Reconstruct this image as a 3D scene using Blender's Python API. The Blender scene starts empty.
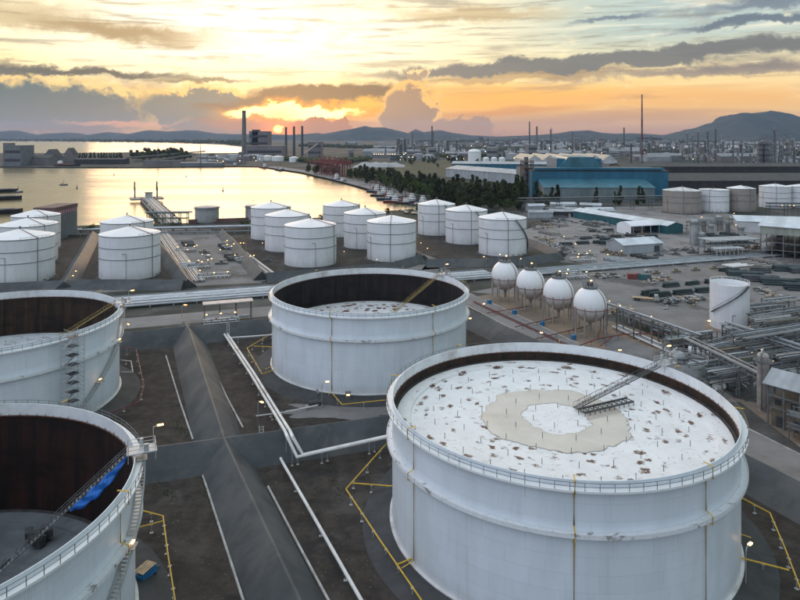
import bpy, bmesh, math, random
from math import sin, cos, tan, pi, radians, sqrt, atan2, hypot
from mathutils import Vector, Matrix, noise as mnoise
from mathutils.geometry import tessellate_polygon

random.seed(11)
SC = bpy.context.scene
COL = SC.collection

# ------------------------------------------------------------------ camera
F, YH, CH = 650.0, 136.5, 70.0          # focal length and horizon in photo pixels, camera height in metres
cam_d = bpy.data.cameras.new('camera')
cam = bpy.data.objects.new('camera', cam_d)
COL.objects.link(cam)
cam.location = (0, 0, CH)
cam.rotation_euler = (pi / 2, 0, 0)
cam_d.sensor_width = 36
cam_d.lens = 36 * F / 800
cam_d.shift_y = -(300 - YH) / 800
cam_d.clip_end = 90000
SC.camera = cam
SC.render.resolution_x, SC.render.resolution_y = 1024, 768
SC.view_settings.view_transform = 'Standard'
SC.view_settings.look = 'None'
SC.view_settings.gamma = 1
SC.view_settings.exposure = 0.84
SC.view_settings.use_curve_mapping = False
SC.cycles.use_denoising = True
SC.cycles.max_bounces = 4
SC.cycles.diffuse_bounces = 3
SC.cycles.glossy_bounces = 3
SC.cycles.volume_bounces = 0
SC.cycles.sample_clamp_indirect = 4
SUN_AZ, SUN_EL = radians(-10.6), radians(4.0)     # azimuth from +Y, negative = left


def G(px, py, z=0.0):
    """photo pixel -> point of the level z, used to read positions off the photograph"""
    Z = (CH - z) * F / (py - YH)
    return ((px - 400) / F * Z, Z)


def lin(r, g, b):
    def c(v):
        v /= 255.0
        return v / 12.92 if v <= .04045 else ((v + .055) / 1.055) ** 2.4
    return (c(r), c(g), c(b))


# ------------------------------------------------------------------ node helpers
class NB:
    def __init__(s, nt):
        s.nt = nt

    def _set(s, sock, v):
        if isinstance(v, bpy.types.NodeSocket):
            s.nt.links.new(v, sock)
        elif isinstance(v, (tuple, list)):
            sock.default_value = tuple(v) + ((1.0,) if len(v) == 3 and sock.type == 'RGBA' else ())
        else:
            sock.default_value = v

    def m(s, op, a, b=None, c=None, clamp=False):
        n = s.nt.nodes.new('ShaderNodeMath')
        n.operation = op
        n.use_clamp = clamp
        for i, v in enumerate((a, b, c)):
            if v is not None:
                s._set(n.inputs[i], v)
        return n.outputs[0]

    def add(s, a, b): return s.m('ADD', a, b)
    def sub(s, a, b): return s.m('SUBTRACT', a, b)
    def mul(s, a, b): return s.m('MULTIPLY', a, b)
    def div(s, a, b): return s.m('DIVIDE', a, b)

    def ss(s, lo, hi, x, t0=0.0, t1=1.0, kind='SMOOTHSTEP'):
        n = s.nt.nodes.new('ShaderNodeMapRange')
        n.interpolation_type = kind
        s._set(n.inputs['Value'], x)
        n.inputs['From Min'].default_value = lo
        n.inputs['From Max'].default_value = hi
        n.inputs['To Min'].default_value = t0
        n.inputs['To Max'].default_value = t1
        return n.outputs['Result']

    def mix(s, f, a, b, blend='MIX'):
        n = s.nt.nodes.new('ShaderNodeMix')
        n.data_type = 'RGBA'
        n.blend_type = blend
        n.clamp_factor = True
        s._set(n.inputs['Factor'], f)
        s._set(n.inputs['A'] if False else n.inputs[6], a)
        s._set(n.inputs[7], b)
        return n.outputs[2]

    def comb(s, x, y, z):
        n = s.nt.nodes.new('ShaderNodeCombineXYZ')
        for i, v in enumerate((x, y, z)):
            s._set(n.inputs[i], v)
        return n.outputs[0]

    def sep(s, v):
        n = s.nt.nodes.new('ShaderNodeSeparateXYZ')
        s._set(n.inputs[0], v)
        return n.outputs[0], n.outputs[1], n.outputs[2]

    def noise(s, vec, scale=1.0, detail=3.0, rough=.55, dist=0.0, col=False):
        n = s.nt.nodes.new('ShaderNodeTexNoise')
        s._set(n.inputs['Vector'], vec)
        n.inputs['Scale'].default_value = scale
        n.inputs['Detail'].default_value = detail
        n.inputs['Roughness'].default_value = rough
        n.inputs['Distortion'].default_value = dist
        return n.outputs['Color' if col else 'Fac']

    def voronoi(s, vec, scale=1.0, out='Distance', feature='F1'):
        n = s.nt.nodes.new('ShaderNodeTexVoronoi')
        n.feature = feature
        s._set(n.inputs['Vector'], vec)
        n.inputs['Scale'].default_value = scale
        return n.outputs[out]

    def coord(s, out='Object'):
        n = s.nt.nodes.new('ShaderNodeTexCoord')
        return n.outputs[out]

    def vmul(s, v, k):
        n = s.nt.nodes.new('ShaderNodeVectorMath')
        n.operation = 'MULTIPLY'
        s._set(n.inputs[0], v)
        n.inputs[1].default_value = k
        return n.outputs[0]


# ------------------------------------------------------------------ sky
def build_world():
    w = bpy.data.worlds.new('World')
    SC.world = w
    w.use_nodes = True
    nt = w.node_tree
    nt.nodes.clear()
    b = NB(nt)
    d = b.coord('Generated')
    x, y, z = b.sep(d)
    A = b.mul(b.m('ARCTAN2', x, y), 180 / pi)          # azimuth in degrees, 0 = north (+Y)
    E = b.mul(b.m('ARCSINE', z), 180 / pi)             # elevation in degrees
    # angle to the sun, horizontally
    sd = (sin(SUN_AZ), cos(SUN_AZ))
    toward = b.add(b.mul(x, sd[0]), b.mul(y, sd[1]))    # -1 .. 1

    sky = nt.nodes.new('ShaderNodeTexSky')
    sky.sky_type = 'NISHITA'
    sky.sun_disc = False
    sky.sun_elevation = SUN_EL
    sky.sun_rotation = SUN_AZ
    sky.air_density = 1.0
    sky.dust_density = 2.0
    sky.ozone_density = 2.0
    # cloud coordinates: a layer seen in perspective, so that bands flatten towards the horizon
    P = b.comb(b.mul(A, .030), b.mul(E, .115), 0.0)
    n1 = b.noise(P, 1.9, 6, .60, .55)
    n2 = b.noise(b.comb(b.mul(A, .022), b.mul(E, .17), 3.7), 2.6, 6, .58, .4)
    n3 = b.noise(b.comb(b.mul(A, .11), b.mul(E, .16), 9.1), 2.2, 9, .68, .3)
    wA = b.add(A, b.mul(b.sub(n1, .5), 9.0))
    wE = b.add(E, b.mul(b.sub(n3, .5), 3.4))
    wE2 = b.add(E, b.mul(b.sub(n2, .5), 3.0))

    def ell(a0, e0, ra, re, lo=1.25, hi=.6, slope=0.0, aa=None, ee=None):
        aa = aa or wA
        ee = ee or wE
        da = b.div(b.sub(aa, a0), ra)
        e1 = b.sub(ee, e0)
        if slope:
            e1 = b.sub(e1, b.mul(b.sub(aa, a0), slope))
        de = b.div(e1, re)
        r = b.m('SQRT', b.add(b.mul(da, da), b.mul(de, de)))
        return b.ss(hi, lo, r, 1.0, 0.0)

    # luminous veil: warm near the horizon and the sun, cream above, blue-grey overhead and behind
    warm = b.ss(-.25, .95, toward)
    hor = b.mix(warm, (.52, .55, .62), lin(222, 182, 148))
    low = b.mix(warm, (.66, .72, .84), lin(244, 208, 146))
    mid = b.mix(warm, (.80, .89, 1.04), lin(255, 236, 188))
    top = b.mix(warm, (.95, 1.04, 1.20), (1.12, 1.10, 1.08))
    zen = (1.10, 1.18, 1.32)
    c = b.mix(b.ss(0, 2.2, E), hor, low)
    c = b.mix(b.ss(2.0, 7.0, E), c, mid)
    c = b.mix(b.ss(9, 20, E), c, top)
    c = b.mix(b.ss(24, 62, E), c, zen)
    # the right half of the view is cooler high up
    side = b.ss(-4, 22, A)
    c = b.mix(b.mul(b.mul(side, b.ss(4.5, 9, E)), .85), c, lin(188, 206, 208))
    # bright field above the sun
    c = b.mix(b.mul(ell(-14, 9.0, 21, 4.2, 1.5, .2), .92), c, (1.12, 1.06, .91))
    c = b.mix(b.mul(ell(-17, 5.2, 9, 1.1, 1.6, .2, .03), .7), c, (1.10, .98, .70))
    # generic cloud bands over the whole sky
    bands = b.ss(.55, .66, n1)
    bcol = b.mix(b.ss(3, 14, E), lin(164, 146, 130), lin(190, 190, 190))
    c = b.mix(b.mul(bands, .60), c, bcol)
    thin = b.ss(.55, .66, n2)
    c = b.mix(b.mul(thin, .50), c, lin(156, 150, 142))
    wisp = b.ss(.58, .72, n3)
    c = b.mix(b.mul(b.mul(wisp, warm), .55), c, (1.12, .96, .68))
    n4 = b.noise(b.comb(b.mul(b.add(A, b.mul(E, -2.0)), .05), b.mul(E, .75), 5.0), 1.8, 8, .68, .4)
    c = b.mix(b.mul(b.mul(b.ss(.50, .64, n4), b.ss(3, 6, E)), .58), c, lin(172, 166, 152))
    c = b.mix(b.mul(b.mul(b.ss(.48, .34, n4), b.ss(2, 5, E)), .40), c, (1.10, .98, .78))
    # orange glow low on the right of the sun
    c = b.mix(b.mul(ell(8, 3.4, 13, 1.4, 1.5, .2, 0, wA, wE2), .75), c, lin(250, 196, 104))
    c = b.mix(b.mul(ell(24, 2.9, 10, 1.0, 1.5, .2, 0, wA, wE2), .5), c, lin(240, 190, 124))
    c = b.mix(b.mul(ell(16, 1.4, 16, .5, 1.5, .2, 0, wA, wE2), .55), c, lin(200, 160, 140))
    c = b.mix(b.mul(ell(8, 2.1, 7, .35, 1.6, .3, .02, wA, wE2), .6), c, lin(214, 158, 110))
    # long grey streak rising to the right
    sE = b.add(E, b.mul(b.sub(n3, .5), 3.0))
    c = b.mix(b.mul(ell(17, 6.3, 20, .72, 1.25, .75, .050, A, sE), .92), c, lin(142, 142, 141))
    c = b.mix(b.mul(ell(26, 5.3, 11, .45, 1.4, .4, .02, A, sE), .70), c, lin(150, 142, 144))
    c = b.mix(b.mul(ell(10, 5.0, 9, .35, 1.5, .4, .05, A, sE), .55), c, lin(176, 150, 118))
    c = b.mix(b.mul(ell(29, 9.0, 6, .36, 1.4, .6, .07, A, sE), .9), c, lin(134, 144, 154))
    c = b.mix(b.mul(ell(18, 9.7, 3, .25, 1.6, .4, .04, A, sE), .8), c, lin(136, 146, 160))
    c = b.mix(b.mul(ell(31, 10.3, 6, .4, 1.6, .4, .07, A, sE), .8), c, lin(140, 148, 160))
    c = b.mix(b.mul(ell(6, 10.6, 7, .55, 1.6, .3, -.02, wA, sE), .7), c, lin(206, 186, 150))
    # cloud outlines with billows
    puff = b.mul(b.sub(b.noise(b.comb(b.mul(A, .5), b.mul(E, .5), 2.2), 1.6, 6, .62), .5), 3.0)
    pE = b.add(E, puff)
    pA = b.add(A, b.mul(puff, 1.3))
    # slate banks on the left, with lit upper rims
    c = b.mix(b.mul(ell(-29, 2.2, 10.5, 2.45, 1.15, .9, 0, pA, pE), .5), c, lin(255, 226, 160))
    c = b.mix(ell(-29, 2.0, 10.2, 2.35, 1.05, .70, 0, pA, pE), c, b.mix(b.ss(1.0, 4.0, E), lin(146, 150, 146), lin(124, 140, 142)))
    c = b.mix(b.mul(ell(-16.2, 2.1, 6.0, 2.2, 1.14, .9, -.06, pA, pE), .55), c, lin(255, 214, 140))
    c = b.mix(ell(-16.4, 1.9, 5.9, 2.1, 1.03, .84, -.06, pA, pE), c, lin(140, 148, 144))
    c = b.mix(b.mul(ell(-24.5, 5.1, 7, .32, 1.5, .4, -.03, wA, sE), .95), c, lin(112, 116, 112))
    c = b.mix(b.mul(ell(-30, 5.0, 4, .22, 1.5, .4, 0, wA, sE), .9), c, lin(120, 124, 122))
    c = b.mix(b.mul(ell(-17, 4.6, 4, .22, 1.5, .4, .02, wA, sE), .8), c, lin(136, 130, 112))
    c = b.mix(b.mul(ell(-24, 8.5, 7, .75, 1.7, .2, -.05, wA, wE), .9), c, lin(186, 164, 126))
    c = b.mix(b.mul(ell(-31, 9.6, 5, .8, 1.7, .2, 0, wA, wE), .6), c, lin(200, 184, 150))
    # pink gaps under the bank
    c = b.mix(b.mul(ell(-22.4, 1.15, 3.6, .22, 1.7, .3, .03), .85), c, lin(244, 190, 150))
    # brown lens cloud over the sun
    c = b.mix(b.mul(ell(-6, 3.55, 8.5, .95, 1.15, .7, .05), .95), c, lin(138, 120, 100))
    c = b.mix(b.mul(ell(-12.5, 2.75, 4.5, .55, 1.2, .7, .05), .9), c, lin(146, 126, 104))
    c = b.mix(b.mul(ell(-10, 1.1, 6.5, .75, 1.3, .6), .8), c, lin(206, 140, 82))
    # glowing gap under it
    c = b.mix(ell(-7.6, 2.2, 6.6, .80, 1.4, .6, .03), c, lin(255, 186, 60))
    c = b.mix(ell(-9.0, 2.12, 4.6, .52, 1.25, .8, .015), c, (1.7, 1.35, .72))
    c = b.mix(b.mul(ell(-3.4, 2.9, 2.6, .40, 1.5, .3, .08), .8), c, lin(255, 208, 96))
    # cumulus towers right of the sun
    c = b.mix(ell(-6.9, .6, 2.9, 1.15, 1.02, .93, 0, pA, pE), c, lin(196, 134, 80))
    c = b.mix(ell(.9, 1.9, 2.7, 2.75, 1.12, .99, 0, pA, pE), c, lin(244, 204, 140))
    c = b.mix(ell(.7, 1.7, 2.6, 2.70, 1.03, .88, 0, pA, pE), c, lin(182, 158, 136))
    c = b.mix(ell(1.5, 5.45, 1.0, .62, 1.1, .8, 0, pA, pE), c, lin(246, 220, 176))
    c = b.mix(ell(1.4, 5.30, .9, .55, 1.05, .7, 0, pA, pE), c, lin(190, 172, 152))
    c = b.mix(ell(4.6, .2, 4.4, 1.5, 1.05, .90, 0, pA, pE), c, lin(190, 162, 140))
    # dusty band on the horizon
    dust = b.ss(1.5, .1, E, 0.0, .5)
    c = b.mix(dust, c, b.mix(warm, lin(132, 142, 164), lin(196, 158, 138)))
    # sun low in the gap
    dA = b.sub(A, math.degrees(SUN_AZ))
    dE = b.sub(E, .58)
    rs = b.m('SQRT', b.add(b.mul(dA, dA), b.mul(dE, dE)))
    glow = b.m('POWER', b.ss(3.4, 0, rs, 0, 1, 'LINEAR'), 2.0)
    c = b.mix(b.mul(glow, .97), c, (1.5, .48, .05))
    c = b.mix(b.ss(.44, .10, b.add(rs, b.mul(puff, .35))), c, (5.0, 3.0, .7))
    gm = nt.nodes.new('ShaderNodeGamma')
    gm.inputs[1].default_value = 1.5
    nt.links.new(c, gm.inputs[0])
    c = gm.outputs[0]
    # below the horizon: dull land tone
    c = b.mix(b.ss(-.2, -1.5, E), c, (.10, .10, .11))
    # physical sky underneath, thin through the veil
    bg1 = nt.nodes.new('ShaderNodeBackground')
    nt.links.new(sky.outputs[0], bg1.inputs[0])
    bg1.inputs[1].default_value = .05
    bg2 = nt.nodes.new('ShaderNodeBackground')
    nt.links.new(c, bg2.inputs[0])
    bg2.inputs[1].default_value = 0.78
    ad = nt.nodes.new('ShaderNodeMixShader')           # the veil of cloud covers most of the clear sky
    ad.inputs[0].default_value = .90
    nt.links.new(bg1.outputs[0], ad.inputs[1])
    nt.links.new(bg2.outputs[0], ad.inputs[2])
    out = nt.nodes.new('ShaderNodeOutputWorld')
    nt.links.new(ad.outputs[0], out.inputs[0])


build_world()
SC.world.cycles.sampling_method = 'NONE'
sun_d = bpy.data.lights.new('sun', 'SUN')
sun_d.energy = 0.6
sun_d.angle = radians(30)
sun_d.color = (1.0, .62, .34)
sun = bpy.data.objects.new('sun', sun_d)
COL.objects.link(sun)
_v = Vector((sin(SUN_AZ) * cos(SUN_EL), cos(SUN_AZ) * cos(SUN_EL), sin(SUN_EL)))
sun.rotation_euler = _v.to_track_quat('Z', 'Y').to_euler()


# ------------------------------------------------------------------ mesh helpers
class MB:
    def __init__(s):
        s.v, s.f = [], []

    def add(s, vs, fs):
        o = len(s.v)
        s.v += [tuple(p) for p in vs]
        s.f += [tuple(i + o for i in f) for f in fs]
        return s

    def box(s, c, size, rz=0.0):
        hx, hy, hz = size[0] / 2, size[1] / 2, size[2] / 2
        cr, sr = cos(rz), sin(rz)
        vs = []
        for dz in (-hz, hz):
            for dx, dy in ((-hx, -hy), (hx, -hy), (hx, hy), (-hx, hy)):
                vs.append((c[0] + dx * cr - dy * sr, c[1] + dx * sr + dy * cr, c[2] + dz))
        return s.add(vs, [(3, 2, 1, 0), (4, 5, 6, 7), (0, 1, 5, 4), (1, 2, 6, 5), (2, 3, 7, 6), (3, 0, 4, 7)])

    def beam(s, a, b, w, h=None):
        h = h or w
        a, b = Vector(a), Vector(b)
        d = (b - a).normalized()
        u = d.cross(Vector((0, 0, 1)))
        if u.length < 1e-3:
            u = Vector((1, 0, 0))
        u.normalize()
        n = u.cross(d)
        u, n = u * w / 2, n * h / 2
        vs = [a - u - n, a + u - n, a + u + n, a - u + n, b - u - n, b + u - n, b + u + n, b - u + n]
        return s.add(vs, [(0, 1, 2, 3), (7, 6, 5, 4), (1, 0, 4, 5), (2, 1, 5, 6), (3, 2, 6, 7), (0, 3, 7, 4)])

    def path(s, pts, r, n=8, closed=False, caps=True):
        pts = [Vector(p) for p in pts]
        k = len(pts)
        rings = []
        for i, p in enumerate(pts):
            if closed:
                d0 = (p - pts[i - 1]).normalized()
                d1 = (pts[(i + 1) % k] - p).normalized()
            else:
                d0 = (p - pts[i - 1]).normalized() if i else (pts[1] - p).normalized()
                d1 = (pts[i + 1] - p).normalized() if i < k - 1 else d0
            d = d0 + d1
            d = d.normalized() if d.length > 1e-4 else d1
            u = d.cross(Vector((0, 0, 1)))
            if u.length < 1e-2:
                u = d.cross(Vector((0, 1, 0)))
            u.normalize()
            w = u.cross(d)
            q = min(1.0 / max(.5, d.dot(d1)), 1.5)
            rings.append([p + (u * cos(2 * pi * j / n) * q + w * sin(2 * pi * j / n)) * r for j in range(n)])
        vs = [v for rg in rings for v in rg]
        fs = []
        for i in range(k if closed else k - 1):
            i2 = (i + 1) % k
            for j in range(n):
                j2 = (j + 1) % n
                fs.append((i * n + j, i2 * n + j, i2 * n + j2, i * n + j2))
        if caps and not closed:
            fs.append(tuple(range(n)))
            fs.append(tuple((k - 1) * n + j for j in reversed(range(n))))
        return s.add(vs, fs)

    def tube(s, a, b, r, n=8):
        return s.path([a, b], r, n)

    def lathe(s, prof, n=48, c=(0, 0, 0), a0=0.0, a1=2 * pi, close=False):
        """prof: [(radius, z)]"""
        full = abs(a1 - a0 - 2 * pi) < 1e-6
        m = n if full else n + 1
        vs, fs = [], []
        for r, z in prof:
            for j in range(m):
                a = a0 + (a1 - a0) * j / n
                vs.append((c[0] + r * cos(a), c[1] + r * sin(a), c[2] + z))
        k = len(prof)
        for i in range(k if close else k - 1):
            i2 = (i + 1) % k
            for j in range(n):
                j2 = (j + 1) % m
                fs.append((i * m + j, i * m + j2, i2 * m + j2, i2 * m + j))
        return s.add(vs, fs)

    def prism(s, poly, z0, z1, bottom=False):
        k = len(poly)
        vs = [(p[0], p[1], z0) for p in poly] + [(p[0], p[1], z1) for p in poly]
        fs = [(i, (i + 1) % k, k + (i + 1) % k, k + i) for i in range(k)]
        for t in tessellate_polygon([[Vector((p[0], p[1], 0)) for p in poly]]):
            fs.append(tuple(k + i for i in t))
            if bottom:
                fs.append(tuple(reversed(t)))
        return s.add(vs, fs)

    def dome(s, c, r, n=24, m=12, t0=-pi / 2, t1=pi / 2, zs=1.0):
        return s.lathe([(r * cos(t0 + (t1 - t0) * i / m), r * zs * sin(t0 + (t1 - t0) * i / m)) for i in range(m + 1)], n, c)

    def mesh(s, name, mat, smooth=True):
        me = bpy.data.meshes.new(name)
        me.from_pydata([tuple(p) for p in s.v], [], s.f)
        me.update()
        bm = bmesh.new()
        bm.from_mesh(me)
        bmesh.ops.recalc_face_normals(bm, faces=bm.faces)
        bm.to_mesh(me)
        bm.free()
        if smooth:
            me.shade_smooth()
            me.set_sharp_from_angle(angle=radians(32))
        me.materials.append(mat)
        return me

    def build(s, name, mat, parent=None, smooth=True, loc=None):
        o = bpy.data.objects.new(name, s.mesh(name, mat, smooth))
        COL.objects.link(o)
        if parent is not None:
            o.parent = parent
        if loc is not None:
            o.location = loc
        return o


def tag(o, label, cat, group=None):
    o['label'] = label
    o['category'] = cat
    if 'kind' not in o:
        o['kind'] = 'thing'
    if group:
        o['group'] = group
    return o


def thing(name, label, cat, loc=(0, 0, 0), rz=0.0, group=None):
    o = bpy.data.objects.new(name, None)
    COL.objects.link(o)
    o.location = loc
    o.rotation_euler = (0, 0, rz)
    o.empty_display_size = .5
    return tag(o, label, cat, group)


def inst(name, mesh, parent=None, loc=(0, 0, 0), rz=0.0, scale=None):
    o = bpy.data.objects.new(name, mesh)
    COL.objects.link(o)
    o.parent = parent
    o.location = loc
    o.rotation_euler = (0, 0, rz)
    if scale:
        o.scale = scale
    return o


_kids = {}


def kids(o):
    return _kids.setdefault(o.name, list(o.children))


def copy_tree(src, loc, rz=0.0, label=None, group=None, scale=None):
    def rec(o, parent):
        c = o.copy()
        COL.objects.link(c)
        c.parent = parent
        for ch in kids(o):
            rec(ch, c)
        return c
    r = rec(src, None)
    r.location = loc
    r.rotation_euler = (0, 0, rz)
    if scale:
        r.scale = scale if isinstance(scale, (tuple, list)) else (scale,) * 3
    if label:
        r['label'] = label
    if group:
        r['group'] = group
    return r


class Maker:
    """first call places the prototype itself, later calls copy it"""
    def __init__(s, fn):
        s.fn, s.proto = fn, None

    def __call__(s, loc, rz, label, cat, group=None, scale=None):
        loc = tuple(loc) + ((0.0,) if len(loc) == 2 else ())
        if s.proto is None:
            s.proto = s.fn()
            o = s.proto
            kids(o)
            for c in kids(o):
                kids(c)
            o.location = loc
            o.rotation_euler = (0, 0, rz)
            if scale:
                o.scale = scale if isinstance(scale, (tuple, list)) else (scale,) * 3
        else:
            o = copy_tree(s.proto, loc, rz, None, None, scale or (1, 1, 1))
            for k in ('group',):
                if k in o:
                    del o[k]
        return tag(o, label, cat, group)


def structure(o):
    o['kind'] = 'structure'
    return o


# ------------------------------------------------------------------ materials
def new_mat(name):
    m = bpy.data.materials.new(name)
    m.use_nodes = True
    nt = m.node_tree
    return m, nt, nt.nodes['Principled BSDF'], NB(nt)


def mat(name, col, rough=.6, var=.2, scale=.6, bump=0.0, bscale=None, metal=0.0, col2=None, amt=.5, sharp=.12, spec=.4, stretch=(1, 1, 1), rand=0.0):
    """plain weathered surface: colour col, mottled by var; col2 in patches covering about amt"""
    m, nt, p, b = new_mat(name)
    v = b.vmul(b.coord('Object'), stretch)
    n = b.noise(v, scale, 6, .6)
    k1 = tuple(c * (1 - var) for c in col)
    k2 = tuple(min(.95, c * (1 + var)) for c in col)
    c = b.mix(b.ss(.28, .72, n), k1, k2)
    if col2:
        n2 = b.noise(b.vmul(v, (1, 1, 1)), scale * .37, 8, .65, .3)
        t = .5 + (.5 - amt) * .5
        c = b.mix(b.ss(t - sharp / 2, t + sharp / 2, n2), c, col2)
    if rand:
        oi = nt.nodes.new('ShaderNodeObjectInfo')
        c = b.mix(1.0, c, b.mix(oi.outputs['Random'], (1 - rand,) * 3, (1 + rand,) * 3), 'MULTIPLY')
    nt.links.new(c, p.inputs['Base Color'])
    p.inputs['Roughness'].default_value = rough
    p.inputs['Metallic'].default_value = metal
    p.inputs['Specular IOR Level'].default_value = spec
    if bump:
        bp = nt.nodes.new('ShaderNodeBump')
        bp.inputs['Strength'].default_value = bump
        bp.inputs['Distance'].default_value = .05
        nt.links.new(b.noise(v, bscale or scale * 12, 4, .6), bp.inputs['Height'])
        nt.links.new(bp.outputs[0], p.inputs['Normal'])
    return m


def corrugated(name, col, period=1.0, axis=0, rough=.5, var=.12, metal=.0, dirt=None):
    m, nt, p, b = new_mat(name)
    co = b.coord('Object')
    x, y, z = b.sep(co)
    a = (x, y, z)[axis]
    w = b.m('SINE', b.mul(a, 2 * pi / period))
    n = b.noise(b.vmul(co, (.12, .12, .05)), 1.3, 6, .6)
    c = b.mix(b.ss(.3, .7, n), tuple(k * (1 - var) for k in col), tuple(k * (1 + var) for k in col))
    sheet = b.m('FLOOR', b.div(a, period * 6))
    wn = nt.nodes.new('ShaderNodeTexWhiteNoise')
    wn.noise_dimensions = '1D'
    nt.links.new(sheet, wn.inputs['W'])
    c = b.mix(1.0, c, b.mix(wn.outputs['Value'], (.86,) * 3, (1.08,) * 3), 'MULTIPLY')
    if dirt:
        c = b.mix(b.mul(b.ss(.5, .7, b.noise(b.vmul(co, (.5, .5, .06)), 1.0, 6, .65)), .6), c, dirt)
    nt.links.new(c, p.inputs['Base Color'])
    p.inputs['Roughness'].default_value = rough
    p.inputs['Metallic'].default_value = metal
    bp = nt.nodes.new('ShaderNodeBump')
    bp.inputs['Strength'].default_value = .6
    bp.inputs['Distance'].default_value = .08
    nt.links.new(w, bp.inputs['Height'])
    nt.links.new(bp.outputs[0], p.inputs['Normal'])
    return m


def shell_mat(name, col, R, course=2.45, plate=9.4, streak=.35, streak_col=(.42, .40, .37), rough=.38):
    """painted steel shell: welded plate courses, rain streaks down the wall"""
    m, nt, p, b = new_mat(name)
    co = b.coord('Object')
    x, y, z = b.sep(co)
    oi = nt.nodes.new('ShaderNodeObjectInfo')
    arc = b.add(b.mul(b.m('ARCTAN2', y, x), R), b.mul(oi.outputs['Random'], 40.0))
    row = b.m('FLOOR', b.div(z, course))
    off = b.mul(b.m('FRACT', b.mul(row, .37)), plate)
    fu = b.m('FRACT', b.div(b.add(arc, off), plate))
    fv = b.m('FRACT', b.div(z, course))
    du = b.mul(b.m('ABSOLUTE', b.sub(fu, .5)), plate)
    dv = b.mul(b.m('ABSOLUTE', b.sub(fv, .5)), course)
    seam = b.m('MAXIMUM', b.ss(plate / 2 - .07, plate / 2 - .02, du), b.ss(course / 2 - .07, course / 2 - .02, dv))
    wn = nt.nodes.new('ShaderNodeTexWhiteNoise')
    wn.noise_dimensions = '2D'
    nt.links.new(b.comb(b.m('FLOOR', b.div(b.add(arc, off), plate)), row, 0), wn.inputs['Vector'])
    n = b.noise(b.comb(b.mul(arc, .25), b.mul(z, .06), 0), 1.0, 5, .6)
    c = b.mix(b.ss(.3, .7, n), tuple(k * .93 for k in col), tuple(min(.92, k * 1.04) for k in col))
    c = b.mix(1.0, c, b.mix(wn.outputs['Value'], (.965,) * 3, (1.015,) * 3), 'MULTIPLY')
    c = b.mix(1.0, c, b.mix(oi.outputs['Random'], (.955, .955, .95), (1.02, 1.02, 1.02)), 'MULTIPLY')
    st = b.noise(b.comb(b.mul(arc, 1.1), b.mul(z, .035), 5.0), 1.0, 7, .68)
    st2 = b.noise(b.comb(b.mul(arc, .2), b.mul(z, .1), 8.0), 1.0, 3, .6)
    c = b.mix(b.mul(b.mul(b.ss(.52, .78, st), b.ss(.35, .65, st2)), streak), c, streak_col)
    grime = b.mul(b.ss(4.5, .8, b.add(z, b.mul(b.sub(n, .5), 5.0))), .35)
    c = b.mix(grime, c, streak_col)
    c = b.mix(b.mul(seam, .22), c, tuple(k * .55 for k in col))
    run = b.ss(.64, .72, b.noise(b.comb(b.mul(arc, 1.9), b.mul(z, .02), 12.0), 1.0, 4, .6))
    zone = b.m('MAXIMUM', b.mul(b.ss(8.5, 15.2, z), b.ss(15.6, 15.4, z)), b.ss(18.6, 21.8, z))
    c = b.mix(b.mul(b.mul(run, zone), .55), c, (.36, .28, .22))
    nt.links.new(c, p.inputs['Base Color'])
    p.inputs['Roughness'].default_value = rough
    p.inputs['Specular IOR Level'].default_value = .35
    bp = nt.nodes.new('ShaderNodeBump')
    bp.inputs['Strength'].default_value = .35
    bp.inputs['Distance'].default_value = .05
    nt.links.new(b.add(b.mul(seam, .5), b.noise(b.comb(b.mul(arc, .5), b.mul(z, .5), 0), 1.0, 3, .5)), bp.inputs['Height'])
    nt.links.new(bp.outputs[0], p.inputs['Normal'])
    return m


def rust_mat(name, R, dark=(.018, .016, .016), rust=(.075, .036, .020), amt=.5):
    m, nt, p, b = new_mat(name)
    co = b.coord('Object')
    x, y, z = b.sep(co)
    arc = b.mul(b.m('ARCTAN2', y, x), R)
    st = b.noise(b.comb(b.mul(arc, .55), b.mul(z, .05), 1.0), 1.0, 8, .65)
    pt = b.noise(b.comb(b.mul(arc, .12), b.mul(z, .22), 4.0), 1.0, 7, .6, .3)
    c = b.mix(b.mul(b.ss(.35, .68, st), amt * 2), dark, rust)
    c = b.mix(b.mul(b.ss(.45, .62, pt), .6), c, tuple(k * .75 for k in dark))
    band = b.m('FRACT', b.div(z, 2.45))
    c = b.mix(b.mul(b.ss(.0, .05, b.m('ABSOLUTE', b.sub(band, .5)), .3, 0), 1), c, rust)
    lt = b.noise(b.comb(b.mul(arc, 1.3), b.mul(z, .045), 7.0), 1.0, 5, .6)
    c = b.mix(b.mul(b.ss(.66, .76, lt), .35), c, (.16, .14, .13))
    nt.links.new(c, p.inputs['Base Color'])
    p.inputs['Roughness'].default_value = .75
    p.inputs['Specular IOR Level'].default_value = .2
    return m


def emit_mat(name, col, strength, sample=False):
    m = bpy.data.materials.new(name)
    m.use_nodes = True
    p = m.node_tree.nodes['Principled BSDF']
    p.inputs['Base Color'].default_value = (.3, .25, .2, 1)
    p.inputs['Emission Color'].default_value = tuple(col) + (1,)
    p.inputs['Emission Strength'].default_value = strength
    m.cycles.emission_sampling = 'AUTO' if sample else 'NONE'
    return m


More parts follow.
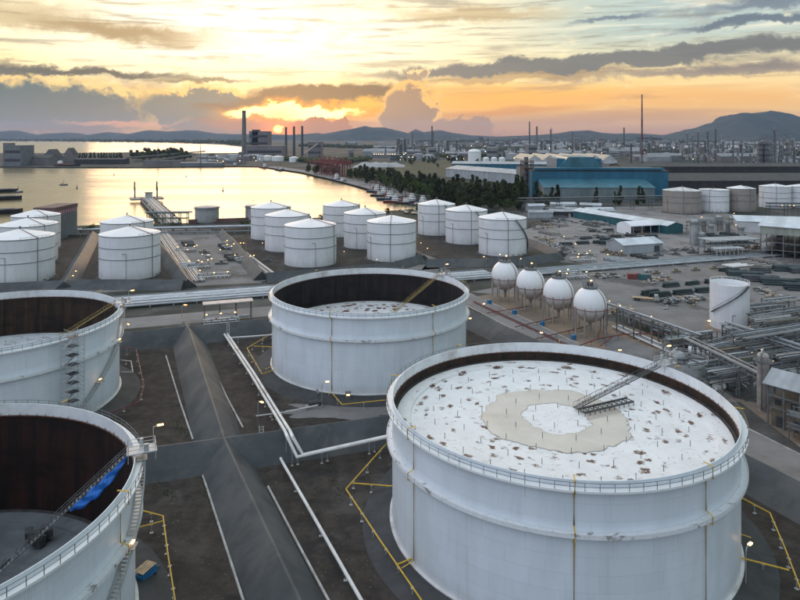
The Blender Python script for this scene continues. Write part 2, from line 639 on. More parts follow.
WHITE = (.74, .75, .76)
M = {}
M['white'] = mat('white_paint', (.74, .75, .75), .45, .06, .3)
M['white_dirty'] = mat('dirty_white_paint', (.62, .62, .61), .55, .12, .4, col2=(.40, .36, .33), amt=.3, sharp=.3)
M['roofwhite'] = mat('cone_roof_paint', (.76, .76, .77), .5, .05, .12, col2=(.58, .56, .56), amt=.25, sharp=.3)
M['shellbig'] = shell_mat('big_tank_shell', (.69, .745, .805), 30, streak=.5)
M['shellsmall'] = shell_mat('cone_tank_shell', (.73, .74, .76), 14, 2.4, 6, .25)
M['shellbrown'] = shell_mat('brown_tank_shell', (.30, .27, .245), 16, 2.4, 6, .4, (.16, .13, .11))
M['rust'] = rust_mat('rusty_inner_wall', 30, (.014, .013, .013), (.058, .032, .020))
M['rustblack'] = rust_mat('sooty_inner_wall', 30, (.010, .010, .012), (.030, .022, .020), .5)
M['rustred'] = rust_mat('red_rusty_inner_wall', 30, (.010, .008, .008), (.040, .016, .012), .45)
M['band'] = mat('inner_band_paint', (.66, .68, .70), .5, .1, .3, col2=(.30, .24, .21), amt=.2, sharp=.3)
M['rustedge'] = mat('rust_edge', (.12, .055, .035), .8, .5, 1.5)
M['steel'] = mat('galvanised_steel', (.42, .43, .44), .45, .15, .5, metal=.35)
M['darksteel'] = mat('dark_steel', (.07, .075, .08), .5, .3, .5, metal=.2)
M['midsteel'] = mat('weathered_steel', (.13, .138, .142), .55, .3, .3, col2=(.13, .085, .06), amt=.25, sharp=.2)
M['yellow'] = mat('yellow_paint', (.60, .38, .04), .5, .15, .6)
M['dullyellow'] = mat('dull_yellow_steel', (.26, .19, .06), .6, .25, .6)
M['redpipe'] = mat('red_pipe_paint', (.17, .035, .03), .55, .3, .5)
M['pipe'] = mat('silver_pipe_cladding', (.38, .40, .43), .4, .2, .25, metal=.45, rand=.35)
M['pipegrey'] = mat('grey_pipe_paint', (.17, .185, .20), .45, .2, .25, rand=.3)
M['pipewhite'] = mat('white_pipe_paint', (.66, .65, .63), .45, .12, .3, col2=(.35, .24, .18), amt=.18, sharp=.15)
M['concrete'] = mat('concrete', (.30, .29, .28), .85, .18, .15, .3, col2=(.20, .19, .185), amt=.4, sharp=.25)
M['foundation'] = mat('tank_foundation', (.048, .050, .052), .85, .25, .3, .3)
M['dike'] = mat('bitumen_coated_bund', (.050, .057, .062), .6, .25, .16, .4, 1.2, col2=(.090, .092, .091), amt=.38, sharp=.16)
M['crest'] = mat('bund_crest_render', (.088, .088, .086), .8, .3, .4, .2)
M['girder'] = mat('girder_paint', (.70, .72, .74), .45, .06, 1.6, col2=(.30, .285, .27), amt=.30, sharp=.10)
M['gutter'] = mat('gutter_concrete', (.42, .41, .39), .8, .25, .4)
M['bluetarp'] = mat('blue_tarpaulin', (.01, .13, .48), .5, .2, .8, .4)
M['blue'] = mat('blue_paint', (.03, .16, .34), .4, .2, .6)
M['rubber'] = mat('black_rubber', (.02, .02, .02), .7, .2, 1)
M['lampw'] = emit_mat('warm_lamp', (1.0, .52, .16), 3.6)
M['lampo'] = emit_mat('orange_lamp', (1.0, .38, .08), 4.0)
M['lampc'] = emit_mat('cool_lamp', (.75, .85, 1.0), 14.0)
M['lampfar'] = emit_mat('far_warm_lamp', (1.0, .68, .34), 7.0)
M['lampfarc'] = emit_mat('far_cool_lamp', (.82, .88, 1.0), 8.0)
M['lampfarr'] = emit_mat('far_red_lamp', (1.0, .25, .12), 7.0)
M['glass'] = mat('dark_glass', (.03, .04, .05), .1, .1, 1, spec=.6)


# ------------------------------------------------------------------ ground, water, roads, hills
def ground_mat():
    m, nt, p, b = new_mat('harbour_land')
    co = b.coord('Object')
    n1 = b.noise(co, .012, 8, .62)
    n2 = b.noise(co, .05, 8, .65, .4)
    n3 = b.noise(co, .0028, 6, .6)
    n4 = b.noise(co, .6, 5, .6)
    c = b.mix(b.ss(.35, .65, n2), (.055, .053, .050), (.120, .112, .105))
    c = b.mix(b.mul(b.ss(.46, .56, n1), .85), c, (.030, .036, .024))
    c = b.mix(b.mul(b.ss(.48, .58, n3), .8), c, (.026, .034, .020))
    c = b.mix(b.ss(.3, .7, n4), b.mix(.25, c, (.03, .03, .03)), c)
    nt.links.new(c, p.inputs['Base Color'])
    p.inputs['Roughness'].default_value = .9
    p.inputs['Specular IOR Level'].default_value = .2
    return m


def water_mat():
    m, nt, p, b = new_mat('harbour_water')
    co = b.coord('Object')
    p.inputs['Base Color'].default_value = (.13, .105, .045, 1)
    rn = b.noise(b.vmul(co, (.0022, .011, 1)), 1.0, 6, .6, .5)
    nt.links.new(b.ss(.3, .7, rn, .16, .30), p.inputs['Roughness'])
    p.inputs['IOR'].default_value = 1.33
    p.inputs['Specular IOR Level'].default_value = .5
    h = b.add(b.mul(b.noise(b.vmul(co, (.30, .55, 1)), 1.0, 5, .6), .5),
              b.mul(b.noise(b.vmul(co, (.035, .09, 1)), 1.0, 4, .55), 1.4))
    bp = nt.nodes.new('ShaderNodeBump')
    bp.inputs['Strength'].default_value = .34
    bp.inputs['Distance'].default_value = 1.0
    nt.links.new(h, bp.inputs['Height'])
    nt.links.new(bp.outputs[0], p.inputs['Normal'])
    return m


M['ground'] = ground_mat()
M['water'] = water_mat()
WL = -2.6
FARZ = 21000.0
mb = MB()
mb.add([(-24000, -300, WL), (24000, -300, WL), (24000, FARZ, WL), (-24000, FARZ, WL)], [(0, 1, 2, 3)])
structure(mb.build('water', M['water']))

land = [(24000, -300), (-24000, -300), (-24000, 480), G(-400, 234), G(-60, 232), G(20, 228), G(110, 224.5), G(186, 223), G(250, 222), G(325, 217),
        G(385, 211), G(420, 208.5), G(446, 204), G(440, 201), G(408, 199), G(392, 194.5), G(372, 189), G(340, 180.5), G(300, 171.5),
        G(262, 166.3), G(240, 166.0), G(150, 167.0), G(60, 167.0), G(-40, 166.5), G(-800, 166.5), (-24000, 1560), (-24000, 2500),
        G(-700, 153), G(60, 153), G(150, 152), G(200, 153.2), G(238, 152.8), G(246, 150), G(246, 147), G(225, 144.6), G(180, 142.6), G(100, 141.4), G(0, 140.9),
        G(-300, 140.8), (-24000, 11000), (-24000, FARZ), (24000, FARZ)]
mb = MB()
mb.prism(land, WL - .5, 0.0)
structure(mb.build('ground', M['ground'], smooth=False))

def gravel_mat():
    m, nt, p, b = new_mat('bund_gravel')
    co = b.coord('Object')
    c = b.mix(b.ss(.3, .7, b.noise(co, .35, 8, .7)), (.026, .022, .019), (.060, .050, .042))
    c = b.mix(b.mul(b.ss(.52, .66, b.noise(co, .055, 7, .65, .4)), .75), c, (.085, .077, .070))
    c = b.mix(b.mul(b.ss(.56, .64, b.noise(co, .09, 5, .6, .6)), .7), c, (.022, .021, .021))
    c = b.mix(b.mul(b.ss(.60, .70, b.noise(co, 1.8, 6, .75)), .55), c, (.15, .135, .12))
    c = b.mix(b.mul(b.mul(b.ss(.60, .68, b.noise(co, .13, 6, .7)), b.ss(.5, .6, b.noise(co, 2.5, 4, .7))), .8), c, (.045, .060, .022))
    nt.links.new(c, p.inputs['Base Color'])
    p.inputs['Roughness'].default_value = .92
    p.inputs['Specular IOR Level'].default_value = .25
    bp = nt.nodes.new('ShaderNodeBump')
    bp.inputs['Strength'].default_value = .7
    bp.inputs['Distance'].default_value = .08
    nt.links.new(b.noise(co, 3.5, 6, .7), bp.inputs['Height'])
    nt.links.new(bp.outputs[0], p.inputs['Normal'])
    return m


M['bundfloor'] = gravel_mat()
def yard_mat(name, base, dark, warm_):
    m, nt, p, b = new_mat(name)
    co = b.coord('Object')
    c = b.mix(b.ss(.3, .7, b.noise(co, .06, 8, .68)), tuple(k * .78 for k in base), tuple(k * 1.15 for k in base))
    c = b.mix(b.mul(b.ss(.53, .62, b.noise(co, .035, 8, .65, .5)), .8), c, dark)
    c = b.mix(b.mul(b.ss(.56, .68, b.noise(co, .022, 6, .6, .4)), .7), c, warm_)
    tr = b.noise(b.vmul(co, (.05, .6, 1)), 1.0, 5, .6)
    c = b.mix(b.mul(b.ss(.55, .7, tr), .35), c, dark)
    c = b.mix(b.mul(b.ss(.62, .70, b.noise(co, .7, 6, .7)), .5), c, tuple(k * .5 for k in dark))
    nt.links.new(c, p.inputs['Base Color'])
    p.inputs['Roughness'].default_value = .88
    p.inputs['Specular IOR Level'].default_value = .25
    return m


M['yard'] = yard_mat('yard_concrete', (.185, .178, .175), (.075, .070, .068), (.17, .135, .105))
M['oilpaving'] = yard_mat('oily_paving', (.085, .082, .08), (.035, .034, .033), (.10, .08, .06))
M['road'] = yard_mat('worn_road', (.205, .195, .19), (.12, .113, .11), (.19, .165, .145))
M['sand'] = mat('sandy_ground', (.235, .175, .125), .92, .25, .12, .3, 5, col2=(.14, .115, .095), amt=.45, sharp=.35)
M['grassy'] = mat('dry_grass', (.075, .066, .030), .95, .35, .03, col2=(.036, .044, .020), amt=.5, sharp=.3)
M['pavedlot'] = yard_mat('paved_lot', (.23, .22, .215), (.095, .09, .088), (.18, .15, .12))


def sheet(name, pts, z, m):
    k = MB()
    tr = tessellate_polygon([[Vector((p[0], p[1], 0)) for p in pts]])
    k.add([(p[0], p[1], z) for p in pts], tr)
    return structure(k.build(name, m, smooth=False))


def offset_line(pts, d):
    out = []
    for i, p in enumerate(pts):
        a = pts[max(0, i - 1)]
        c = pts[min(len(pts) - 1, i + 1)]
        t = Vector((c[0] - a[0], c[1] - a[1])).normalized()
        out.append((p[0] + t.y * d, p[1] - t.x * d))
    return out


def strip(name, pts, w, z, m):
    l, r = offset_line(pts, -w / 2), offset_line(pts, w / 2)
    return sheet(name, l + r[::-1], z, m)


def lerp(a, b, t):
    return tuple(p + (q - p) * t for p, q in zip(a, b))


A1, A2 = radians(19.0), radians(24.0)
E1 = Vector((cos(A1), sin(A1)))            # along the pipe corridor
E2 = Vector((-sin(A2), cos(A2)))           # along the tank rows, away from the camera


def along(p, u=0.0, v=0.0):
    return (p[0] + E1.x * u + E2.x * v, p[1] + E1.y * u + E2.y * v)


# tank farm floor inside the bunds
sheet('bund_floor', [(-260, 40), (120, 40), (88, 90), (70, 136), (45, 206), (17, 268), (-60, 230), (-92, 218), (-170, 190), (-260, 160)], .012, M['bundfloor'])
# second tank farm floor
sheet('second_bund_floor', [G(-120, 300), G(100, 293), G(192, 288), G(150, 230), G(70, 238), G(-120, 245)], .012, M['bundfloor'])
sheet('third_bund_floor', [G(268, 285), G(330, 277), G(400, 268), G(418, 258), G(372, 226), G(345, 224), G(232, 238)], .012, M['bundfloor'])
sheet('fourth_bund_floor', [G(425, 268), G(525, 268), G(540, 256), G(470, 230), G(410, 228), G(396, 243)], .012, M['bundfloor'])
# yards
sheet('pipe_yard', [G(470, 292), G(560, 276), G(655, 262), G(830, 250), G(1050, 262), G(1000, 330), G(800, 345), G(700, 340), G(640, 320), G(560, 300)], .012, M['yard'])
sheet('sphere_yard', [G(470, 297), G(510, 292), G(640, 330), G(740, 372), G(745, 402), G(690, 402), G(560, 342)], .020, M['sand'])
sheet('process_paving', [G(676, 374), G(700, 350), G(742, 336), G(850, 326), G(900, 400), G(790, 410), G(735, 398)], .022, M['oilpaving'])
sheet('works_yard', [G(740, 402), G(850, 395), G(1100, 470), G(1060, 640), G(830, 470)], .012, M['sand'])
sheet('concrete_apron', [G(596, 340), G(612, 334), G(705, 368), G(735, 398), G(700, 402), G(640, 372)], .028, M['yard'])
sheet('warehouse_yard', [G(520, 232), G(585, 207), G(700, 206), G(760, 222), G(900, 224), G(930, 256), G(800, 252), G(740, 250), G(600, 266), G(560, 262)], .016, M['pavedlot'])
sheet('corridor_yard', [G(192, 286), G(262, 283), G(228, 240), G(212, 229), G(160, 229), G(166, 250)], .016, M['yard'])
sheet('field', [G(395, 172), G(398, 164), G(446, 160), G(470, 166), G(446, 176)], .03, M['grassy'])
# roads
strip('corridor_road', [along((-60, 258), -150), along((-60, 258), 0), along((-60, 258), 64)], 15, .034, M['road'])
strip('tank_road', [along((-75, 318), -120), along((-75, 318), 0), along((-75, 318), 200)], 13, .034, M['road'])
east_road = [(22, 300), (31, 276), (54, 219), (68, 180), (83.5, 138), (108, 70)]
strip('east_road', east_road, 11.5, .042, M['road'])
strip('north_road', [G(425, 275), G(437, 262), G(405, 250), G(385, 240)], 9, .034, M['road'])
quay = [G(262, 166.6), G(300, 172), G(340, 181), G(372, 189.6), G(395, 196)]
strip('quay', [(p[0] + 16, p[1] + 4) for p in quay], 34, .05, M['pavedlot'])


def hill(name, pts, Z, depth, mcol, seed=0.0, nsub=10, rough=1.0):
    """pts: skyline read off the photograph (px, py) at distance Z; a real ridge with depth"""
    sky = []
    for i in range(len(pts) - 1):
        for k in range(nsub):
            sky.append(lerp(pts[i], pts[i + 1], (1 - cos(pi * k / nsub)) / 2 * .5 + .5 * k / nsub))
    sky.append(pts[-1])
    rows = 33
    k = MB()
    vs = []
    for j in range(rows):
        t = -1 + 2 * j / (rows - 1)
        prof = max(0.0, cos(t * pi / 2)) ** 1.3
        for (px, py) in sky:
            X = (px - 400) / F * Z
            H = max(0.0, CH + (YH - py) / F * Z)
            y = Z + t * depth
            n = mnoise.fractal(Vector((X * .0022, y * .0022, seed)), .9, 2.1, 7)
            vs.append((X + t * n * 60, y + n * depth * .10, H * prof * (1 + n * rough * (.05 + .55 * (1 - prof) * prof * 2)) - 4))
    w = len(sky)
    fs = [(j * w + i, j * w + i + 1, (j + 1) * w + i + 1, (j + 1) * w + i) for j in range(rows - 1) for i in range(w - 1)]
    k.add(vs, fs)
    return structure(k.build(name, mcol))


M['hill'] = mat('wooded_hill', (.020, .030, .026), .95, .45, .004, col2=(.040, .045, .036), amt=.35, sharp=.3)
hill('mountain', [(645, 137), (672, 134), (690, 131), (706, 127.5), (722, 121.0), (738, 114.0), (744, 112.6), (750, 113.6), (757, 115.4), (764, 112.0), (769, 110.8), (778, 112.5), (790, 117), (806, 122), (830, 121), (860, 127), (900, 131), (960, 137)], 9500, 1500, M['hill'], 1)
hill('far_hill', [(-120, 136), (-60, 132), (-5, 132), (12, 130.5), (30, 134), (42, 136), (50, 133), (70, 132.5), (88, 135), (110, 132), (130, 134), (150, 130), (170, 131.5), (190, 130), (214, 133), (236, 134), (262, 135)], 14000, 1300, M['hill'], 2)
hill('ridge_hill', [(300, 137), (322, 134), (340, 130.5), (352, 129), (366, 126), (372, 127), (384, 127), (398, 130.5), (408, 133), (416, 129), (424, 132), (440, 130), (452, 132.5), (470, 135), (500, 136.5)], 11500, 1200, M['hill'], 3)
hill('low_hill', [(480, 137), (530, 135), (556, 133.5), (572, 131), (588, 130), (600, 132.5), (616, 133.5), (632, 133), (660, 134.5), (700, 137)], 10500, 1000, M['hill'], 4)
hill('back_hill', [(210, 137), (235, 134), (262, 133.5), (290, 134.5), (318, 133), (345, 137)], 13000, 900, M['hill'], 5)


# ------------------------------------------------------------------ bunds round the tanks
def bund(name, label, pts, h=5.0, half=5.6, top=.5, cat='bund', joints=0, cap=True):
    l0, r0 = offset_line(pts, -half), offset_line(pts, half)
    l1, r1 = offset_line(pts, -top), offset_line(pts, top)
    n = len(pts)
    base = thing(name, label, cat, (pts[0][0], pts[0][1], 0))
    ox, oy = pts[0]
    k = MB()
    prof = [(-half, -.25), (-half * .68, h * .335), (-half * .36, h * .67), (-.22, h), (0, h + .06), (.22, h), (half * .36, h * .67), (half * .68, h * .335), (half, -.25)]
    line = []
    for i in range(n - 1):
        a_, b_ = Vector(pts[i]), Vector(pts[i + 1])
        m_ = max(1, int((b_ - a_).length / 3.0))
        t_ = (b_ - a_).normalized()
        for q in range(m_ + (1 if i == n - 2 else 0)):
            line.append((a_ + (b_ - a_) * q / m_, Vector((t_.y, -t_.x))))
    vs = []
    for c_, nr in line:
        for j, (d_, z_) in enumerate(prof):
            p_ = c_ + nr * d_
            w_ = mnoise.fractal(Vector((p_.x * .09, p_.y * .09, z_ * .2)), 1.0, 2.0, 4) * (.09 if j in (1, 2, 6, 7) else .05)
            p_ = p_ + nr * (w_ if d_ >= 0 else -w_)
            vs.append((p_.x - ox, p_.y - oy, z_ + w_ * .7))
    pn = len(prof)
    fs = [(i * pn + j, i * pn + j + 1, (i + 1) * pn + j + 1, (i + 1) * pn + j) for i in range(len(line) - 1) for j in range(pn - 1)]
    fs += [tuple(range(pn)), tuple((len(line) - 1) * pn + q for q in reversed(range(pn)))]
    k.add(vs, fs)
    k.build('slope', M['dike'], base, smooth=False)
    # pale expansion joints running down both slopes
    if joints:
        jm = MB()
        for i in range(n - 1):
            a, b = Vector(pts[i]), Vector(pts[i + 1])
            L = (b - a).length
            t = (b - a).normalized()
            nrm = Vector((t.y, -t.x))
            d = joints * .6
            while d < L:
                c0 = a + t * d - Vector((ox, oy))
                for sg in (-1, 1):
                    p1 = c0 + nrm * sg * (top + .05)
                    p2 = c0 + nrm * sg * (half - .1)
                    jm.beam((p1.x, p1.y, h * .98), (p2.x, p2.y, .02), .09, .34)
                d += joints
        o = jm.build('expansion_joints', M['crest'], base)
        o['kind'] = 'stuff'
    return base


ridge = [(-2, 66), (-14, 91.2), (-37.5, 139.2), (-70.5, 218), (-76, 229)]
bund('bund', 'long dark ridge shaped bund running between the two columns of open tanks', ridge)
bund('bund', 'dark sloping cross bund with pipes passing over it between the front and second tank rows', [(-190, 92), (-53.6, 135.6), (-26.6, 144), (14, 157), (60, 172)], 4.9)
bund('bund', 'dark bund along the road behind the middle open tank', [(-215, 176), (-89, 217), (-59.6, 228), (18, 256)], 4.9)
bund('bund', 'dark bund beside the straight road next to the gas spheres', [(15, 268), (45.6, 204.6), (71, 133), (100, 66)], 4.8)
# second farm
bund('bund', 'bund in front of the cone roof tanks by the brown store', [G(-90, 296), G(40, 290), G(110, 288), G(184, 288.5)], 4.0, 4.6)
bund('bund', 'bund beside the pipe lanes, ending at the single white cone roof tank', [G(188, 288), G(170, 262), G(154, 243), G(143, 231)], 4.0, 4.6)
bund('bund', 'ridged bund between the twin cone roof tanks and the stacked trio', [G(64, 291), G(80, 262), G(88, 247), G(93, 237)], 4.2, 4.8)
bund('bund', 'bund in front of the six cone roof tanks', [G(266, 281), G(330, 276), G(392, 270), G(420, 262)], 4.0, 4.6)
bund('bund', 'bund beside the lit pipe manifold, running back past the six tanks', [G(262, 280), G(244, 258), G(231, 243), G(222, 235)], 4.0, 4.6)
bund('bund', 'bund between the six tanks and the three tanks with diagonal stairs', [G(424, 262), G(404, 248), G(385, 236), G(372, 228)], 3.8, 4.4)
bund('bund', 'low bund behind the gas spheres, in front of the three diagonal stair tanks', [G(426, 266), G(470, 266), G(524, 264), G(560, 259)], 3.8, 4.4)
bund('bund', 'short bund at the outer side of the three diagonal stair tanks', [G(560, 257), G(540, 248), G(515, 239), G(488, 232)], 3.6, 4.2)

# pale gutters at the foot of the ridge
for lab, pts in (('thin pale gutter along the ridge foot beside the front open tank', [G(203, 476), G(222, 535), G(243, 600), G(262, 660)]),
                 ('thin pale gutter along the ridge foot beside the tank with scaffolding', [G(166, 356), G(180, 402), G(193, 440)]),
                 ('thin pale gutter along the ridge foot towards the largest tank', [G(268, 487), G(300, 548), G(328, 600), G(350, 640)]),
                 ('thin pale gutter along the ridge foot beside the middle open tank', [G(205, 350), G(226, 396), G(243, 428)])):
    k = MB()
    k.path([(p[0], p[1], .12) for p in pts], .22, 6)
    tag(k.build('gutter', M['gutter']), lab, 'gutter')

# kerbs of the east road, red and white blocks by the works shed
for sd, lab in ((-1, 'low pale kerb on the bund side of the straight road'), (1, 'low pale kerb on the sphere side of the straight road')):
    k = MB()
    for a, b_ in zip(offset_line(east_road, sd * 5.9)[1:], offset_line(east_road, sd * 5.9)[2:]):
        k.beam((a[0], a[1], .09), (b_[0], b_[1], .09), .3, .22)
    tag(k.build('kerb', M['gutter']), lab, 'kerb')


# ------------------------------------------------------------------ big floating roof tanks
def roof_mat(name, base, rustamt, wet=False):
    m, nt, p, b = new_mat(name)
    co = b.coord('Object')
    x, y, z = b.sep(co)
    r = b.m('SQRT', b.add(b.mul(x, x), b.mul(y, y)))
    th = b.m('ARCTAN2', y, x)
    # deck plate seams
    n = b.noise(co, .25, 6, .6)
    c = b.mix(b.ss(.3, .7, n), tuple(k * .92 for k in base), base)
    # rust blooms round the legs, in rings
    ring = b.mul(b.m('FLOOR', b.div(r, 3.0)), .37)
    q = b.comb(b.div(r, 3.0), b.mul(th, 4.2), ring)
    v = b.voronoi(b.comb(b.div(r, 1.9), b.mul(th, 6.5), 0.0), 1.0)
    vn = b.noise(co, 1.3, 6, .7)
    pick = b.ss(.47, .60, b.noise(co, .16, 3, .5))
    patch = b.mul(b.ss(.33, .18, b.add(v, b.mul(b.sub(vn, .5), 1.1))), b.ss(.34, .52, b.noise(co, .33, 2, .5)))
    fleck = b.mul(b.ss(.60, .66, b.noise(b.vmul(co, (.8, 2.3, 1)), 1.0, 6, .7)), b.ss(.40, .52, b.noise(co, .2, 4, .6)))
    patch = b.m('MAXIMUM', patch, b.mul(fleck, .8))
    patch = b.mul(patch, b.ss(9, 14, r, .35, 1.0))
    c = b.mix(b.mul(patch, rustamt), c, b.mix(b.noise(co, 2.0, 4, .6), (.030, .016, .012), (.20, .095, .055)))
    gx = b.m('ABSOLUTE', b.sub(b.m('FRACT', b.div(b.add(x, b.mul(y, .36)), 2.6)), .5))
    gy = b.m('ABSOLUTE', b.sub(b.m('FRACT', b.div(b.sub(y, b.mul(x, .36)), 8.5)), .5))
    seam = b.m('MAXIMUM', b.ss(.480, .492, gx), b.ss(.494, .4975, gy))
    c = b.mix(b.mul(seam, .22), c, (.36, .33, .31))
    # thin dark scratches and run-off
    sc_ = b.noise(b.comb(b.mul(x, 1.6), b.mul(y, .55), 2), 1.0, 8, .7, 1.0)
    c = b.mix(b.mul(b.ss(.60, .70, sc_), .45 * rustamt), c, (.30, .26, .23))
    dirt = b.noise(co, .10, 7, .65)
    c = b.mix(b.mul(b.ss(.5, .72, dirt), .35), c, tuple(k * .7 for k in base))
    nt.links.new(c, p.inputs['Base Color'])
    p.inputs['Roughness'].default_value = .55
    p.inputs['Specular IOR Level'].default_value = .3
    return m


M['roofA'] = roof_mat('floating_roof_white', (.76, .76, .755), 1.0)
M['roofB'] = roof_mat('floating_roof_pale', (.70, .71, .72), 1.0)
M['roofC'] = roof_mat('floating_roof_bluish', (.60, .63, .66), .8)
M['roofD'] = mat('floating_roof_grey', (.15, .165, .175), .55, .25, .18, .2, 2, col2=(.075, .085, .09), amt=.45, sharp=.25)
M['puddle'] = mat('standing_rain_water', (.56, .505, .44), .04, .10, .12, spec=1.0, col2=(.46, .41, .355), amt=.4, sharp=.4)
M['silt'] = mat('silt_line', (.24, .20, .16), .8, .5, 2.5)
M['puddle2'] = mat('shallow_wet_film', (.10, .105, .105), .06, .2, .3, spec=.8)
M['seal'] = mat('roof_rim_seal', (.035, .033, .032), .8, .4, .8)


def ang(a):
    return Vector((cos(a), sin(a), 0))


def blob_sheet(mb, c, r0, r1, z, seed, n=72, amp=.22, k=2.2):
    """ring (r0 > 0) or disc with a ragged outline"""
    vs = []
    for i in range(n):
        a = 2 * pi * i / n
        f = 1 + amp * mnoise.fractal(Vector((cos(a) * k, sin(a) * k, seed)), 1.0, 2.0, 5)
        g = 1 + amp * 1.3 * mnoise.fractal(Vector((cos(a) * k, sin(a) * k, seed + 9)), 1.0, 2.0, 5)
        fine = 1 + amp * .16 * mnoise.fractal(Vector((cos(a) * 14, sin(a) * 14, seed + 3)), 1.0, 2.0, 3)
        f *= fine
        g *= fine
        vs.append((c[0] + r0 * g * cos(a), c[1] + r0 * g * sin(a), z))
        vs.append((c[0] + r1 * f * cos(a), c[1] + r1 * f * sin(a), z))
    fs = [(2 * i, 2 * i + 1, 2 * ((i + 1) % n) + 1, 2 * ((i + 1) % n)) for i in range(n)]
    mb.add(vs, fs)


HT = 22.8
LEG = MB().tube((0, 0, 0), (0, 0, 1.0), .05, 6).mesh('roof_leg', M['darksteel'])


def ring_rail(mb, r, z, a0=0.0, a1=2 * pi, step=2.0, h=1.1):
    n = max(3, int((a1 - a0) * r / step))
    full = abs(a1 - a0 - 2 * pi) < 1e-6
    for i in range(n if full else n + 1):
        a = a0 + (a1 - a0) * i / n
        mb.beam((r * cos(a), r * sin(a), z), (r * cos(a), r * sin(a), z + h), .07)
    pts = lambda zz: [(r * cos(a0 + (a1 - a0) * i / n), r * sin(a0 + (a1 - a0) * i / n), zz) for i in range(n if full else n + 1)]
    for zz in (z + h, z + h * .52):
        mb.path(pts(zz), .045, 4, closed=full)


def lattice(mb, a, b, w, h, bays, t=.09):
    """open truss ladder between two points"""
    a, b = Vector(a), Vector(b)
    d = (b - a)
    u = d.normalized().cross(Vector((0, 0, 1))).normalized() * w / 2
    up = Vector((0, 0, h))
    for s in (-1, 1):
        mb.beam(a + u * s, b + u * s, t, t * 1.6)
        mb.beam(a + u * s + up, b + u * s + up, t * .8)
        for i in range(bays + 1):
            p = a + d * i / bays + u * s
            mb.beam(p, p + up, t * .7)
            if i < bays:
                q = a + d * (i + (1 if i % 2 else 0)) / bays + u * s
                q2 = a + d * (i + (0 if i % 2 else 1)) / bays + u * s
                mb.beam(q, q2 + up, t * .5)
    for i in range(bays * 3 + 1):
        p = a + d * i / (bays * 3)
        mb.beam(p - u, p + u, .26, .05)


